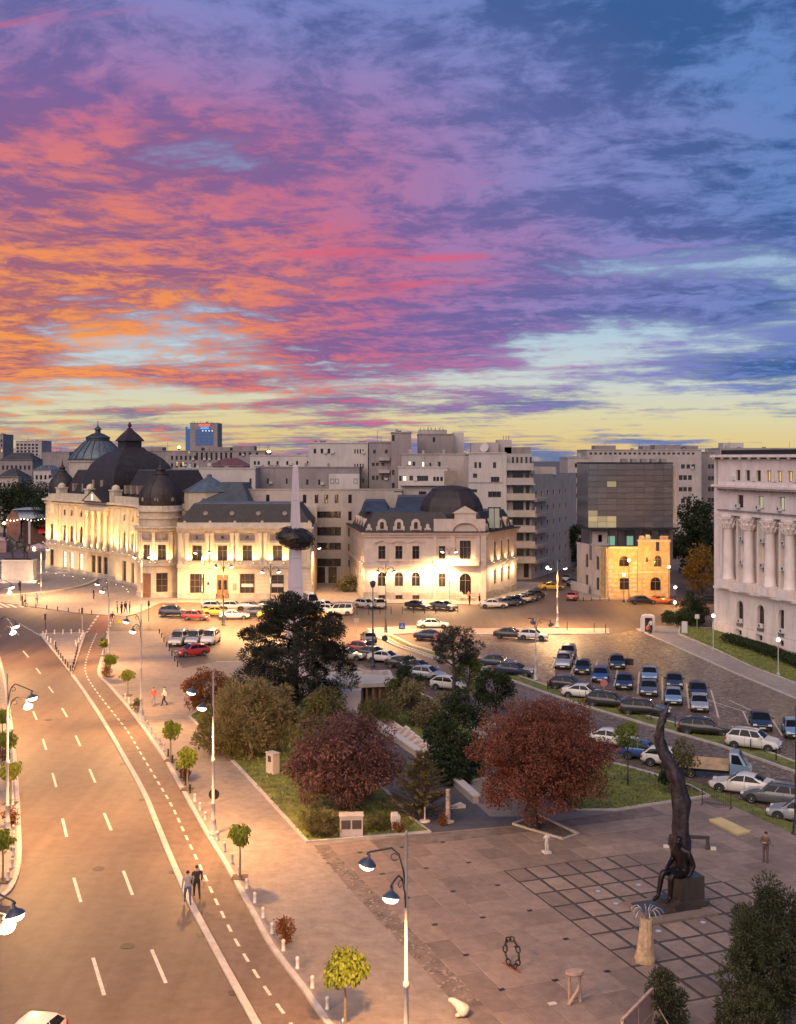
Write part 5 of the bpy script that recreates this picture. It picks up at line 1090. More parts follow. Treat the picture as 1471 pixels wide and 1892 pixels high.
def fair_pavilion():
    Y = 330; x0, x1 = XP(12, Y), XP(88, Y); b = thing('market_pavilion', 'market hall with pale blue gable roof and red banner behind the rider statue', 'pavilion', (x0, Y, 0))
    ze, zr = ZP(957, Y), ZP(942, Y); xm = XP(24, Y)
    mb = MB(); mb.quad((x0, Y, 0), (XP(38, Y), Y, 0), (XP(38, Y), Y, ze), (xm, Y, zr+.1), (x0, Y, ze)); mb.box(XP(38, Y), x1, Y+3, Y+10, 0, ze-.2); mb.build('wall', mat('fair_wood', (0.22, 0.10, 0.07), 0.8, var=.3, vscale=.6), b)
    mb = MB(); mb.hexa([(xm, Y-.4, zr), (x1+.5, Y-.4, zr), (x1+.5, Y+12, zr), (xm, Y+12, zr)], [(xm, Y-.4, zr+.2), (x1+.5, Y-.4, zr+.2), (x1+.5, Y+12, zr+.2), (xm, Y+12, zr+.2)])
    mb.hexa([(XP(38, Y), Y-.6, ze-.2), (x1+1, Y-.6, ze-.2), (x1+.5, Y+2, zr), (xm, Y+2, zr)], [(XP(38, Y), Y-.6, ze), (x1+1, Y-.6, ze), (x1+.5, Y+2, zr+.2), (xm, Y+2, zr+.2)]); mb.build('roof', mat('pale_blue_sheet', (0.30, 0.34, 0.40), 0.5, var=.2), b)
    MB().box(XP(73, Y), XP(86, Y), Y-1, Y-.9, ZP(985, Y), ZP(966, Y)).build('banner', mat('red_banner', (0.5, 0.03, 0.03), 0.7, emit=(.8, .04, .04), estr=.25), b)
    for k in range(12):
        MB().ell(x0+.4+k*.95, Y-.7, ze-.5-.25*sin(k), .16, .16, .16, 6, 4).build('string_bulb', M_BULB, b)
    MB().box(XP(54, Y), XP(58, Y), Y-.8, Y-.5, 0, ZP(962, Y)).build('post', M_PALE, b)
    for i, (x0_, x1_, y1_, lb) in enumerate(((-40, 12, 990, 'white fair tent at the left picture edge'), (40, 92, 1005, 'pink-lit fair tent behind the rider statue'), (2, 30, 1002, 'small pale fair stall beside the rider statue'))):
        Y2 = 300 + i*6; a, c, z = XP(x0_, Y2), XP(x1_, Y2), ZP(y1_, Y2)
        t = thing('fair_tent', lb, 'tent', (a, Y2, 0)); mb = MB(); mb.add([(a, Y2, z-1.2), (c, Y2, z-1.2), (c, Y2+5, z-1.2), (a, Y2+5, z-1.2), ((a+c)/2, Y2+2.5, z)], [(0,1,4), (1,2,4), (2,3,4), (3,0,4)]); mb.build('canopy', mat('tent_cloth', (0.45, 0.30, 0.30), 0.8, var=.3, vscale=.5), t)
        mb = MB().box(a+.1, c-.1, Y2+.2, Y2+4.8, 0, z-1.2); mb.build('curtain', mat('tent_side', (0.35, 0.20, 0.18), 0.8, var=.4, vscale=.7), t)
        light('stall_lamp', 'POINT', ((c-a)/2, -1.2, z-1.0), 700, (1, .72, .48), t, radius=.3); MB().ell((a+c)/2, Y2-1.2, z-1.0, .35, .35, .35, 8, 5).build('lamp_globe', M_BULB, t)
fair_pavilion()
# ------------------------------------------------------------------ street lamps
M_POLE = mat('grey_pole_paint', (0.42, 0.38, 0.35), 0.55, var=0.15, vscale=2)
M_POLED = mat('dark_pole_paint', (0.045, 0.045, 0.055), 0.5, 0.3)
M_SHADE = mat('lamp_shade_enamel', (0.07, 0.08, 0.11), 0.4, 0.3)
M_LAMP = mat('lamp_glass', (1, 0.95, 0.85), 0.3, emit=(1.0, 0.80, 0.55), estr=6.0)
M_LAMPO = mat('sodium_glass', (1, 0.8, 0.4), 0.3, emit=(1.0, 0.55, 0.14), estr=30.0)
M_GLOBEOFF = mat('unlit_glass', (0.25, 0.24, 0.24), 0.25)
def arc(c, r, a0, a1, n=6): return [(c[0]+r*cos(R(a0+(a1-a0)*i/n)), c[1]+r*sin(R(a0+(a1-a0)*i/n))) for i in range(n+1)]
def head_meshes():
    s_ = MB().lathe([(.025, .34), (.05, .30), (.06, .20), (.12, .15), (.26, .06), (.33, -.02), (.34, -.05), (.32, -.04)], 16).mesh('lamp_shade', M_SHADE, True)
    g = MB().lathe([(.29, -.02), (.30, -.08), (.26, -.17), (.17, -.24), (.0, -.27)], 14)
    return s_, g.mesh('lamp_glass', M_LAMP, True), g.mesh('lamp_glass', M_GLOBEOFF, True)
SHADE, GLASS, GLASSOFF = head_meshes()
def pole_mesh(h, m):
    return MB().lathe([(.30, 0), (.30, .12), (.22, .16), (.24, .5), (.20, .6), (.16, .9), (.18, 1.0), (.13, 1.06), (.115, 1.9), (.15, 1.94), (.15, 2.02), (.10, 2.08), (.085, h*.45), (.12, h*.455), (.12, h*.47), (.07, h*.48), (.065, h*.72), (.09, h*.725), (.055, h*.74), (.045, h), (.07, h+.03), (.0, h+.16)], 10).mesh('pole', m, True)
PM = {}
def arm(reach, z, drop, m, scroll=True):
    """curved bracket in the xz plane towards +x ending above the lamp"""
    pts = [(0.0, 0, z-1.5), (0.10, 0, z-.75), (.28, 0, z-.15), (.55, 0, z+.06), (.85, 0, z-.02), (reach-.12, 0, z-drop+.42), (reach, 0, z-drop+.36), (reach, 0, z-drop+.3)]
    mb = MB().tube(pts, .035, 6)
    if scroll: mb.tube([(.32+x, 0, z-.32+y) for x, y in arc((0.12, 0.05), .13, 150, -150, 9)], .02, 4)
    return mb
def street_lamp(loc, ang, label, power=9000, along=None, h=10.2, arms=((0.0, 1.45, 9.6, 0.55), (-38.0, 0.95, 8.9, 0.45)), m=None, lit=True, group='boulevard lamp posts', color=WARM, spot=(132, 1.0), tilt=1.15, plaza_side=False):
    m = m or M_POLE; t = thing('street_lamp', label, 'street lamp', (loc[0], loc[1], 0.1), ang, group)
    key = (h, m.name)
    if key not in PM: PM[key] = pole_mesh(h, m)
    inst('pole', PM[key], t)
    for k, (da, reach, z, drop) in enumerate(arms):
        ka = ('arm', reach, z, drop)
        if ka not in PM: PM[ka] = arm(reach, z, drop, M_POLED).mesh('arm', M_POLED, True)
        inst('arm', PM[ka], t, (0, 0, 0), R(da))
        hx, hy, hz = reach*cos(R(da)), reach*sin(R(da)), z-drop
        sh = inst('lamp_shade', SHADE, t, (hx, hy, hz), R(da)); sh.rotation_euler = (0, R(-14), R(da)); inst('lamp_glass', GLASS if lit else GLASSOFF, sh)
        if lit:
            if along is None: aim = (0, 0, -1)
            elif k == 1 and plaza_side: aim = (-.75, .25, -1)
            else:
                q = along - ang + (0 if k == 0 else pi); aim = (cos(q)*tilt, sin(q)*tilt, -1)
            light('lamp_light', 'SPOT', (hx, hy, hz-.42), power, color, t, aim=aim, size=spot[0], blend=spot[1], radius=.25)
    return t
ROADDIR = atan2(32.6, -11.7)
LW = (1.0, 0.50, 0.18)
for (x, y), lb in (((0.3, 43.3), 'nearest white lamp post with two heads, cut by the bottom edge beside the plaza'), ((-11.7, 75.4), 'tall white double lamp post with round sign beside the park lawn'),
                   ((-23.3, 108.0), 'white double lamp post on the pavement near two walkers'), ((-34.0, 140.0), 'white lamp post at the top of the bike lane near the red crossing')):
    street_lamp((x, y), R(168), lb, 13500, ROADDIR, color=LW, arms=((0.0, 1.45, 9.6, 0.55), (72.0, 1.1, 8.8, 0.5)), plaza_side=y < 100)
for (x, y), lb in (((-14.3, 39.6), 'lamp heads reaching in at the lower left edge over the road'), ((-24.6, 75.0), 'tall lamp post on the left pavement beside round trees'),
                   ((-35.8, 106.7), 'lamp post at the left edge above the car lanes'), ((-46.5, 138.5), 'lamp post far left by the junction')):
    street_lamp((x, y), R(-14), lb, 13500, ROADDIR, arms=((0.0, 1.75, 9.6, 0.7), (30.0, 1.2, 8.7, 0.5)), color=LW)
D2 = ((0.0, 1.1, 8.9, 0.55), (180.0, 1.1, 8.9, 0.55))
for p, z, lb, pw, m in (((413, 1156), 0, 'dark double-headed lamp post in front of the library door', 6500, M_POLED), ((713, 1170), 0, 'dark double-headed lamp post on the refuge before the villa', 6500, M_POLED),
                     ((830, 1113), 0, 'lamp post with two bright heads against the villa front', 4200, M_POLE), ((1030, 1160), 0, 'double-headed lamp post at the corner of the narrow street', 6500, M_POLE),
                     ((374, 1116), 0, 'bright white lamp post against the library wing', 5200, M_POLE), ((578, 1103), 0, 'double-headed lamp post between obelisk and office', 4200, M_POLE), ((76, 1107), 0, 'many-globed lamp post beside the rider statue', 5200, M_POLE),
                     ((262, 1128), 0, 'slim lamp post at the pedestrian group', 5200, M_POLE), ((500, 1170), 0, 'added lamp post hidden behind the black pine by the parked cars', 6500, M_POLED)):  # the lamp behind the pine is unseen, added to warm the square
    x, y = G(*p); street_lamp((x, y), R(8), lb, pw*1.9, None, 9.2, D2, m, True, 'square lamp posts', (1.0, 0.55, 0.22), (168, 0.6))
x, y = G(990, 1258); street_lamp((x, y), R(-5), 'grey lamp post with unlit arms in the cobbled car park', 0, None, 7.0, ((0.0, 1.6, 6.5, 0.5), (180.0, .3, 6.6, .4)), M_POLE, False, 'car park lamp posts')
x, y = G(689, 1233); t = thing('lantern_post', 'tall dark post with unlit lantern among the parked cars', 'street lamp', (x, y, 0.1)); inst('pole', PM.setdefault((9.0, 'd'), pole_mesh(9.0, M_POLED)), t); MB().lathe([(.12, 9.0), (.3, 9.25), (.32, 9.55), (.45, 9.6), (.05, 9.85)], 10).build('lantern', M_SHADE, t, world=False)
x, y = G(1471, 1545); t = thing('picture_edge_post', 'dark slim post standing at the right picture edge', 'post', (x, y, 0.1)); inst('pole', PM.setdefault((8.0, 'd'), pole_mesh(8.0, M_POLED)), t)
def simple_lamp(name, loc, z, label, cat, power, color, glass, r=.32, group=None, pole=M_POLED):
    t = thing(name, label, cat, (loc[0], loc[1], 0.05), 0, group)
    MB().lathe([(.2, 0), (.2, .3), (.07, .4), (.05, z-.2), (.1, z-.15), (.1, z)], 8).build('pole', pole, t, world=False)
    MB().ell(0, 0, z+r*.8, r, r, r, 12, 8).build('globe', glass, t, smooth=True, world=False)
    light('lamp_light', 'POINT', (0, 0, z+r*.8), power, color, t, radius=r*1.05); return t
for (pxx, py, by), lb, pw in (((1162, 1038, 1112), 'sodium lamp before the upper brick window', 2600), ((1153, 1065, 1113), 'low sodium lamp before the brick house corner', 1500), ((1236, 1050, 1116), 'brightest sodium lamp at the right end of the brick house', 3800), ((1248, 1088, 1122), 'low sodium lamp over the two parked cars by the brick house', 2000)):
    x, y = G(HX + (pxx-HX), by); z = ZP(py, y); x = XP(pxx, y); simple_lamp('sodium_lamp', (x, y), z, lb, 'street lamp', pw*5.0, SODIUM, M_LAMPO, .22, 'sodium lamps by the brick house')
for (pxx, py, Y), lb in (((1060, 1012, 300), 'distant orange lamp deep in the narrow street'), ((1059, 1065, 250), 'orange lamp above cars in the narrow street'), ((1012, 1052, 226), 'small lamp against the deco block corner')):
    simple_lamp('sodium_lamp', (XP(pxx, Y), Y), ZP(py, Y), lb, 'street lamp', 2600, SODIUM, M_LAMPO, .3, 'sodium lamps of the narrow street')
for (pxx, py, by), lb in (((1247, 1116, 1158), 'globe lamp above the hedge corner at the guard booth'), ((1318, 1141, 1203), 'globe lamp post on the ministry lawn'), ((1438, 1186, 1250), 'globe lamp post before the ministry hedge')):
    x, y = G(pxx, by); simple_lamp('globe_lamp', (x, y), ZP(py, y), lb, 'street lamp', 1100, (1, .82, .55), M_LAMP, .22, 'globe lamps on the ministry lawn', M_POLE)
for pxx, py, Y, lb in ((331, 828, 328, 'glaring rooftop floodlight on the old hotel'), (497, 836, 300, 'small red-orange roof lamp on the pale terrace block'), (8, 968, 330, 'fairy light cluster at the left edge')):
    z = ZP(py, Y); t = thing('roof_floodlight', lb, 'floodlight', (XP(pxx, Y), Y, z-.5)); MB().lathe([(.3, 0), (.3, .3), (.5, .35), (.5, .5)], 8).build('housing', M_IRON, t, world=False); MB().ell(0, -.2, .7, .45, .45, .35, 10, 6).build('lens', M_LAMPO, t, world=False)
# ------------------------------------------------------------------ trees and shrubs
def leaf_mat(name, c1, c2, rough=0.7, trans=0.25):
    if name in MATS: return MATS[name]
    m = bpy.data.materials.new(name); m.use_nodes = True; t = NT(m.node_tree); b = t.n['Principled BSDF']
    g = t.new('ShaderNodeNewGeometry'); tc = t.new('ShaderNodeTexCoord')
    n = t.noise(tc.outputs['Object'], 0.9, 3, 0.6)
    f = t.math('ADD', t.math('MULTIPLY', g.outputs['Random Per Island'], 0.6), t.remap(n, 0.3, 0.7, -0.1, 0.5))
    c = t.mix(f, (*c1, 1), (*c2, 1)); t.l.new(c, b.inputs['Base Color']); b.inputs['Roughness'].default_value = rough; b.inputs['Specular IOR Level'].default_value = 0.25
    tr = t.new('ShaderNodeBsdfTranslucent'); t.l.new(c, tr.inputs[0]); mx = t.new('ShaderNodeMixShader'); mx.inputs[0].default_value = trans
    out = [q for q in t.n if q.type == 'OUTPUT_MATERIAL'][0]; t.l.new(b.outputs[0], mx.inputs[1]); t.l.new(tr.outputs[0], mx.inputs[2]); t.l.new(mx.outputs[0], out.inputs[0])
    MATS[name] = m; return m
M_BARK = mat('bark', (0.075, 0.055, 0.045), 0.95, var=0.4, vscale=3, bump=0.8, bscale=9)
L_RED = leaf_mat('maple_leaf', (0.095, 0.032, 0.022), (0.27, 0.096, 0.056))
L_PLUM = leaf_mat('plum_leaf', (0.055, 0.022, 0.022), (0.25, 0.125, 0.105))
L_PINE = leaf_mat('pine_needle', (0.010, 0.012, 0.009), (0.028, 0.032, 0.020), trans=0.05)
L_SMOKE = leaf_mat('smoky_needle', (0.085, 0.072, 0.030), (0.27, 0.215, 0.100), trans=0.15)
L_OLIVE = leaf_mat('olive_leaf', (0.060, 0.058, 0.018), (0.165, 0.145, 0.048))
L_GREEN = leaf_mat('green_leaf', (0.014, 0.024, 0.010), (0.045, 0.062, 0.022))
L_LIME = leaf_mat('lime_leaf', (0.075, 0.095, 0.018), (0.19, 0.22, 0.045))
L_BRIGHT = leaf_mat('street_leaf', (0.095, 0.120, 0.014), (0.26, 0.30, 0.045), trans=0.35)
L_RUST = leaf_mat('rust_leaf', (0.10, 0.035, 0.010), (0.26, 0.10, 0.03))
L_YEW = leaf_mat('yew_needle', (0.020, 0.024, 0.011), (0.085, 0.088, 0.040), trans=0.1)
L_AMBER = leaf_mat('amber_leaf', (0.14, 0.075, 0.012), (0.30, 0.17, 0.03))
def rdir(rng):
    z = rng.uniform(-1, 1); a = rng.uniform(0, 2*pi); r = math.sqrt(1-z*z); return Vector((r*cos(a), r*sin(a), z))
def leaf(mb, p, d, up, l, w, droop=0.0):
    """one pointed leaf: two triangles folded along its length"""
    s_ = d.cross(up)
    if s_.length < 1e-3: s_ = Vector((1, 0, 0))
    s_.normalize(); a = p; c = p + d*l; m = p + d*l*.5; e = Vector((0, 0, -droop*l))
    k = len(mb.v); mb.v += [tuple(a), tuple(m + s_*w + e*.3), tuple(c + e), tuple(m - s_*w + e*.3)]; mb.f.append((k, k+1, k+2, k+3))
def clumps_in(rng, c, r, n, inner=0.55, flat=None):
    out = []
    for i in range(n):
        d = rdir(rng)
        if flat is not None and d.z < flat: d.z = abs(d.z)*.4 + flat*.5; d.normalize()
        k = rng.uniform(inner, 1.0); out.append(Vector((c[0]+d.x*r[0]*k, c[1]+d.y*r[1]*k, c[2]+d.z*r[2]*k)))
    return out
def foliage(rng, centres, cr, n, l, w, style='leaf', jitter=0.35, squash=0.8):
    mb = MB(); per = max(1, n//len(centres))
    for c in centres:
        R_ = cr*rng.uniform(1-jitter, 1+jitter); out_ = None
        for _ in range(per):
            d = rdir(rng); rr = R_*rng.uniform(.25, 1.0)**.6
            p = c + Vector((d.x*rr, d.y*rr, d.z*rr*squash))
            if style == 'needle': dd = (d + rdir(rng)*.5 + Vector((0, 0, .35))).normalized(); leaf(mb, p, dd, rdir(rng), l*rng.uniform(.7, 1.3), w)
            elif style == 'droop': dd = (d*.5 + rdir(rng)*.3 + Vector((0, 0, -.9))).normalized(); leaf(mb, p, dd, rdir(rng), l*rng.uniform(.7, 1.4), w, .1)
            elif style == 'spray': dd = Vector((d.x, d.y, d.z*.25+.12)).normalized(); leaf(mb, p, dd, Vector((0, 0, 1)), l*rng.uniform(.7, 1.4), w, .15)
            else: dd = (d + rdir(rng)*.8).normalized(); leaf(mb, p, dd, rdir(rng), l*rng.uniform(.6, 1.3), w*rng.uniform(.7, 1.2), .2)
    return mb
def trunk_mesh(rng, h, r0, tips, lean=(0, 0)):
    mb = MB(); top = Vector((lean[0], lean[1], h)); pts = [Vector((0, 0, -.1)), Vector((lean[0]*.2+rng.uniform(-.1, .1)*r0*4, lean[1]*.2, h*.35)), Vector((lean[0]*.6, lean[1]*.6, h*.7)), top]
    mb.tube(pts, [r0*1.35, r0, r0*.8, r0*.55], 8)
    for c in tips:
        f = rng.uniform(.45, 1.0); b = pts[0].lerp(top, f); m = b.lerp(c, .5) + Vector((rng.uniform(-.2, .2), rng.uniform(-.2, .2), rng.uniform(.0, .35)))
        mb.tube([b, m, c], [r0*.38, r0*.24, r0*.08], 5)
    return mb
def tree(name, label, loc, crown_c, crown_r, n, leafm, size, seed, clumps=40, cr=None, h=None, r0=.2, style='leaf', cat='tree', group=None, inner=.55, flat=None, squash=.8, bark=None, limbs=12, dx=(0, 0)):
    rng = random.Random(seed); t = thing(name, label, cat, (loc[0], loc[1], loc[2] if len(loc) > 2 else .12), 0, group)
    cen = clumps_in(rng, crown_c, crown_r, clumps, inner, flat); cr = cr or max(crown_r)*.33
    trunk_mesh(rng, h or crown_c[2], r0, rng.sample(cen, min(limbs, len(cen))), dx).build('trunk', bark or M_BARK, t, world=False, smooth=True)
    foliage(rng, cen, cr, n, size[0], size[1], style, squash=squash).build('crown', leafm, t, world=False)
    return t
def gz(p): x, y = G(*p); return (x, y, .15)
# the big red maple
x, y = G(985, 1533)
tree('maple_tree', 'huge round dark red maple at the back of the plaza', (x, y, .15), (0.35, 0.7, 4.6), (4.75, 4.4, 3.55), 66000, L_RED, (.155, .05), 1, 190, .92, 3.0, .40, inner=.4, limbs=26)
tree('plum_tree', 'broad purple-leaved plum tree on the park lawn', gz((628, 1500)), (0.1, .3, 3.3), (3.7, 3.4, 2.9), 32000, L_PLUM, (.24, .045), 2, 110, .85, 3.0, .28, inner=.45, limbs=26)
# black pine: pads of needles on whorled limbs
def pine(label, loc, h, levels, n, seed, m=L_PINE, pad=.9, bare=.35, name='pine_tree', size=(.34, .03), r0=.28, group=None):
    rng = random.Random(seed); t = thing(name, label, 'tree', loc, 0, group); cen = []
    for i, (z, rad, k) in enumerate(levels):
        for j in range(k):
            a = 2*pi*j/k + rng.uniform(-.5, .5) + i*.7; q = rad*rng.uniform(.45, 1.05); cen.append(Vector((q*cos(a), q*sin(a), z + rng.uniform(-.45, .45))))
    tk = MB(); tk.tube([(0, 0, -.1), (.08, .05, h*.4), (-.06, .02, h*.75), (0, 0, h)], [r0*1.3, r0, r0*.6, r0*.15], 8)
    for c in cen: tk.tube([(0, 0, c.z-.6), (c.x*.5, c.y*.5, c.z-.2), c], [r0*.3, r0*.2, r0*.08], 5)
    tk.build('trunk', M_BARK, t, world=False, smooth=True)
    foliage(rng, cen, pad, n, size[0], size[1], 'needle', squash=.55).build('crown', m, t, world=False); return t
pine('wide black pine in front of the obelisk', gz((545, 1338)), 11.0, [(2.9, 4.6, 8), (4.0, 5.3, 10), (5.4, 5.6, 11), (6.6, 5.2, 11), (7.8, 4.8, 10), (8.9, 3.9, 9), (9.9, 2.6, 7), (10.7, 1.2, 4)], 50000, 3, pad=1.15, size=(.28, .036))
pine('slender dark pine with bare trunk behind the lawn', gz((838, 1302)), 7.4, [(4.4, 2.1, 7), (5.2, 2.6, 8), (6.0, 2.3, 8), (6.7, 1.5, 6), (7.2, .7, 3)], 6500, 4, pad=.62, size=(.28, .028), r0=.16)
tree('smoke_tree', 'large soft grey-olive conifer left of the black pine', gz((462, 1398)), (0, .6, 2.9), (4.0, 3.4, 2.6), 24000, L_SMOKE, (.36, .035), 5, 80, .9, 4, .3, 'needle')
tree('olive_bush_tree', 'brownish olive shrub tree at the lawn edge under the grey conifer', gz((425, 1400)), (0, 0, 1.9), (2.9, 2.6, 1.8), 8000, L_OLIVE, (.34, .04), 6, 36, .8, 1.6, .16, 'needle')
tree('rust_bush', 'orange autumn shrub at the end of the boulevard pavement', gz((382, 1318)), (0, 0, 2.2), (1.9, 1.8, 1.9), 5000, L_RUST, (.26, .06), 7, 26, .65, 1.6, .1)
tree('light_green_tree', 'fresh light green tree behind the plum tree', gz((598, 1420)), (0, .2, 3.4), (2.1, 1.9, 2.3), 7500, L_OLIVE, (.25, .06), 8, 30, .75, 3, .14)
tree('lime_shrub', 'yellow-green shrub peeking out left of the plum tree', gz((572, 1440)), (0, 0, 1.8), (1.2, 1.1, 1.7), 3000, L_LIME, (.22, .05), 9, 16, .5, 1.5, .08)
tree('yellow_tree', 'small yellow-green tree right of the slender pine', gz((866, 1298)), (0, 0, 2.6), (1.5, 1.4, 2.1), 4200, L_LIME, (.22, .05), 10, 20, .55, 2.2, .1)
tree('evergreen_oak', 'dense dark green round tree left of the red maple', gz((848, 1438)), (0, .3, 3.3), (2.1, 2.0, 3.0), 10000, L_GREEN, (.22, .075), 11, 42, .75, 3, .18)
tree('evergreen_oak', 'low dark green bush tree at the foot of the red maple', gz((835, 1450)), (0, 0, 1.5), (1.7, 1.4, 1.4), 4500, L_GREEN, (.2, .07), 12, 22, .6, 1.3, .1)
tree('evergreen_oak', 'dark rounded tree behind the maple crown', gz((916, 1318)), (0, 0, 2.2), (1.9, 1.7, 1.9), 5000, L_GREEN, (.22, .07), 13, 26, .65, 2, .12)
rng = random.Random(14)
def weeping():
    t = thing('weeping_tree', 'small weeping tree beside the white kiosk', 'tree', gz((694, 1350))); cen = clumps_in(rng, (0, 0, 2.1), (1.6, 1.5, 1.2), 26, .6, -.2)
    trunk_mesh(rng, 2.6, .12, cen[:10]).build('trunk', M_BARK, t, world=False); mb = MB()
    for c in cen:
        for _ in range(130):
            d = rdir(rng); p = c + Vector((d.x*.4, d.y*.4, -rng.uniform(0, 1.5))); leaf(mb, p, Vector((d.x*.2, d.y*.2, -1)).normalized(), rdir(rng), .3, .025)
    mb.build('crown', L_OLIVE, t, world=False)
weeping()
tree('round_shrub_tree', 'grey-green round shrub behind the memorial wall', gz((762, 1345)), (0, 0, 2.0), (2.0, 1.8, 1.8), 5500, L_SMOKE, (.22, .06), 15, 28, .65, 1.6, .12)
tree('dark_conifer', 'small dark conifer behind the grey-green shrub', gz((758, 1312)), (0, 0, 2.5), (1.4, 1.3, 2.2), 4200, L_GREEN, (.24, .04), 16, 22, .55, 2.4, .12, 'needle')
tree('brown_shrub', 'brownish shrub between weeping tree and dark conifer', gz((726, 1320)), (0, 0, 1.6), (1.0, 1.0, 1.4), 2200, L_OLIVE, (.2, .05), 17, 14, .45, 1.4, .08)
tree('silver_fir', 'bluish dome-shaped bush on the memorial lawn', gz((815, 1345)), (0, 0, 1.6), (1.2, 1.1, 1.3), 2600, L_SMOKE, (.2, .05), 18, 16, .45, 1.2, .08)
# spreading juniper at the corner of the lawn
def juniper(label, loc, h, r, n, seed, m=L_YEW):
    rng = random.Random(seed); t = thing('juniper', label, 'tree', loc); tk = MB(); tk.tube([(0, 0, -.1), (.05, 0, h*.5), (0, 0, h)], [.14, .1, .03], 7); mb = MB()
    for i in range(int(n/90)):
        z = h*rng.uniform(.06, .98); a = rng.uniform(0, 2*pi); q = r*(1.05-z/h)**.75*rng.uniform(.6, 1.1); tip = Vector((q*cos(a), q*sin(a), z + q*.12)); b = Vector((0, 0, max(z-q*.25, .1)))
        tk.tube([b, tip], [.04, .01], 4)
        for _ in range(90):
            f = rng.uniform(.25, 1.05); p = b.lerp(tip, f) + rdir(rng)*.12*(1.3-f); d = (tip-b).normalized()*1.0 + rdir(rng)*.55; leaf(mb, p, d.normalized(), Vector((0, 0, 1)), .26*rng.uniform(.6, 1.2), .035, .12)
    tk.build('trunk', M_BARK, t, world=False); mb.build('crown', m, t, world=False); return t
juniper('spreading green juniper at the plaza corner of the lawn', gz((778, 1512)), 4.3, 2.7, 12000, 19, L_SMOKE)
def yew():
    rng = random.Random(20); t = thing('yew_tree', 'tall ragged dark yew filling the lower right corner', 'tree', (15.9, 50.2, .12)); cen = clumps_in(rng, (0, 0, 2.5), (2.5, 2.3, 2.3), 70, .5)
    for (a, b_, c, k) in ((-.35, 0, 5.6, 7), (.7, .2, 5.0, 6), (-1.4, -.2, 4.1, 5), (1.6, 0, 4.2, 5)):
        for i in range(k): f = i/k; cen.append(Vector((a*(.7+.3*f)+rng.uniform(-.3, .3)*(1-f), b_+rng.uniform(-.3, .3)*(1-f), c-1.6+f*2.0)))
    trunk_mesh(rng, 5.2, .2, cen[::4]).build('trunk', M_BARK, t, world=False)
    mb = foliage(rng, cen, .55, 40000, .17, .026, 'needle', squash=.95); mb.build('crown', L_YEW, t, world=False)
yew()
tree('yew_bush', 'low yew bush beside the tall one at the bottom right', (14.3, 47.9, .12), (0, 0, 1.2), (1.3, 1.2, 1.1), 9000, L_YEW, (.16, .026), 24, 34, .42, 1, .1, 'needle', cat='bush')
tree('clipped_conifer', 'small rounded dark conifer behind the fence panel', (11.15, 49.6, .12), (0, 0, 1.15), (.82, .8, 1.2), 4600, L_YEW, (.15, .03), 21, 34, .32, 1.0, .08, 'needle')
tree('low_juniper', 'yellowish low juniper along the lawn kerb', gz((588, 1540)), (0, 0, .6), (1.3, 1.1, .6), 2600, L_OLIVE, (.3, .03), 22, 16, .5, .5, .05, 'spray')
tree('low_juniper', 'flat green juniper left of the big utility cabinet', gz((612, 1545)), (0, 0, .55), (1.1, .9, .55), 2000, L_SMOKE, (.3, .03), 23, 14, .45, .5, .05, 'spray')
tree('low_juniper', 'dry juniper right of the big utility cabinet', gz((690, 1535)), (0, 0, .45), (.9, .7, .45), 1400, L_OLIVE, (.28, .03), 25, 12, .4, .4, .05, 'spray')
# young street trees with globe crowns
def globe_tree(label, base, zc, r, n, seed, m=L_BRIGHT, h=None, top=1.0):
    rng = random.Random(seed); x, y = base; t = thing('globe_tree', label, 'tree', (x, y, .12), 0, 'young street trees')
    tk = MB(); tk.tube([(0, 0, -.1), (.02, .01, zc*.5), (0, 0, zc)], [.07, .055, .04], 7)
    cen = clumps_in(rng, (0, 0, zc), (r*.72, r*.72, r*.66*top), 34, .35)
    for c in cen[:10]: tk.tube([(0, 0, zc-r*.75), c], [.03, .01], 4)
    tk.build('trunk', mat('young_bark', (0.20, 0.15, 0.11), .9, var=.3, vscale=6), t, world=False)
    foliage(rng, cen, r*.36, n, .21 if r > .7 else .2, .055, 'droop').build('crown', m, t, world=False)
    MB().boxc(0, 0, .012, .9, .9, .03).build('tree_pit', M_EARTH, t, world=False); return t
for i, (pb, zc, r, lb) in enumerate([((637, 1915), 2.75, .98, 'bright globe tree nearest the camera beside the kerb'), ((443, 1625), 2.5, .72, 'globe tree on the pavement with a dark round shadow'), ((346, 1462), 2.35, .95, 'leafy globe tree at the kerb beside a clipped bush'),
        ((315, 1408), 2.5, .88, 'darker globe tree just behind the leafy one'), ((236, 1287), 2.2, .8, 'small globe tree below the first lamp of the bend'), ((203, 1252), 2.0, .85, 'globe tree where the bike lane bends'), ((192, 1214), 1.7, .62, 'farthest globe tree at the top of the bike lane'),
        ((5, 1632), 2.45, .8, 'globe tree at the left edge above the lamp heads'), ((20, 1488), 2.35, .85, 'globe tree at the left pavement beside the lamp post'), ((13, 1425), 2.4, .9, 'leafy globe tree behind it at the left edge'), ((4, 1378), 2.4, .8, 'globe tree half cut by the left edge')]):
    globe_tree(lb, G(*pb), zc, r, 2200 if i == 0 else 1300, 40+i)
def clipped_bush(label, p, r, h, m, seed, red=False):
    x, y = G(*p); rng = random.Random(seed); t = thing('clipped_bush', label, 'bush', (x, y, .12), 0, 'clipped kerbside bushes'); cen = clumps_in(rng, (0, 0, h/2), (r*.75, r*.75, h*.42), 22, .6)
    tk = MB(); tk.tube([(0, 0, -.05), (0, 0, h*.6)], [.05, .02], 5); tk.build('stem', M_BARK, t, world=False); foliage(rng, cen, r*.42, 1000, .11, .04).build('foliage', m, t, world=False)
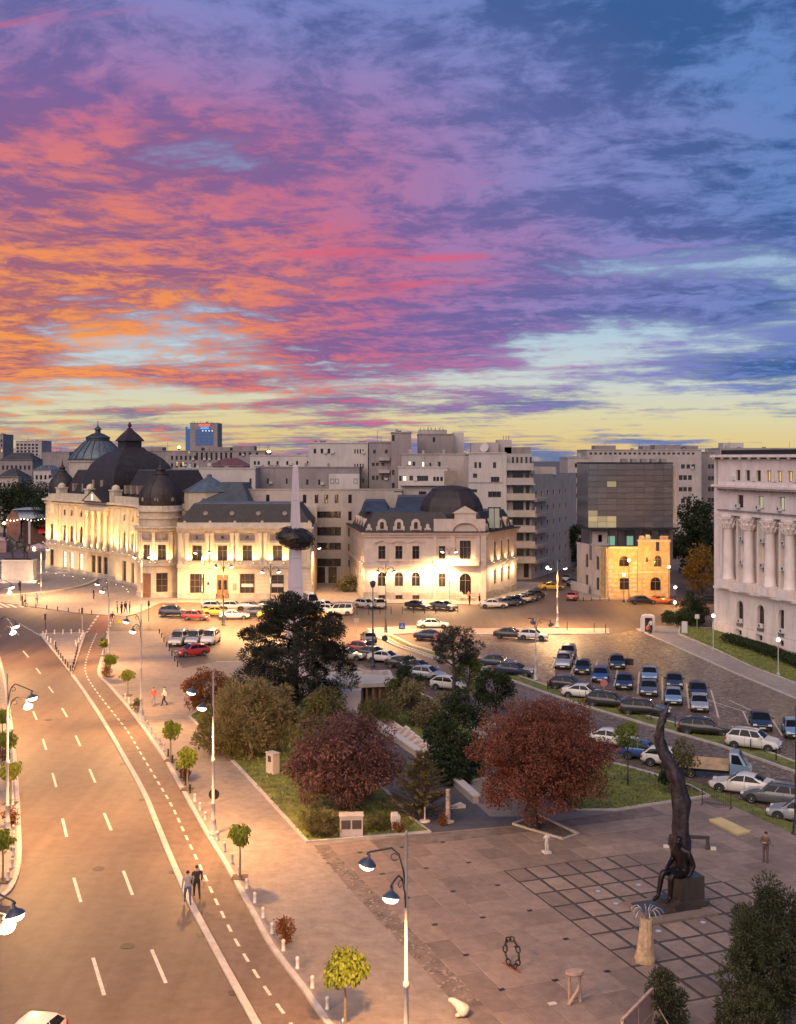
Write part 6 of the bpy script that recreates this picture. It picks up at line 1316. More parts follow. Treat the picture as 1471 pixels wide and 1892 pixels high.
for p, r, h, m, lb in [((528, 1748), .5, 1.55, L_RUST, 'reddish egg-shaped bush near the kerb'), ((341, 1446), .55, 1.5, L_RUST, 'dark clipped bush behind the leafy globe tree'), ((251, 1318), .5, 1.35, L_OLIVE, 'clipped bush at the foot of the bend lamp'), ((197, 1252), .6, 1.4, L_RUST, 'brown clipped bush under the bend globe tree'),
                    ((18, 1530), .55, 1.4, L_RUST, 'reddish bush on the left pavement behind the lamp post'), ((5, 1408), .6, 1.5, L_RUST, 'dark bush at the left edge')]: clipped_bush(lb, p, r, h, m, hash(p) % 999)
# thin young trees by the car park pavement
def sapling(label, p, zc, r, seed, m=L_OLIVE):
    x, y = G(*p); tree('sapling', label, (x, y, .14), (0, 0, zc), (r, r, r*1.1), 1300, m, (.2, .06), seed, 14, r*.45, zc, .05, limbs=8, group='saplings on the maple lawn')
sapling('thin sapling on the lawn right of the maple', (1160, 1455), 3.6, .95, 60, L_BRIGHT); sapling('leaning sapling half hidden by the bronze trunk', (1263, 1466), 2.4, 1.0, 61); sapling('low dark sapling left of the bronze trunk', (1240, 1470), 1.4, .7, 62, L_GREEN)
# hedges and bushes at the ministry
def hedge(label, pts, w, h, n, seed, m=L_GREEN):
    P = px(pts); rng = random.Random(seed); t = thing('hedge', label, 'hedge', (P[0][0], P[0][1], .15)); mb = MB(); wk = walk(P, .35)
    for _ in range(n):
        x, y, a = rng.choice(wk); o = rng.uniform(-w, w); z = h*rng.uniform(.1, 1)**.7*(1-.25*abs(o)/w); d = rdir(rng); d.z = abs(d.z)
        leaf(mb, Vector((x-sin(a)*o-P[0][0], y+cos(a)*o-P[0][1], z)), d, rdir(rng), .26, .08)
    mb.build('foliage', m, t, world=False); st = MB()
    for x, y, a in wk[::2]: st.tube([(x-P[0][0], y-P[0][1], -.1), (x-P[0][0], y-P[0][1], h*.6)], .03, 4)
    st.build('stems', M_BARK, t, world=False)
hedge('long low clipped hedge under the ministry wall', [(1345, 1188), (1400, 1205), (1471, 1232), (1560, 1268)], 1.1, 1.1, 9000, 70)
hedge('broad bushy hedge at the guard booth corner', [(1232, 1155), (1262, 1158), (1300, 1160)], 1.6, 1.9, 6000, 71)
tree('cone_conifer', 'dark cone-shaped conifer behind the hedge corner', gz((1275, 1152)), (0, 0, 2.2), (1.5, 1.4, 2.1), 3500, L_GREEN, (.28, .06), 72, 24, .6, 2, .12)
tree('cone_conifer', 'second dark conifer left of the ministry', gz((1290, 1150)), (0, .4, 1.9), (1.5, 1.4, 1.8), 3000, L_GREEN, (.28, .06), 73, 22, .6, 2, .12)
# far trees
def far_tree(label, pxc, py_base, Y, zc, r, rz_, n, m, seed, sz=(.6, .2)):
    tree('far_tree', label, (XP(pxc, Y), Y, 0), (0, 0, zc), (r, r*.8, rz_), n, m, sz, seed, 34, r*.38, zc, .3, group='trees among the buildings')
far_tree('tall dark tree behind the glass cube', 1272, 0, 245, 7.5, 4.4, 7.5, 4500, L_GREEN, 80); far_tree('dark tree between glass cube and ministry', 1300, 0, 232, 8.2, 4.0, 7.0, 4000, L_GREEN, 81)
far_tree('amber lamplit tree beside the ministry wall', 1295, 0, 208, 4.2, 2.9, 4.4, 3500, L_AMBER, 82, (.45, .12)); far_tree('dark tree at the corner of the narrow street', 1068, 0, 262, 5.5, 2.8, 4.6, 2200, L_GREEN, 83)
for k, (p, Y, zc, r, lb) in enumerate(((8, 352, 10, 6.5, 'dark tree mass at the left edge behind the fair'), (38, 356, 11, 6.5, 'dark tree behind the market pavilion roof'), (68, 350, 10, 5.5, 'dark tree left of the small library dome'), (86, 330, 8.5, 3.6, 'dark slim tree against the library corner'))):
    far_tree(lb, p, 0, Y, zc, r, 6.5, 4200, L_GREEN, 84+k)
far_tree('bare dim shrub in the gap between office and villa', 640, 0, 212, 1.6, 2.2, 1.5, 1200, L_OLIVE, 90, (.4, .08))
# ------------------------------------------------------------------ vehicles
M_TYRE = mat('tyre_rubber', (0.018, 0.017, 0.017), 0.85); M_RIM = mat('alloy_rim', (0.40, 0.39, 0.38), 0.35, 0.7)
M_CGLASS = mat('car_glass', (0.010, 0.011, 0.014), 0.1, spec=0.2); M_HEAD = mat('headlight_lens', (0.7, 0.68, 0.62), 0.15); M_TAIL = mat('taillight_lens', (0.30, 0.015, 0.012), 0.2, emit=(1, .05, .03), estr=.12)
M_TRIM = mat('black_plastic', (0.02, 0.02, 0.021), 0.6); M_PLATE = mat('number_plate', (0.65, 0.63, 0.58), 0.5)
PAINT = {'white': (0.62, 0.58, 0.53), 'silver': (0.36, 0.36, 0.37), 'black': (0.014, 0.013, 0.014), 'navy': (0.018, 0.026, 0.06), 'blue': (0.03, 0.09, 0.26), 'red': (0.36, 0.025, 0.02), 'yellow': (0.62, 0.36, 0.02), 'grey': (0.12, 0.12, 0.125), 'sky': (0.20, 0.30, 0.42), 'beige': (0.42, 0.36, 0.27), 'orange': (0.45, 0.10, 0.02)}
def paint(c): return mat('car_paint_' + c, PAINT[c], 0.32, 0.25 if c in ('silver', 'grey', 'navy', 'blue', 'sky') else 0.0, coat=0.8, spec=0.5)
# length, width, height, bonnet z, belt z, x of: windscreen base, roof front, roof rear, rear glass base (from the front, metres), tail z
CAR = {'sedan': (4.5, 1.76, 1.44, .80, .92, 1.15, 1.95, 3.15, 3.85, .98), 'hatch': (3.95, 1.70, 1.48, .82, .92, .95, 1.65, 3.25, 3.80, .92), 'suv': (4.35, 1.84, 1.70, .98, 1.08, 1.05, 1.70, 3.75, 4.22, 1.06),
       'wagon': (4.7, 1.80, 1.50, .82, .94, 1.20, 1.95, 4.1, 4.58, .94), 'van': (4.2, 1.80, 1.85, 1.0, 1.10, .75, 1.45, 4.0, 4.15, 1.1), 'bigvan': (5.2, 1.95, 2.3, 1.1, 1.25, .55, 1.35, 5.0, 5.15, 1.25)}
_cars = {}
def crv(pts, x):                                        # smooth monotone-ish curve through (x, z)
    if x <= pts[0][0]: return pts[0][1]
    for (x0, z0), (x1, z1) in zip(pts, pts[1:]):
        if x <= x1:
            f = (x-x0)/(x1-x0); return z0+(z1-z0)*(f*.45 + (f*f*(3-2*f))*.55)
    return pts[-1][1]
class Shell:
    """lofted car skin: surf(x, s) with s from 0 (sill) to 8 (roof centre line)"""
    def __init__(s, kind):
        L, Wd, H, bz, tz, xa, xb, xc, xd, rz = CAR[kind]; s.L = L; s.w = Wd/2; s.H = H; m = (xb+xc)/2
        s.roof = [(0, .54), (.06, .66), (.30, bz-.06), (xa, bz+.06), (xb, H-.07), (m, H), (xc, H-.07), (xd, rz+.12), (L-.12, rz+.02), (L-.03, rz*.86), (L, rz*.74)]
        s.belt = [(0, .50), (.06, .60), (.30, bz-.12), (xa, tz-.02), (m, tz+.01), (xd, tz+.05), (L-.12, rz-.02), (L-.03, rz*.8), (L, rz*.68)]
        s.wid = [(0, .74), (.07, .86), (.30, .95), (.8, 1.0), (L*.5, 1.0), (L-.7, .99), (L-.25, .94), (L-.05, .86), (L, .78)]
        s.bot = [(0, .34), (.1, .24), (.5, .19), (L-.5, .20), (L-.1, .28), (L, .38)]
    def surf(s, x, t):
        zr = crv(s.roof, x); zb = min(crv(s.belt, x), zr-.02); w = s.w*crv(s.wid, x); z0 = crv(s.bot, x); wr = w*.94 - (zr-zb)*.30
        P = [(w*.88, z0), (w*.985, z0+.12), (w, (z0+zb)*.5), (w*.985, zb-.07), (w*.945, zb), (w*.945*.52+wr*.48+.015, zb*.5+zr*.5-.01), (wr+.01, zr-.085 if zr-zb > .15 else zr-.012), (wr*.82, zr-.02), (0, zr)]
        i = min(int(t), 7); f = t-i; return (x, P[i][0]+(P[i+1][0]-P[i][0])*f, P[i][1]+(P[i+1][1]-P[i][1])*f)
    def patch(s, x0, x1, t0, t1, nx, nt, sy, off=.010, xf=None):
        mb = MB(); g = []
        for i in range(nx+1):
            for j in range(nt+1):
                t = t0+(t1-t0)*j/nt; a, b = (xf(t) if xf else (x0, x1)); x = a+(b-a)*i/nx; p = s.surf(x, t); q = Vector((0, p[1], p[2]-.55)); q = q.normalized()*off; g.append((p[0], sy*(p[1]+q.y), p[2]+q.z+off*.5))
        for i in range(nx):
            for j in range(nt): k = i*(nt+1)+j; mb.f.append((k, k+1, k+nt+2, k+nt+1))
        mb.v = g; return mb
def make_car(kind, colour):
    key = (kind, colour)
    if key in _cars: return _cars[key]
    L, Wd, H, bz, tz, xa, xb, xc, xd, rz = CAR[kind]; cm = paint(colour); M = {}; S_ = Shell(kind)
    def sh(mb): mb.v = [(L/2-x, y, z) for x, y, z in mb.v]; mb.f = [f[::-1] for f in mb.f]; return mb      # front towards +x, origin mid-car
    xs = sorted(set([0, .03, .07, .15, .3, .5, .8, xa-.05, xa+.1, (xa+xb)/2, xb-.1, xb+.1, (xb+xc)/2, xc-.1, xc+.1, (xc+xd)/2, xd-.05, L-.35, L-.2, L-.12, L-.06, L-.02, L])); xs = [x for x in xs if 0 <= x <= L]
    bm = MB(); n = 16
    for x in xs:
        for k in range(n): t = k if k <= 8 else 16-k; p = S_.surf(x, t); bm.v.append((p[0], p[1] if k <= 8 else -p[1], p[2]))
    # ring runs sill right -> roof -> sill left; close underneath
    for i in range(len(xs)-1):
        for k in range(n): bm.f.append((i*n+k, i*n+(k+1) % n, (i+1)*n+(k+1) % n, (i+1)*n+k))
    bm.f += [tuple(range(n)), tuple(range((len(xs)-1)*n, len(xs)*n))[::-1]]; M['body'] = sh(bm).mesh('body', cm, True)
    ws = S_.patch(xa+.10, xb-.04, 6.4, 8, 4, 3, 1); ws2 = S_.patch(xa+.10, xb-.04, 6.4, 8, 4, 3, -1); ws.add(ws2.v, ws2.f); M['windscreen'] = sh(ws).mesh('windscreen', M_CGLASS, True)
    ws = S_.patch(xc+.06, xd-.05, 6.5, 8, 4, 3, 1); ws2 = S_.patch(xc+.06, xd-.05, 6.5, 8, 4, 3, -1); ws.add(ws2.v, ws2.f); M['rear_window'] = sh(ws).mesh('rear_window', M_CGLASS, True)
    nwin = 2 if kind in ('sedan', 'hatch') else 3; a0, a1 = xa+.12, xd-.10
    for sgn in (-1, 1):
        for k in range(nwin):
            def xf(t, k=k):
                f = (t-4.1)/1.95; lo, hi = a0 + f*(xb-xa)*.86, a1 - f*(xd-xc)*.9; return lo+(hi-lo)*k/nwin+.03, lo+(hi-lo)*(k+1)/nwin-.03
            M[('side_window', sgn, k)] = sh(S_.patch(0, 0, 4.15, 6.0, 4, 3, sgn, .012, xf)).mesh('side_window', M_CGLASS, True)
    M['door_seam'] = [sh(S_.patch(x_-.008, x_+.008, .6, 4.05, 1, 6, sg, .006)).mesh('door_seam', M_TRIM) for x_ in (xa+.25, (xa+xd)/2+.05, xd-.35) for sg in (-1, 1)]
    hl = MB().box(-.02, .16, Wd*.27, Wd*.435, .58, .58+.14); M['headlight'] = [sh(MB().box(.03, .26, s_*Wd*.36-.16, s_*Wd*.36+.16, .55, .70)).mesh('headlight', M_HEAD) for s_ in (-1, 1)]
    M['taillight'] = [sh(MB().box(L-.22, L-.02, s_*Wd*.40-.09, s_*Wd*.40+.09, rz*.66, rz*.9)).mesh('taillight', M_TAIL) for s_ in (-1, 1)]
    M['bumper'] = [sh(MB().box(-.03, .1, -Wd*.33, Wd*.33, .28, .46)).mesh('bumper', M_TRIM), sh(MB().box(L-.1, L+.03, -Wd*.34, Wd*.34, .30, .46)).mesh('bumper', M_TRIM)]
    M['number_plate'] = [sh(MB().box(-.045, -.03, -.26, .26, .36, .47)).mesh('number_plate', M_PLATE), sh(MB().box(L+.03, L+.045, -.26, .26, .52, .63)).mesh('number_plate', M_PLATE)]
    M['mirror'] = [sh(MB().box(xa+.30, xa+.48, s_*(Wd/2+.08)-.08, s_*(Wd/2+.08)+.08, tz, tz+.14)).mesh('mirror', cm) for s_ in (-1, 1)]
    if kind in ('suv', 'wagon', 'van'): M['roof_rail'] = [sh(MB().tube([(xb+.1, s_*Wd*.32, H), (xb+.25, s_*Wd*.32, H+.05), (xc-.3, s_*Wd*.32, H+.05), (xc-.1, s_*Wd*.32, H)], .02, 5)).mesh('roof_rail', M_TRIM) for s_ in (-1, 1)]
    _cars[key] = M; return M
WR = .32
def wheel_meshes():
    def rot(mb): mb.v = [(x, z, y) for x, y, z in mb.v]; return mb
    ty = rot(MB().lathe([(.20, -.10), (.29, -.10), (WR, -.07), (WR, .07), (.29, .10), (.20, .10)], 18)).mesh('wheel', M_TYRE, True)
    r = MB().lathe([(.0, -.06), (.06, -.115), (.09, -.09), (.19, -.095), (.21, -.105), (.21, .105), (.19, .095), (.09, .09), (.06, .115), (0, .06)], 14)
    return ty, rot(r).mesh('rim', M_RIM)
TY, RM = wheel_meshes(); ARCH = None
def arch_mesh():
    mb = MB(); n = 14
    for i in range(n): 
        a, c = pi*i/n, pi*(i+1)/n
        mb.quad((.40*cos(a), 0, .40*sin(a)), (.40*cos(c), 0, .40*sin(c)), (.30*cos(c), 0, .30*sin(c)), (.30*cos(a), 0, .30*sin(a)))
    return mb.mesh('wheel_arch', M_TRIM)
ARCH = arch_mesh()
def car(kind, colour, loc, heading, label, cat='car', taxi=False, group='cars around the square', z=0.01):
    M = make_car(kind, colour); L, Wd, H = CAR[kind][:3]
    t = thing('parked_car' if cat == 'car' else 'parked_van', label, cat, (loc[0], loc[1], z), heading, group)
    inst('body', M['body'], t)
    for nm in ('windscreen', 'rear_window'): inst(nm, M[nm], t)
    for k, me in M.items():
        if isinstance(k, tuple): inst('side_window', me, t)
    for nm in ('headlight', 'taillight', 'bumper', 'door_seam', 'number_plate', 'mirror', 'roof_rail'):
        for me in M.get(nm, ()): inst(nm, me, t)
    for sx in (L/2-.80, -L/2+.82):
        for sy in (-1, 1):
            w = inst('wheel', TY, t, (sx, sy*(Wd/2-.09), WR)); inst('rim', RM, w); inst('wheel_arch', ARCH, t, (sx, sy*(Wd/2+.012), WR))
    if taxi: MB().box(-.1, .1, -.3, .3, H+.02, H+.16).build('taxi_sign', M_PLATE, t, world=False)
    return t
def at(p, z=.7): return G(p[0], p[1], z)
D = R
cars = [
 # bay-parked cars in the cobbled car park, noses towards the camera
 ('suv','silver',(1042,1221),-102,'silver off-roader in the leftmost bay of the cobbled car park'), ('wagon','grey',(1050,1203),-102,'dark grey car tucked behind the silver off-roader'), ('hatch','black',(1077,1231),-102,'black hatchback right of the silver off-roader'),
 ('hatch','blue',(1110,1245),-102,'deep blue hatchback in the third bay'), ('sedan','navy',(1154,1257),-102,'navy saloon right of the deep blue hatchback'), ('sedan','black',(1140,1221),-98,'black car with its door open in the car park'),
 ('sedan','sky',(1200,1243),-102,'light blue car at the back of the fifth bay'), ('sedan','grey',(1199,1269),-102,'grey-green car in front of the light blue one'), ('sedan','black',(1246,1256),-102,'dark car at the back of the sixth bay'), ('hatch','sky',(1244,1285),-102,'pale blue hatchback in front of the sixth bay'),
 ('sedan','black',(1290,1273),-102,'black car behind a silver hatchback, seventh bay'), ('hatch','silver',(1292,1297),-102,'silver hatchback closest in the seventh bay'), ('sedan','black',(1405,1329),-102,'lone black saloon facing us at the right of the car park'), ('hatch','sky',(1466,1344),-102,'pale blue car cut by the right edge'),
 # along the grass median
 ('hatch','black',(1050,1262),-22,'black hatchback behind the white saloon on the grass median'), ('sedan','white',(1080,1277),-24,'white saloon parked at the grass median'), ('wagon','black',(1128,1293),-24,'black estate beside the pink round sign'), ('wagon','black',(1192,1307),-16,'long black estate on the median left of the bronze branch'),
 ('wagon','black',(1304,1342),-18,'shiny black estate right of the bronze branch'), ('suv','white',(1392,1368),-29,'white off-roader at the right end of the median'), ('sedan','navy',(918,1221),-14,'navy saloon at the start of the median'), ('sedan','navy',(951,1236),-20,'dark blue saloon nose to the lamp post'),
 # nearer street row
 ('hatch','blue',(1192,1386),-25,'bright blue hatchback behind the bronze branch'), ('hatch','white',(1233,1398),-22,'white hatchback right behind the bronze branch'), ('sedan','white',(1372,1446),152,'white saloon behind the pickup, tail towards us'), ('wagon','grey',(1436,1466),150,'dark grey estate near the right edge, tail to us'), ('hatch','silver',(1476,1497),150,'silver car corner at the right edge'),
 ('sedan','white',(1130,1362),-25,'white car glimpsed behind the maple crown'),
 # angled row on the park street
 ('hatch','grey',(681,1177),100,'dark hatchback seen from behind in the road'), ('hatch','red',(672,1196),-24,'bright red hatchback in the angled row'), ('sedan','black',(690,1205),-24,'black saloon next to the red hatchback'), ('sedan','white',(714,1213),-22,'white saloon behind the tall dark post'), ('sedan','black',(748,1223),-22,'black saloon right of the white one in the angled row'),
 ('sedan','navy',(772,1231),-24,'navy car before the slender pine'), ('hatch','silver',(790,1243),-24,'silver-blue car partly behind the slender pine'), ('hatch','white',(830,1262),-24,'pale car hidden behind the pine trunk'), ('sedan','beige',(640,1208),-12,'beige car glimpsed right of the black pine'),
 # moving and parked in the middle road
 ('sedan','white',(800,1152),0,'white saloon driving alone past the refuge'), ('sedan','navy',(797,1173),-12,'navy coupe parked on the refuge corner'), ('sedan','black',(944,1170),-18,'black car on the car park refuge'), ('hatch','white',(985,1172),-14,'white hatchback behind the black car on the refuge'),
 # in front of the library
 ('suv','navy',(321,1130),0,'dark off-roader at the head of the library row'), ('hatch','red',(362,1137),-8,'red hatchback in the front library row'), ('sedan','yellow',(402,1129),0,'yellow taxi before the library door'), ('sedan','white',(433,1135),4,'white saloon right of the yellow taxi'),
 ('hatch','silver',(396,1119),0,'silver car in the back library row, left end'), ('hatch','white',(431,1119),0,'white car in the back library row behind the taxi'), ('sedan','silver',(464,1119),0,'silver saloon in the back library row'), ('hatch','grey',(497,1118),0,'grey hatchback in the back library row'),
 ('sedan','navy',(476,1130),6,'dark blue saloon in the library row'), ('sedan','yellow',(503,1134),8,'yellow taxi behind the pine top'), ('sedan','yellow',(577,1134),-6,'yellow taxi right of the obelisk shaft'), ('sedan','white',(600,1118),-30,'white saloon behind the white van'), ('hatch','white',(610,1125),-30,'white car beside the white van'),
 ('hatch','silver',(676,1115),-38,'silver car at the villa corner'), ('hatch','beige',(702,1115),-80,'beige car second from the villa corner'), ('sedan','black',(773,1117),-40,'black car before the villa arches'), ('sedan','grey',(820,1118),-40,'dark car before the villa entrance'), ('sedan','white',(912,1115),0,'white saloon at the head of the villa side row'),
 ('sedan','grey',(936,1112),20,'grey car behind the white saloon at the villa side'), ('hatch','black',(952,1109),30,'black hatchback in the villa side row'), ('sedan','silver',(966,1106),40,'silver car in the villa side row'), ('hatch','grey',(978,1103),45,'small grey car in the villa side row'), ('hatch','black',(990,1098),50,'last dark car of the villa side row'),
 ('sedan','yellow',(1018,1083),10,'yellow taxi entering the narrow street'), ('hatch','red',(1058,1101),75,'dark red car in the narrow street'), ('sedan','black',(1058,1075),75,'black car deep in the narrow street'), ('hatch','grey',(1048,1068),75,'grey car farthest in the narrow street'),
 ('sedan','black',(1188,1108),0,'black car parked before the brick house'), ('sedan','orange',(1222,1108),0,'amber-lit car right of the black one by the brick house'), ('sedan','black',(1310,1106),0,'dark car between ministry and brick house'),
 ('van','silver',(331,1181),-96,'silver people carrier at the left of three bays'), ('van','silver',(360,1180),-96,'grey people carrier in the middle bay'), ('van','white',(389,1179),-96,'white people carrier in the right bay'), ('hatch','red',(356,1201),-150,'red compact car parked below the three carriers'),
 ('sedan','yellow',(525,1197),15,'yellow taxi behind the pine branches'), ('sedan','white',(560,1212),0,'white car glimpsed under the pine'), ('hatch','white',(52,1928),-100,'white car roof at the bottom left corner')]
for k_, c_, p_, a_, l_ in cars:
    tx = c_ == 'yellow'; x, y = at(p_); car(k_, c_, (x, y), D(a_), l_, taxi=tx)
x, y = at((627, 1128)); car('van', 'white', (x, y), D(180), 'white panel car with windows in front of the office', 'van', group='vans by the obelisk')
x, y = at((573, 1114)); car('bigvan', 'white', (x, y), D(-70), 'big white van right of the obelisk shaft', 'van', group='vans by the obelisk')
# open door of the black car in the car park
x, y = at((1140, 1221)); 
for o in list(bpy.data.objects):
    if o.get('label') == 'black car with its door open in the car park': MB().boxc(.25, 1.35, .65, .08, 1.0, .75, R(-12)).build('open_door', paint('black'), o, world=False)
def pickup():
    x, y = at((1316, 1418)); t = thing('pickup_truck', 'flatbed truck with blue cab and wooden bed behind the bronze trunk', 'truck', (x, y, .01), D(-18))
    cm = paint('sky')
    mb = MB(); mb.hexa([(1.3, -.9, .45), (2.75, -.85, .45), (2.75, .85, .45), (1.3, .9, .45)], [(1.3, -.9, 1.25), (2.8, -.82, 1.05), (2.8, .82, 1.05), (1.3, .9, 1.25)]); mb.hexa([(1.3, -.9, 1.25), (2.55, -.82, 1.12), (2.55, .82, 1.12), (1.3, .9, 1.25)], [(1.32, -.75, 2.05), (1.95, -.72, 2.05), (1.95, .72, 2.05), (1.32, .75, 2.05)]); mb.build('cab', cm, t, world=False)
    MB().hexa([(2.0, -.66, 2.0), (2.52, -.74, 1.2), (2.52, .74, 1.2), (2.0, .66, 2.0)], [(2.02, -.66, 2.02), (2.55, -.74, 1.2), (2.55, .74, 1.2), (2.02, .66, 2.02)]).build('windscreen', M_CGLASS, t, world=False)
    for s_ in (-1, 1):
        mb = MB(); mb.quad((1.42, s_*.915, 1.3), (2.25, s_*.87, 1.22), (1.9, s_*.79, 1.9), (1.42, s_*.81, 1.95)); mb.build('side_window', M_CGLASS, t, world=False)
        MB().box(2.76, 2.84, s_*.6-.15, s_*.6+.15, .7, .9).build('headlight', M_HEAD, t, world=False)
    MB().box(1.27, 1.31, -.68, .68, 1.35, 1.95).build('rear_window', M_FRAMEW, t, world=False)
    wd = mat('truck_bed_wood', (0.42, 0.30, 0.19), .8, var=.25, vscale=2)
    MB().box(-2.7, 1.2, -1.0, 1.0, .78, .84).build('bed_floor', wd, t, world=False)
    for s_ in (-1, 1): MB().box(-2.7, 1.2, s_*1.0-.02, s_*1.0+.02, .78, 1.2).build('side_board', wd, t, world=False)
    MB().box(-2.74, -2.70, -1.0, 1.0, .78, 1.2).build('tail_board', wd, t, world=False); MB().box(1.2, 1.24, -1.0, 1.0, .78, 1.5).build('head_board', wd, t, world=False)
    MB().box(-2.6, 2.5, -.4, .4, .42, .62).build('chassis', M_TRIM, t, world=False)
    for sx in (2.0, -1.5):
        for sy in (-1, 1): w = inst('wheel', TY, t, (sx, sy*.78, WR)); inst('rim', RM, w)
pickup()
# ------------------------------------------------------------------ figures grown from a skeleton
def skin_mesh(name, J, E, sub=2, root='pelvis', m=None):
    ks = list(J); me = bpy.data.meshes.new('skel'); me.from_pydata([J[k][:3] for k in ks], [(ks.index(a), ks.index(b)) for a, b in E], [])
    o = bpy.data.objects.new('skel', me); COL.objects.link(o); md = o.modifiers.new('s', 'SKIN')
    for i, k in enumerate(ks):
        r = J[k][3]; sv = me.skin_vertices[0].data[i]; sv.radius = (r if isinstance(r, tuple) else (r, r)); sv.use_root = (k == root)
    sb = o.modifiers.new('u', 'SUBSURF'); sb.levels = sub; sb.render_levels = sub
    dg = bpy.context.evaluated_depsgraph_get(); dg.update(); out = bpy.data.meshes.new_from_object(o.evaluated_get(dg)); out.name = name
    bpy.data.objects.remove(o); bpy.data.meshes.remove(me); out.materials.clear()
    if m: out.materials.append(m)
    out.polygons.foreach_set('use_smooth', [True]*len(out.polygons)); return out
HE = [('pelvis', 'spine'), ('spine', 'chest'), ('chest', 'neck'), ('neck', 'head'), ('head', 'crown'), ('chest', 'shl'), ('shl', 'ell'), ('ell', 'wrl'), ('wrl', 'hal'), ('chest', 'shr'), ('shr', 'elr'), ('elr', 'wrr'), ('wrr', 'har'),
      ('pelvis', 'hil'), ('hil', 'knl'), ('knl', 'anl'), ('anl', 'tol'), ('pelvis', 'hir'), ('hir', 'knr'), ('knr', 'anr'), ('anr', 'tor')]
def human(pose):
    J = {'pelvis': (0, 0, .96, (.15, .11)), 'spine': (0, 0, 1.16, (.14, .10)), 'chest': (0, 0, 1.37, (.17, .115)), 'neck': (.01, 0, 1.52, .055), 'head': (.02, 0, 1.63, (.085, .10)), 'crown': (.015, 0, 1.725, (.06, .07)),
         'shl': (0, .19, 1.42, .06), 'ell': (-.02, .25, 1.14, .046), 'wrl': (.06, .26, .90, .034), 'hal': (.09, .26, .82, .034), 'shr': (0, -.19, 1.42, .06), 'elr': (-.02, -.25, 1.14, .046), 'wrr': (.06, -.26, .90, .034), 'har': (.09, -.26, .82, .034),
         'hil': (0, .09, .90, .09), 'knl': (.03, .10, .50, .06), 'anl': (-.02, .10, .09, .042), 'tol': (.13, .11, .04, .038), 'hir': (0, -.09, .90, .09), 'knr': (.03, -.10, .50, .06), 'anr': (-.02, -.10, .09, .042), 'tor': (.13, -.11, .04, .038)}
    J.update(pose); return J
WALK = {'knl': (.16, .10, .52, .06), 'anl': (.22, .10, .10, .042), 'tol': (.36, .11, .06, .038), 'knr': (-.02, -.10, .50, .06), 'anr': (-.26, -.10, .13, .042), 'tor': (-.14, -.11, .05, .038), 'ell': (-.12, .25, 1.15, .046), 'wrl': (-.10, .27, .91, .034), 'hal': (-.09, .27, .83, .034), 'elr': (.06, -.25, 1.15, .046), 'wrr': (.20, -.25, .94, .034), 'har': (.25, -.24, .88, .034)}
FOLD = {'ell': (.10, .27, 1.16, .048), 'wrl': (.20, .06, 1.22, .036), 'hal': (.20, -.05, 1.23, .034), 'elr': (.10, -.27, 1.16, .048), 'wrr': (.22, -.06, 1.18, .036), 'har': (.22, .06, 1.18, .034)}
SIT = {'pelvis': (0, 0, .52, (.15, .12)), 'spine': (0, 0, .72, (.14, .1)), 'chest': (.02, 0, .93, (.17, .115)), 'neck': (.03, 0, 1.08, .055), 'head': (.05, 0, 1.19, (.085, .1)), 'crown': (.04, 0, 1.28, (.06, .07)), 'shl': (.02, .19, .98, .06), 'ell': (.08, .25, .72, .046), 'wrl': (.28, .16, .66, .034), 'hal': (.36, .13, .66, .034), 'shr': (.02, -.19, .98, .06), 'elr': (.08, -.25, .72, .046), 'wrr': (.28, -.16, .66, .034), 'har': (.36, -.13, .66, .034),
       'hil': (.06, .1, .48, .09), 'knl': (.45, .12, .50, .06), 'anl': (.46, .12, .09, .042), 'tol': (.60, .13, .04, .038), 'hir': (.06, -.1, .48, .09), 'knr': (.45, -.12, .50, .06), 'anr': (.46, -.12, .09, .042), 'tor': (.60, -.13, .04, .038)}
POSE = {'stand': skin_mesh('body', human({}), HE, 1), 'walk': skin_mesh('body', human(WALK), HE, 1), 'fold': skin_mesh('body', human(FOLD), HE, 1), 'sit': skin_mesh('body', human(SIT), HE, 1)}
M_SKIN = mat('skin', (0.42, 0.24, 0.17), .6); M_SHOE = mat('shoe_leather', (0.03, 0.025, 0.022), .6); M_HAIR = mat('dark_hair', (0.02, 0.015, 0.012), .7)
def cloth(n, c): return mat('cloth_' + n, c, .85, var=.2, vscale=6)
CL = {'black': (0.02, 0.02, 0.022), 'grey': (0.22, 0.22, 0.24), 'white': (0.55, 0.52, 0.5), 'red': (0.45, 0.09, 0.06), 'blue': (0.05, 0.08, 0.16), 'brown': (0.12, 0.07, 0.045), 'tan': (0.36, 0.26, 0.18), 'orange': (0.6, 0.16, 0.05)}
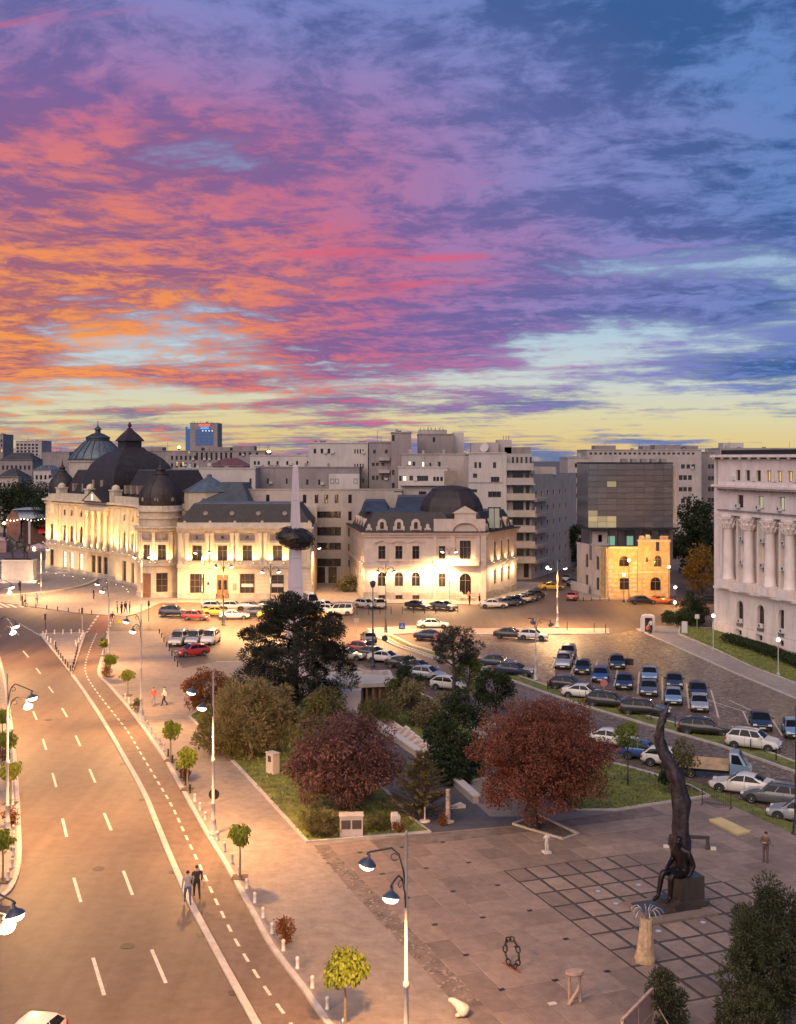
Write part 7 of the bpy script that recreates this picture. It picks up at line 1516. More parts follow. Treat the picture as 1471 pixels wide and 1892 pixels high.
def person(label, p, heading, pose, top, legs, scale=1.0, z=.12, group='people on the pavements', bag=False, loc=None):
    x, y = loc or G(p[0], p[1], z); t = thing('person', label, 'person', (x, y, z), heading, group); t.scale = (scale*1.14, scale*1.14, scale)
    me = POSE[pose].copy(); me.name = 'body'
    for m in (cloth(legs, CL[legs]), cloth(top, CL[top]), M_SKIN, M_SHOE): me.materials.append(m)
    sit = pose == 'sit'; zw, zn = (.56, 1.08) if sit else (.98, 1.52); J = human({'sit': SIT, 'walk': WALK, 'fold': FOLD}.get(pose, {})); hands = [Vector(J[k][:3]) for k in ('hal', 'har')]
    for f in me.polygons:
        c = f.center; k = 1 if c.z > zw else 0
        if not sit and c.z > .86 and abs(c.y) > .19: k = 1
        if c.z > zn - .01: k = 2
        if any((c-h).length < .075 for h in hands): k = 2
        if c.z < .085: k = 3
        f.material_index = k
    o = bpy.data.objects.new('body', me); COL.objects.link(o); o.parent = t
    hz = J['crown']; MB().ell(hz[0]-.025, 0, hz[2]-.005, .105, .088, .085, 10, 6).build('hair', M_HAIR, t, smooth=True, world=False)
    if bag: MB().boxc(.02, -.33, .74, .28, .10, .34).build('bag', cloth('tan', CL['tan']), t, world=False)
    return t
N = R(108)
person('person in grey jacket and dark trousers walking on the bike lane kerb', (347, 1672), N, 'walk', 'grey', 'blue', 1.03, .06, 'couple on the bike lane')
person('person in black coat walking in the bike lane carrying a bag', (364, 1661), N, 'walk', 'black', 'black', 1.03, .01, 'couple on the bike lane', True)
person('person in red shirt on the wide pavement', (284, 1305), R(-60), 'stand', 'red', 'grey', 1.02); person('person in pale jacket talking near the lamp post', (304, 1304), R(200), 'walk', 'white', 'black', 1.03, bag=True)
for i, (p, a, ps, c1, c2, lb) in enumerate([((217, 1133), 20, 'stand', 'grey', 'black', 'leftmost of four people by the library corner'), ((225, 1134), 160, 'stand', 'black', 'black', 'second of four people by the library corner'), ((232, 1134), -40, 'walk', 'black', 'blue', 'third of four people by the library corner'), ((240, 1133), 190, 'stand', 'blue', 'black', 'rightmost of four people by the library corner'),
        ((41, 1118), 0, 'stand', 'black', 'black', 'dark figure waiting at the zebra crossing'), ((47, 1119), 180, 'walk', 'white', 'black', 'person in white at the zebra crossing'), ((68, 1116), 90, 'stand', 'white', 'black', 'pedestrian beside the roundabout kerb'), ((36, 1092), -30, 'stand', 'black', 'black', 'dark figure below the rider statue'), ((173, 1107), 0, 'stand', 'black', 'black', 'lone dark figure on the library forecourt'), ((208, 1153), -90, 'stand', 'black', 'red', 'person at the red bike crossing'),
        ((886, 1118), 20, 'stand', 'black', 'black', 'dark pedestrian right of the villa entrance'), ((868, 1118), 200, 'stand', 'black', 'black', 'dark pedestrian before the villa entrance')]):
    person(lb, p, R(a), ps, c1, c2, 1.0 + .03*(i % 3))
person('person in pale top sitting on the villa steps, left', (852, 1106), R(-90), 'sit', 'white', 'tan', 1.05, .3, loc=(XP(852, 199.0), 199.0)); person('person in orange top sitting on the villa steps, right', (866, 1106), R(-90), 'sit', 'orange', 'black', 1.05, .3, loc=(XP(866, 199.0), 199.0))
person('guard in white shirt standing in the booth door', (1203, 1169), R(-100), 'stand', 'white', 'black', 1.02); person('crouched worker in orange beside the booth', (1197, 1171), R(-70), 'sit', 'orange', 'black', 1.0)
person('dark figure with folded arms standing alone at the right of the plaza', (1415, 1593), R(-130), 'fold', 'brown', 'brown', 1.0, .15)
# ------------------------------------------------------------------ obelisk with woven crown
M_MARB = mat('lavender_marble', (0.60, 0.50, 0.51), .6, var=.08, vscale=.5, dirt=((.33, .28, .29), .8, .3)); M_EGG = mat('dark_metal_weave', (0.045, 0.035, 0.032), .45, .6, var=.4, vscale=2)
def obelisk():
    Y = 131; x = XP(546, Y); t = thing('obelisk_monument', 'tall tapering pale obelisk piercing a dark woven metal egg', 'monument', (x, Y, .1))
    a = R(20); zs = [0, 3.2, 6.4, 9.6, 12.8, 16.0, 19.2, 22.3]
    def hw(z): return 1.05 - .80*z/23.2
    for z0, z1 in zip(zs, zs[1:]):
        q0, q1 = hw(z0)*1.414*.94, hw(z1)*1.414*.94; MB().lathe([(q0, z0+.012), (q1, z1-.012)], 4, rot=a+pi/4).build('shaft_block', M_MARB, t, world=False)
    MB().lathe([(hw(22.3)*1.3, 22.312), (hw(22.9)*1.25, 22.9), (.02, 23.1)], 4, rot=a+pi/4).build('tip', M_MARB, t, world=False)
    rng = random.Random(4); zc = 15.0; egg = MB(); tilt = Matrix.Rotation(R(11), 3, 'Y')
    def P(th, ph, k=1.0): v = tilt @ Vector((2.15*k*cos(ph)*cos(th), 2.0*k*cos(ph)*sin(th), 1.22*k*sin(ph))); return (v.x, v.y, v.z+zc)
    egg.v = []; n, m = 26, 14
    for i in range(n):
        for j in range(m+1): egg.v.append(P(2*pi*i/n, -pi/2+pi*j/m, .93 + rng.uniform(-.03, .03)))
    egg.f = [(i*(m+1)+j, ((i+1) % n)*(m+1)+j, ((i+1) % n)*(m+1)+j+1, i*(m+1)+j+1) for i in range(n) for j in range(m)]
    o = egg.build('woven_egg', M_EGG, t, world=False)
    w = MB()
    for _ in range(150):
        th, ph = rng.uniform(0, 2*pi), rng.uniform(-1.3, 1.3); dt, dp = rng.uniform(-.7, .7), rng.uniform(-.5, .5); w.tube([P(th+dt*k/5, max(-1.5, min(1.5, ph+dp*k/5)), 1.0 + .02*rng.random()) for k in range(6)], rng.uniform(.03, .065), 4)
    tag(w.build('wire_weave', mat('wire_metal', (0.10, 0.075, 0.06), .4, .7, island=.5), o, world=False), kind='stuff')
obelisk()
# ------------------------------------------------------------------ bronze memorial: seated figure and broken trunk
M_BRZ = mat('dark_bronze', (0.030, 0.024, 0.024), .38, .75, var=.35, vscale=2.5, bump=.4, bscale=4); M_BRZT = mat('bronze_trunk', (0.062, 0.046, 0.050), .5, .55, var=.4, vscale=3, bump=.9, bscale=5)
M_GRAN = mat('dark_granite', (0.045, 0.035, 0.030), .35, var=.3, vscale=1.5, dirt=((.09, .07, .055), 1.5, .4))
def memorial():
    bx, by = G(1262, 1676); t = thing('bronze_memorial', 'dark bronze seated man on a block beside a tall broken tree trunk', 'monument', (bx, by, .13)); A = R(20.5); c, s_ = cos(A), sin(A)
    def L2(u, v): return (u*c - v*s_, u*s_ + v*c)
    q = [L2(*p) for p in ((-3.1, -1.9), (.9, -1.9), (.9, 1.2), (-3.1, 1.2))]; MB().prism(q, 0, .12).build('base_slab', M_SLAB, t, world=False)
    q = [L2(*p) for p in ((-2.7, -1.1), (.4, -1.1), (.4, .8), (-2.7, .8))]; MB().prism(q, .12, .18).build('floor_plate', M_GRAN, t, world=False)
    q = [L2(*p) for p in ((-1.15, -.98), (1.0, -.98), (1.0, .72), (-1.15, .72))]; MB().prism(q, .18, .42).build('step', M_GRAN, t, world=False)
    q = [L2(*p) for p in ((-.5, -.55), (.98, -.55), (.98, .70), (-.5, .70))]; MB().prism(q, .42, 1.58).build('seat_block', M_GRAN, t, world=False)
    k = 2.05
    J = {'pelvis': (0, 0, 0, (.20, .17)), 'spine': (-.02, 0, .23, (.20, .155)), 'chest': (.03, 0, .47, (.24, .175)), 'neck': (.09, 0, .64, .075), 'head': (.15, 0, .76, (.10, .115)), 'crown': (.15, 0, .87, (.07, .085)),
         'shl': (.03, .23, .52, .09), 'ell': (-.05, .34, .22, .07), 'wrl': (.06, .32, .0, .05), 'hal': (.14, .30, -.04, .045), 'shr': (.03, -.23, .52, .09), 'elr': (.06, -.33, .22, .07), 'wrr': (.32, -.20, .12, .05), 'har': (.42, -.15, .11, .045),
         'hil': (.10, .11, -.03, .12), 'knl': (.52, .16, .02, .085), 'anl': (.54, .14, -.47, .055), 'tol': (.72, .16, -.53, .05), 'hir': (.10, -.11, -.03, .12), 'knr': (.56, -.14, .02, .085), 'anr': (.70, -.13, -.46, .055), 'tor': (.88, -.12, -.53, .05)}
    J2 = {n_: (p[0]*k*1.05, p[1]*k, p[2]*k*(1.20 if p[2] < -.2 else 1.0), tuple(r*k for r in p[3]) if isinstance(p[3], tuple) else p[3]*k) for n_, p in J.items()}
    me = skin_mesh('seated_figure', J2, HE, 2, m=M_BRZ); f = inst('seated_figure', me, t, (*L2(.0, .0), 1.80), R(210))
    hd = J2['head']; MB().ell(hd[0]+.17, 0, hd[2]-.01, .06, .045, .07, 8, 5).build('nose', M_BRZ, f, world=False)
    for s2 in (-1, 1): MB().ell(hd[0]-.02, s2*.2, hd[2], .06, .03, .09, 8, 5).build('ear', M_BRZ, f, world=False)
    MB().ell(J2['crown'][0]-.05, 0, J2['crown'][2]-.04, .22, .19, .15, 12, 6).build('hair', M_BRZ, f, world=False)
    cb = MB(); # open coat skirts over the thighs
    cb.hexa([(-.1, -.42, -.22), (.75, -.36, -.14), (.75, -.14, -.14), (-.1, -.05, -.2)], [(-.1, -.40, .1), (.7, -.34, .20), (.7, -.14, .2), (-.1, -.05, .15)]); cb.build('coat', M_BRZ, f, world=False)
    Yt = by + .75; P = [(1257, 1660), (1257, 1600), (1258, 1540), (1258, 1480), (1252, 1445), (1240, 1415), (1226, 1390), (1219, 1365), (1220, 1340), (1227, 1320), (1237, 1299)]; Wp = [36, 33, 31, 31, 27, 24, 21, 17, 14, 10, 1.5]
    pts = [(XP(a, Yt)-bx, .75 + .06*sin(i*1.3), ZP(b_, Yt)-.13) for i, (a, b_) in enumerate(P)]; pts = [Vector(p) for p in pts]; rad = [w*Yt/F/2 for w in Wp]
    mb = MB(); fine, fr = [], []
    for i in range(len(pts)-1):
        for j in range(4): fine.append(pts[i].lerp(pts[i+1], j/4)); fr.append(rad[i]+(rad[i+1]-rad[i])*j/4)
    fine.append(pts[-1]); fr.append(rad[-1]); mb.tube(fine, [r*(1+.10*sin(i_*1.7)*sin(i_*.6)) for i_, r in enumerate(fr)], 18); rng = random.Random(2)
    for i in range(len(mb.v)):                          # fluted, torn bark
        ring, kx = divmod(i, 18)
        if ring < len(fine): cc = fine[ring]; f_ = .95 + .17*sin(kx*2.1+ring*.28) + .10*sin(kx*5+ring*.7) + rng.uniform(-.07, .07); v = Vector(mb.v[i]); mb.v[i] = tuple(cc + (v-cc)*f_)
    tr = mb.build('broken_trunk', M_BRZT, t, world=False, smooth=True)
    def W(a, b_, dy=.75): return Vector((XP(a, Yt)-bx, dy, ZP(b_, Yt)-.13))
    MB().tube([W(1221, 1392), W(1213, 1378), W(1208, 1356)], [.16, .10, .01], 7).build('branch', M_BRZT, tr, world=False); MB().tube([W(1240, 1422), W(1248, 1412), W(1258, 1401)], [.17, .10, .06], 7).build('branch', M_BRZT, tr, world=False)
memorial()
# ------------------------------------------------------------------ sculptures on the plaza
M_WHITE = mat('white_marble', (0.58, 0.50, 0.44), .6, var=.12, vscale=2); M_STRAW = mat('straw_wood', (0.50, 0.34, 0.20), .85, var=.35, vscale=5, bump=.6, bscale=12, dirt=((.28, .17, .09), 5, .6)); M_WIRE = mat('silver_wire', (0.34, 0.30, 0.30), .4, .5); M_PINKW = mat('pale_wood', (0.40, 0.27, 0.20), .7, var=.2, vscale=4)
def place(name, label, cat, p, rz=0.0, z=.145): x, y = G(*p); return thing(name, label, cat, (x, y, z), rz)
t = place('torso_sculpture', 'small white headless marble figure on a plinth by the maple', 'sculpture', (1010, 1580), R(-70))
J = {'pelvis': (0, 0, .62, (.12, .09)), 'spine': (.02, .02, .78, (.10, .08)), 'chest': (0, 0, .95, (.13, .09)), 'neck': (0, 0, 1.07, .045), 'shl': (0, .13, .99, .05), 'ell': (.05, .22, .86, .04), 'shr': (0, -.13, .99, .05), 'elr': (-.06, -.18, .84, .04), 'hil': (0, .06, .56, .07), 'knl': (.04, .07, .32, .05), 'anl': (0, .07, .10, .04), 'hir': (0, -.06, .56, .07), 'knr': (.02, -.06, .32, .05), 'anr': (0, -.06, .1, .04)}
inst('figure', skin_mesh('figure', J, [('pelvis', 'spine'), ('spine', 'chest'), ('chest', 'neck'), ('chest', 'shl'), ('shl', 'ell'), ('chest', 'shr'), ('shr', 'elr'), ('pelvis', 'hil'), ('hil', 'knl'), ('knl', 'anl'), ('pelvis', 'hir'), ('hir', 'knr'), ('knr', 'anr')], 2, m=M_WHITE), t); MB().boxc(0, 0, .05, .5, .42, .12).build('plinth', M_WHITE, t, world=False)
t = place('beam_sculpture', 'black beam sculpture on two legs with white feet behind the bronze man', 'sculpture', (1272, 1572), R(-8)); k = G(1272, 1572)[1]/F
MB().box(-1.15, 1.25, -.1, .1, .62, .80).build('beam', M_GRAN, t, world=False)
for s_ in (-1.1, 1.15): MB().hexa([(s_-.13, -.12, 0), (s_+.13, -.12, 0), (s_+.13, .12, 0), (s_-.13, .12, 0)], [(s_-.09, -.09, .62), (s_+.09, -.09, .62), (s_+.09, .09, .62), (s_-.09, .09, .62)]).build('leg', M_GRAN, t, world=False); MB().boxc(s_+(.32 if s_ > 0 else -.22), -.02, .08, .34, .24, .16).build('foot_block', M_WHITE, t, world=False)
P = px([(1310, 1521), (1332, 1517), (1387, 1543), (1364, 1549)]); t = thing('yellow_board', 'long yellow foam board lying flat on the plaza at the right', 'board', (P[0][0], P[0][1], .15)); MB().prism(P, .15, .27).build('board', mat('yellow_foam', (0.55, 0.42, 0.18), .8, var=.15), t); MB().prism([(x*.999+.01, y) for x, y in P], .13, .15).build('pallet', M_PINKW, t)
t = place('straw_stump', 'tall pale stump sculpture topped with curling silver wires', 'sculpture', (1192, 1782)); rng = random.Random(6)
mb = MB(); n = 22; prof = [(.46, 0), (.47, .15), (.43, .4), (.37, .9), (.31, 1.5), (.28, 2.0)]
for i in range(n):
    a = 2*pi*i/n
    for r, z in prof: rr = r*(1 + .06*sin(i*3.3) + rng.uniform(-.03, .03)); mb.v.append((rr*cos(a) + .08*z/2, rr*sin(a), z + (rng.uniform(-.08, .1) if z > 1.9 else 0)))
mb.f = [(i*6+j, ((i+1) % n)*6+j, ((i+1) % n)*6+j+1, i*6+j+1) for i in range(n) for j in range(5)] + [tuple(i*6+5 for i in range(n))]; mb.build('stump', M_STRAW, t, world=False)
for k_ in range(11):
    a = 2*pi*k_/11 + rng.uniform(-.2, .2); q = rng.uniform(.5, .85); mb = MB().tube([(.08 + q*f*cos(a), q*f*sin(a), 2.0 + .55*sin(f*2.6)) for f in (0, .2, .4, .6, .8, 1.0)], .028, 5); mb.build('wire', M_WIRE, t, world=False)
t = place('trestle_sculpture', 'pale wooden stool-like sculpture with splayed legs near the bottom', 'sculpture', (1062, 1858), R(15))
MB().lathe([(.0, 1.22), (.36, 1.22), (.40, 1.28), (.38, 1.38), (.0, 1.40)], 12, sx=1.1, sy=.7).build('seat', M_PINKW, t, world=False)
for pts in ([(.28, 0, 1.22), (.12, -.1, .6), (-.38, -.2, 0)], [(.30, .05, 1.22), (.24, .05, .6), (.26, .0, 0)], [(-.22, .1, 1.22), (-.20, .12, .6), (-.18, .15, 0)]): MB().tube(pts, [.07, .075, .08], 7).build('leg', M_PINKW, t, world=False)
t = place('chain_ring', 'upright ring of black chain links standing on the plaza', 'sculpture', (946, 1795), R(-58)); M_CH = mat('rusty_chain', (0.028, 0.022, 0.020), .6, .4)
for k_ in range(12):
    a = 2*pi*k_/12; cx, cz = .52*cos(a), .74 + .62*sin(a); lk = []
    for j in range(13):
        b_ = 2*pi*j/12; u, v = .18*cos(b_), .105*sin(b_); tx, tz = -sin(a), cos(a); nx, nz = cos(a), sin(a); tw = .5 if k_ % 2 else -.5; lk.append((cx + tx*u + nx*v*cos(tw), v*sin(tw), cz + tz*u + nz*v*cos(tw)))
    MB().tube(lk, .036, 6).build('chain_link', M_CH, t, world=False)
MB().boxc(-.05, 0, .02, 1.3, .10, .04).build('foot_rail', mat('rust_rail', (0.25, 0.08, 0.04), .8), t, world=False)
t = place('bear_sculpture', 'small white stone animal sculpture at the bottom edge of the plaza', 'sculpture', (855, 1884), R(160))
J = {'pelvis': (-.12, 0, .30, .27), 'a': (-.30, 0, .22, .20), 'b': (.14, .0, .42, .22), 'c': (.32, 0, .54, .17), 'd': (.48, 0, .62, .13), 'e': (.66, 0, .60, .08), 'f': (.05, .20, .16, .11), 'g': (.05, -.20, .16, .11), 'h': (.26, .2, .07, .08), 'i': (.26, -.2, .07, .08)}
inst('animal', skin_mesh('animal', J, [('pelvis', 'a'), ('pelvis', 'b'), ('b', 'c'), ('c', 'd'), ('d', 'e'), ('pelvis', 'f'), ('f', 'h'), ('pelvis', 'g'), ('g', 'i')], 2, m=mat('white_sculpture', (0.66, 0.56, 0.42), .6, var=.1)), t)
t = place('white_plate', 'white square plate lying on the slabs left of the wooden sculpture', 'plate', (1021, 1861), R(22)); MB().boxc(0, 0, .02, .36, .26, .03).build('plate', M_WHITE, t, world=False)
for i, (p, lb) in enumerate((((1105, 1652), 'left in-ground lamp in the dark grid'), ((1138, 1675), 'lower left in-ground lamp in the dark grid'), ((1180, 1640), 'in-ground lamp left of the bronze feet'), ((1217, 1726), 'in-ground lamp beside the wire stump'), ((1299, 1710), 'in-ground lamp right of the bronze base'))):
    t = place('ground_lamp', lb, 'ground lamp', p, z=.152); MB().lathe([(.16, 0), (.16, .015), (.13, .02), (0, .022)], 14).build('lens', mat('ground_lens', (0.5, 0.5, 0.5), .3), t, world=False); MB().lathe([(.165, 0), (.20, 0), (.20, .012), (.165, .018)], 14).build('ring', M_RIM, t, world=False)
# ------------------------------------------------------------------ park furniture
M_CAB = mat('cabinet_paint', (0.48, 0.40, 0.34), .7, var=.1); M_LOUV = mat('louvre_dark', (0.06, 0.045, 0.04), .7)
t = place('utility_cabinet', 'big cream utility cabinet with two dark louvres at the lawn front', 'cabinet', (649, 1547), R(4), .17); MB().boxc(0, 0, .62, 1.45, .8, 1.24).build('case', M_CAB, t, world=False); MB().boxc(0, 0, 1.27, 1.55, .9, .08).build('lid', M_CAB, t, world=False)
for s_ in (-.34, .34):
    d_ = MB().boxc(s_, -.41, .75, .58, .03, .55).build('louvre_panel', M_LOUV, t, world=False)
    for k_ in range(6): MB().boxc(s_, -.435, .53+k_*.09, .54, .02, .03).build('slat', M_FRAME, d_, world=False)
t = place('utility_cabinet', 'tall pale utility cabinet standing on the lawn beside the plum tree', 'cabinet', (504, 1432), R(-48), .17); MB().boxc(0, 0, .75, .9, .6, 1.5).build('case', M_CAB, t, world=False); MB().boxc(0, -.31, 1.1, .4, .03, .45).build('meter_window', M_LOUV, t, world=False); MB().boxc(.22, -.31, .5, .3, .03, .4).build('door', M_LIME2, t, world=False); MB().boxc(0, 0, 1.53, 1.0, .7, .06).build('lid', M_CAB, t, world=False)
t = place('stone_block', 'pale stone block with a reddish shrub on the lawn front', 'stone', (731, 1536), R(10), .17); MB().boxc(0, 0, .45, .55, .45, .9).build('block', M_WHITE, t, world=False); MB().boxc(-.05, .02, .96, .4, .36, .14).build('cap', M_WHITE, t, world=False)
tree('red_shrub', 'rust-red little shrub in front of the pale stone block', gz((738, 1545)), (0, 0, .4), (.36, .34, .4), 500, L_RUST, (.11, .04), 95, 10, .2, .3, .03, cat='shrub'); tree('red_shrub', 'small brown shrub beside the mottled column', gz((815, 1528)), (0, 0, .35), (.3, .3, .35), 350, L_RUST, (.11, .04), 96, 8, .18, .3, .03, cat='shrub')
t = place('mottled_column', 'slim mottled stone column on a round foot by the path', 'column', (828, 1523)); MB().lathe([(.42, 0), (.42, .08), (.25, .12), (.17, .16), (.16, 1.0), (.15, 2.1), (.12, 2.15)], 10).build('shaft', mat('mottled_stone', (0.34, 0.26, 0.21), .8, var=.6, vscale=5, detail=3), t, world=False)
t = place('short_post', 'short post on a round white foot at the lawn corner', 'post', (785, 1522)); MB().lathe([(.38, 0), (.38, .06), (.30, .10), (.06, .12)], 14).build('foot', M_WHITE, t, world=False); MB().lathe([(.055, .1), (.05, .95)], 8).build('post', M_WHITE, t, world=False)
t = place('stone_slab', 'triangular pale stone slab behind the mottled column', 'stone', (846, 1497)); MB().prism([(-.5, -.2), (.55, 0), (.2, .7)], 0, .22).build('slab', M_WHITE, t, world=False)
# memorial wall with slanted relief stones
def wall_m():
    P = px([(655, 1322), (700, 1350), (760, 1392), (800, 1420), (850, 1461), (880, 1488)]); t = thing('memorial_wall', 'low pale memorial wall running diagonally between path and lawn', 'wall', (P[0][0], P[0][1], .1))
    for a, b_ in zip(P, P[1:]):
        n_ = max(1, int(hypot(b_[0]-a[0], b_[1]-a[1])/2.2))
        for i in range(n_):
            p0, p1 = [(a[0]+(b_[0]-a[0])*f, a[1]+(b_[1]-a[1])*f) for f in (i/n_+.004, (i+1)/n_-.004)]; mb = MB(); strip(mb, [p0, p1], .45, .1, .62); mb.build('wall_block', M_GREY, t); mb = MB(); strip(mb, [p0, p1], .62, .62, .74); mb.build('coping', M_WHITE, t)
    rng = random.Random(8); W_ = walk([P[1], P[2], P[3]], 1.25)
    s_ = thing('relief_stones', 'row of slanted carved white relief stones behind the memorial wall', 'sculpture', (P[1][0], P[1][1], .15))
    for i, (x, y, a) in enumerate(W_):
        nx, ny = -sin(a), cos(a); cx, cy = x + nx*.95, y + ny*.95; w = .58; q = lambda u, v: (cx + cos(a)*u + nx*v, cy + sin(a)*u + ny*v); hh = rng.uniform(.7, 1.05)
        mb = MB(); mb.hexa([(*q(-w, -.5), .2), (*q(w, -.5), .2), (*q(w, .5), .2), (*q(-w, .5), .2)], [(*q(-w, -.42), .35), (*q(w, -.42), .35), (*q(w, .45), hh), (*q(-w, .45), hh)]); st = mb.build('stone', M_WHITE, s_)
        mb = MB(); f = rng.uniform(-.2, .2); mb.hexa([(*q(-.35, -.3), .4), (*q(.3+f, -.3), .4), (*q(.35, .25), hh*.8), (*q(-.3, .25), hh*.8)], [(*q(-.3, -.3), .50), (*q(.25, -.3), .50), (*q(.3, .25), hh*.9+.06), (*q(-.25, .25), hh*.9+.06)]); mb.build('relief', M_PINKW, st)
wall_m()
t = place('bronze_statue', 'bluish bronze figure raising one arm beside the memorial lawn', 'statue', (793, 1398), R(-100), .17); MB().boxc(0, 0, .12, .6, .6, .24).build('plinth', M_GREY, t, world=False)
inst('figure', skin_mesh('figure', human({'elr': (.05, -.30, 1.62, .046), 'wrr': (.02, -.42, 1.88, .034), 'har': (.0, -.48, 1.98, .03)}), HE, 1, m=mat('blue_bronze', (0.045, 0.07, 0.09), .5, .4, var=.3)), t, (0, 0, .24), 0, (1.05,)*3)
def kiosk():
    x0, y0 = G(650, 1312); t = thing('white_kiosk', 'low white pavilion with flat roof and brown columns behind the trees', 'pavilion', (x0, y0, .1)); z = 2.5
    MB().prism([(x0-2.4, y0-2), (x0+.9, y0-1.2), (x0+1.3, y0+5), (x0-2.2, y0+5)], .1, z-.4).build('wall', M_PALE, t); MB().prism([(x0-2.8, y0-.9), (x0+4.2, y0+.6), (x0+3.6, y0+7.5), (x0-3.2, y0+6)], z-.35, z).build('roof', mat('kiosk_roof', (0.46, 0.40, 0.34), .8, var=.1), t)
    for k_ in range(4): MB().box(x0+1.3+k_*.62, x0+1.52+k_*.62, y0+.3+k_*.13, y0+.55+k_*.13, .1, z-.36).build('column', M_DOOR, t)
    MB().prism([(x0+1.3, y0+1.9), (x0+3.7, y0+2.4), (x0+3.6, y0+5), (x0+1.3, y0+5)], .1, z-.36).build('back_wall', M_PANEL, t)
    for k_ in range(3): MB().boxc(x0+1.2+k_*.9, y0+5.2-k_*.2, z+.18, .6, .5, .35, .3*k_).build('roof_stone', M_GREY, t)
kiosk()
# crowd barrier, fence panel, booth, signs
t = place('crowd_barrier', 'grey steel crowd barrier at the back right of the plaza', 'barrier', (1324, 1494), R(-33)); 
for z_ in (.18, 1.05): MB().tube([(-1.0, 0, z_), (1.0, 0, z_)], .02, 6).build('rail', M_IRON, t, world=False)
for k_ in range(13): MB().tube([(-.96+k_*.16, 0, .18), (-.96+k_*.16, 0, 1.05)], .01, 4).build('bar', M_IRON, t, world=False)
for s_ in (-1, 1): MB().tube([(s_, -.3, 0), (s_, 0, .1), (s_, .3, 0)], .02, 5).build('foot', M_IRON, t, world=False); MB().tube([(s_, 0, 0), (s_, 0, 1.1)], .02, 6).build('post', M_IRON, t, world=False)
def fence_panel():
    a, b_ = Vector((8.75, 46.5, 0)), Vector((10.55, 49.3, 0)); t = thing('fence_panel', 'wooden framed board fence standing at the bottom edge', 'fence', (a.x, a.y, .12)); d = (b_-a).normalized(); n_ = Vector((-d.y, d.x, 0))
    def pl(f0, f1, z0, z1, th, name, m): p, q = a.lerp(b_, f0), a.lerp(b_, f1); MB().hexa([(*(p-n_*th)[:2], z0), (*(q-n_*th)[:2], z0), (*(q+n_*th)[:2], z0), (*(p+n_*th)[:2], z0)], [(*(p-n_*th)[:2], z1), (*(q-n_*th)[:2], z1), (*(q+n_*th)[:2], z1), (*(p+n_*th)[:2], z1)]).build(name, m, t)
    wd = mat('fence_board', (0.30, 0.20, 0.16), .8, var=.2, vscale=4)
    for f in (0, .49, .98): pl(f, f+.02, .12, 2.05, .05, 'post', M_PINKW)
    for k_ in range(10): pl(.02+k_*.047, .063+k_*.047, .3, 1.98, .02, 'board', wd); pl(.512+k_*.047, .555+k_*.047, .3, 1.98, .02, 'board', wd)
    pl(0, 1.0, 1.98, 2.06, .06, 'top_rail', M_PINKW); pl(.0, 1.0, 1.0, 1.08, .035, 'mid_rail', M_PINKW); c = a.lerp(b_, 1.0); MB().tube([(c.x, c.y, 1.6), (c.x+.9, c.y-.8, .15)], .03, 5).build('brace', M_PINKW, t)
fence_panel()
def booth():
    x, y = G(1197, 1168); t = thing('guard_booth', 'white rounded guard booth at the pavement corner by the ministry', 'booth', (x, y, .12), R(-14)); n = 8
    wp = mat('booth_shell', (0.62, 0.56, 0.52), .5)
    sec = [(-.95, 0), (-.95, 1.85), (-.8, 2.15), (-.4, 2.28), (.4, 2.28), (.8, 2.15), (.95, 1.85), (.95, 0)]; mb = MB()
    mb.add([(u, -.8, z) for u, z in sec] + [(u, .8, z) for u, z in sec], [tuple(range(8, 16))] + [(i, i+1, i+9, i+8) for i in range(7)])
    mb.quad(*[(u, -.8, z) for u, z in ((-.95, 0), (-.35, 0), (-.35, 1.95), (-.8, 2.15), (-.95, 1.85))]); mb.quad(*[(u, -.8, z) for u, z in ((.65, 0), (.95, 0), (.95, 1.85), (.8, 2.15), (.65, 1.95))]); mb.quad(*[(u, -.8, z) for u, z in ((-.35, 1.95), (.65, 1.95), (.8, 2.15), (.4, 2.28), (-.4, 2.28), (-.8, 2.15))])
    mb.build('shell', wp, t, world=False); MB().box(-.9, .9, .5, .7, .1, 2.0).build('inner_wall', M_FRAME, t, world=False); MB().box(-.965, -.955, -.5, .4, .9, 1.7).build('window', M_GLASS, t, world=False); MB().tube([(-.85, -.7, 2.2), (-.85, -.7, 2.8)], .02, 4).build('aerial', M_RIM, t, world=False)
booth()
def sign(name, label, p, h, kind, col, rz=0.0, r=.32, cat='sign'):
    x, y = G(*p); t = thing(name, label, cat, (x, y, .12), rz); MB().tube([(0, 0, 0), (0, 0, h)], .035, 6).build('post', M_POLE, t, world=False); m = mat('sign_' + label[:12].replace(' ', '_'), col, .5)
    if kind == 'round': o = inst('plate', MB().lathe([(0, 0), (r, 0), (r, .03), (0, .03)], 16).mesh('plate', m), t, (0, -.05, h)); o.rotation_euler = (R(90), 0, 0)
    else: MB().boxc(0, -.05, h, r*2, .03, r*2).build('plate', m, t, world=False)
    return t
t = sign('pedestrian_sign', 'blue square pedestrian crossing sign on the refuge', (743, 1172), 1.0, 'sq', (0.02, 0.10, 0.42), r=.42); mb = MB(); mb.quad((-.30, -.068, .75), (.30, -.068, .75), (0, -.068, 1.28)); mb.build('white_triangle', M_FRAMEW, t, world=False)
mb = MB(); mb.quad((-.05, -.072, .85), (.05, -.072, .85), (.05, -.072, 1.08), (-.05, -.072, 1.08)); mb.build('walker_symbol', M_IRON, t, world=False)
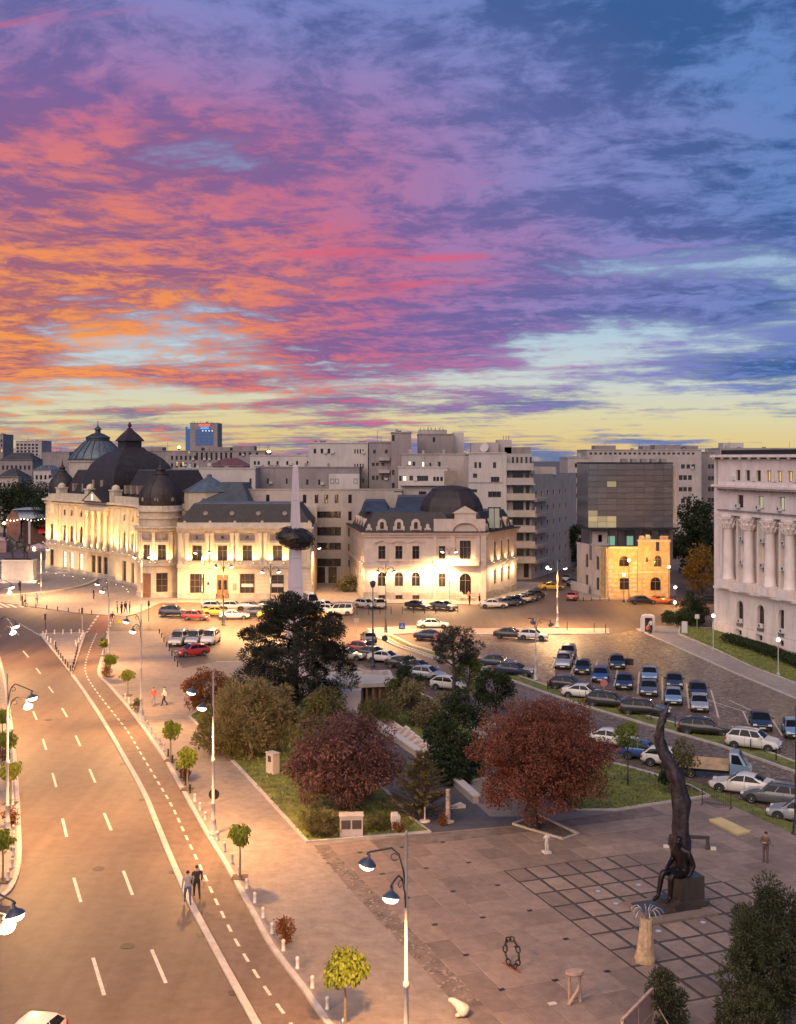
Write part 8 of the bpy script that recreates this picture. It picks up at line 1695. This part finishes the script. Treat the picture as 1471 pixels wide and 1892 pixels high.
sign('round_sign', 'pink back of a round sign on the grass median', (1116, 1302), 2.0, 'round', (0.45, 0.14, 0.14), r=.36); sign('round_sign', 'pinkish round sign beside the slender pine', (806, 1205), 1.9, 'round', (0.45, 0.16, 0.15), r=.36); sign('round_sign', 'dark round sign above the angled cars', (711, 1222), 2.6, 'round', (0.04, 0.04, 0.05), r=.36)
x, y = G(395, 1545); t = thing('round_sign', 'dark round sign fixed on the lamp post beside the lawn', 'sign', (x, y, .12)); o = inst('plate', MB().lathe([(0, 0), (.34, 0), (.34, .03), (0, .03)], 16).mesh('plate', M_IRON), t, (0, .12, 2.5)); o.rotation_euler = (R(90), 0, 0); MB().boxc(0, .06, 2.5, .08, .14, .3).build('bracket', M_POLE, t, world=False)
sign('traffic_sign', 'yellow marker beside the red bike crossing', (221, 1160), .8, 'sq', (0.62, 0.48, 0.02), r=.22); sign('info_board', 'pale board on a post behind the refuge', (592+67, 1170), 1.6, 'sq', (0.45, 0.36, 0.28), r=.35); sign('info_board', 'small white board on the ministry lawn', (1288, 1166), 1.9, 'sq', (0.6, 0.55, 0.5), r=.3)
t = place('sign_stand', 'white advertising column at the ministry lawn corner', 'sign', (1265, 1172), R(-20)); MB().boxc(0, 0, .85, .75, .25, 1.5).build('panel', M_FRAMEW, t, world=False); MB().boxc(0, 0, .05, .9, .4, .1).build('foot', M_GREY, t, world=False)
for p, h, lb in (((152, 1170), 3.3, 'traffic light on the triangle island tip'), ((275, 1150), 3.0, 'pedestrian signal before the library corner'), ((84, 1172), 2.6, 'small signal at the left island corner'), ((38, 1112), 3.2, 'traffic signal at the zebra crossing')):
    t = place('traffic_light', lb, 'traffic light', p, R(-80)); MB().tube([(0, 0, 0), (0, 0, h)], .05, 6).build('post', M_POLE if p[0] == 152 else M_IRON, t, world=False); MB().boxc(.12, 0, h-.35, .2, .26, .8).build('signal_head', M_IRON, t, world=False)
    for k_ in range(3): MB().ell(.22, 0, h-.1-k_*.25, .04, .08, .08, 8, 5).build('lens', M_LOUV, t, world=False)
# ------------------------------------------------------------------ bollards and posts
BOL = MB().lathe([(.11, 0), (.11, .06), (.085, .08), (.085, .42), (.10, .44), (.09, .52), (.04, .56)], 10).mesh('bollard', mat('white_bollard', (0.56, 0.50, 0.45), .7, var=.15, vscale=4), True)
BOLD = MB().lathe([(.10, 0), (.10, .05), (.07, .08), (.065, .5), (.09, .56), (.05, .62)], 10).mesh('bollard', M_IRON, True)
ORD = ['first', 'second', 'third', 'fourth', 'fifth', 'sixth', 'seventh', 'eighth', 'ninth', 'tenth', 'eleventh', 'twelfth', 'thirteenth', 'fourteenth', 'fifteenth', 'sixteenth', 'seventeenth', 'eighteenth', 'nineteenth']
_cnt = {}
def nth(group):
    n = _cnt[group] = _cnt.get(group, 0) + 1
    return ORD[n-1] if n < 20 else ('twenty-' + ORD[n-21] if 20 < n < 30 else ('thirty-' + ORD[n-31] if 30 < n < 40 else {20: 'twentieth', 30: 'thirtieth'}.get(n, '%dth' % n)))
def seen(x, y, z=.5): return 0 <= HX + F*x/y <= 1471 and HY + F*(CH-z)/y < 1892
def bollard(me, x, y, label, group, z=.12):
    if not seen(x, y): return
    o = inst('bollard', me, None, (x, y, z)); tag(o, nth(group) + ' ' + label, 'bollard', group)
for x, y, a in walk([p for p in BK if p[1] < 122], 2.2, 0.0):
    dark = 84 < y < 97
    bollard(BOLD if dark else BOL, x + sin(a)*.45, y - cos(a)*.45, 'dark bollard along the boulevard kerb, counting away from the camera' if dark else 'white bollard along the boulevard kerb, counting up from the bottom edge', 'dark kerb bollards' if dark else 'white kerb bollards')
for x, y, a in walk([p for p in LK if 60 < p[1] < 105], 2.2): bollard(BOL, x - sin(a)*.45, y + cos(a)*.45, 'white bollard along the left pavement kerb, counting away from the camera', 'left kerb bollards')
for i in range(3):
    a, b_ = ISL[i], ISL[(i+1) % 3]; cx, cy = sum(p[0] for p in ISL)/3, sum(p[1] for p in ISL)/3; n_ = (5, 14, 14)[i]
    for k_ in range(n_):
        f = (k_+.5)/n_; x, y = a[0]+(b_[0]-a[0])*f, a[1]+(b_[1]-a[1])*f; l = hypot(cx-x, cy-y); bollard(BOLD if (i > 0 and y < 150) else BOL, x+(cx-x)/l*.7, y+(cy-y)/l*.7, 'dark bollard edging the triangle island, counting clockwise from its back right corner' if (i > 0 and y < 150) else 'white bollard edging the triangle island, counting clockwise from its back left corner', 'dark island bollards' if (i > 0 and y < 150) else 'white island bollards')
for x, y, a in walk(px([(45, 1123), (100, 1129), (150, 1135), (185, 1138)]), 2.6): bollard(BOLD, x, y+.5, 'dark bollard along the library forecourt kerb, counting from the left', 'forecourt bollards', .1)
for x, y, a in walk(px([(300, 1172), (318, 1203), (335, 1234)]), 3.8): bollard(BOLD, x-.4, y, 'dark bollard beside the three parked carriers, counting towards the camera', 'bay bollards')
POST = MB().lathe([(.06, 0), (.05, .05), (.04, 1.1), (.055, 1.15), (.0, 1.2)], 8).mesh('slim_post', M_IRON)
for x, y, a in walk(px([(575, 1137), (700, 1135), (860, 1131)]), 1.75): o = inst('slim_post', POST, None, (x, y, 0)); tag(o, nth('pv') + ' thin dark post between road and villa car park, counting from the left', 'post', 'thin posts before the villa')
for x, y, a in walk(px([(1012, 1276), (1100, 1302), (1200, 1331), (1335, 1370), (1468, 1419)]), 3.2): o = inst('slim_post', POST, None, (x, y, .1), 0, (1, 1, .8)); tag(o, nth('pm') + ' thin dark post on the grass median, counting from the left', 'post', 'thin posts on the median')
for x, y, a in walk(px([(1078, 1112), (1100, 1111), (1140, 1112)]), 1.5): bollard(BOLD, x, y, 'dark bollard at the brick house corner, counting from the left', 'brick house bollards')
for p, lb in (((1048, 1166), 'short post on the left of the refuge tip'), ((1098, 1169), 'short post near the refuge tip'), ((1119, 1171), 'reddish post at the very tip of the refuge')): x, y = G(*p); o = inst('slim_post', POST, None, (x, y, .12)); tag(o, lb, 'post', 'refuge tip posts')
# ------------------------------------------------------------------ rider statue
def rider():
    x, y = G(36, 1077); t = thing('rider_statue', 'dark bronze horse and rider on a tall pale plinth at the left', 'statue', (x, y, .16), R(180)); Z = 4.2
    MB().boxc(0, 0, .25, 7.6, 3.8, .5).build('step', M_WHITE, t, world=False); MB().boxc(0, 0, 2.3, 6.0, 2.5, 3.6).build('plinth', mat('pale_granite', (0.46, 0.38, 0.33), .7, var=.12, dirt=((.3, .24, .2), 1, .3)), t, world=False); MB().boxc(0, 0, Z, 6.3, 2.8, .25).build('plinth_cap', M_WHITE, t, world=False); MB().boxc(.1, 0, Z+.25, 5.2, 1.6, .25).build('bronze_base', M_BRZ, t, world=False)
    gb = mat('green_bronze', (0.055, 0.055, 0.045), .5, .5, var=.4, vscale=1.5)
    J = {'pelvis': (-.9, 0, 3.0, (.62, .58)), 'belly': (0, 0, 2.9, (.60, .62)), 'chest': (.95, 0, 3.1, (.56, .62)), 'neck': (1.55, 0, 3.9, (.34, .45)), 'poll': (1.95, 0, 4.6, .27), 'face': (2.35, 0, 4.2, .22), 'muz': (2.6, 0, 3.75, .15), 'fsl': (1.0, .3, 2.5, .27), 'fkl': (1.15, .3, 1.5, .15), 'ffl': (1.0, .3, .55, .11), 'fhl': (1.08, .3, .38, .14), 'fsr': (1.1, -.3, 2.6, .27), 'fkr': (1.75, -.3, 2.0, .15), 'ffr': (1.55, -.3, 1.2, .11), 'fhr': (1.6, -.3, 1.0, .13),
         'hsl': (-1.0, .32, 2.5, .36), 'hkl': (-.75, .34, 1.8, .22), 'hol': (-1.2, .33, 1.25, .13), 'hfl': (-1.1, .33, .5, .1), 'hhl': (-1.0, .33, .38, .13), 'hsr': (-1.0, -.32, 2.5, .36), 'hkr': (-.95, -.34, 1.8, .22), 'hor': (-1.5, -.33, 1.3, .13), 'hfr': (-1.5, -.33, .5, .1), 'hhr': (-1.4, -.33, .38, .13), 't1': (-1.6, 0, 3.2, .14), 't2': (-2.0, 0, 2.8, .16), 't3': (-2.1, 0, 1.9, .1)}
    E = [('pelvis', 'belly'), ('belly', 'chest'), ('chest', 'neck'), ('neck', 'poll'), ('poll', 'face'), ('face', 'muz'), ('chest', 'fsl'), ('fsl', 'fkl'), ('fkl', 'ffl'), ('ffl', 'fhl'), ('chest', 'fsr'), ('fsr', 'fkr'), ('fkr', 'ffr'), ('ffr', 'fhr'), ('pelvis', 'hsl'), ('hsl', 'hkl'), ('hkl', 'hol'), ('hol', 'hfl'), ('hfl', 'hhl'), ('pelvis', 'hsr'), ('hsr', 'hkr'), ('hkr', 'hor'), ('hor', 'hfr'), ('hfr', 'hhr'), ('pelvis', 't1'), ('t1', 't2'), ('t2', 't3')]
    inst('horse', skin_mesh('horse', J, E, 1, m=gb), t, (.1, 0, Z))
    ride = {k_: (p[0]*1.75, p[1]*1.75, (p[2]-.5)*1.75, tuple(r*1.75 for r in p[3]) if isinstance(p[3], tuple) else p[3]*1.75) for k_, p in human(SIT).items()}
    for s_, q in (('l', 1), ('r', -1)): ride['kn'+s_] = (.55, q*.72, -.25, .11); ride['an'+s_] = (.35, q*.78, -1.0, .08); ride['to'+s_] = (.62, q*.8, -1.08, .07)
    inst('rider', skin_mesh('rider', ride, HE, 1, m=gb), t, (-.1, 0, Z+3.65))
    for sx in (-5.0, 5.5):
        o = inst('floodlight', FLOOD, t, (sx, 4.2, .1)); inst('lens', FLENS, o); light('flood_beam', 'SPOT', (0, 0, .2), 1800, (1, .72, .45), o, aim=(-sx*.8, -4.2, 2.2), size=70, blend=.8, radius=.1)
rider()
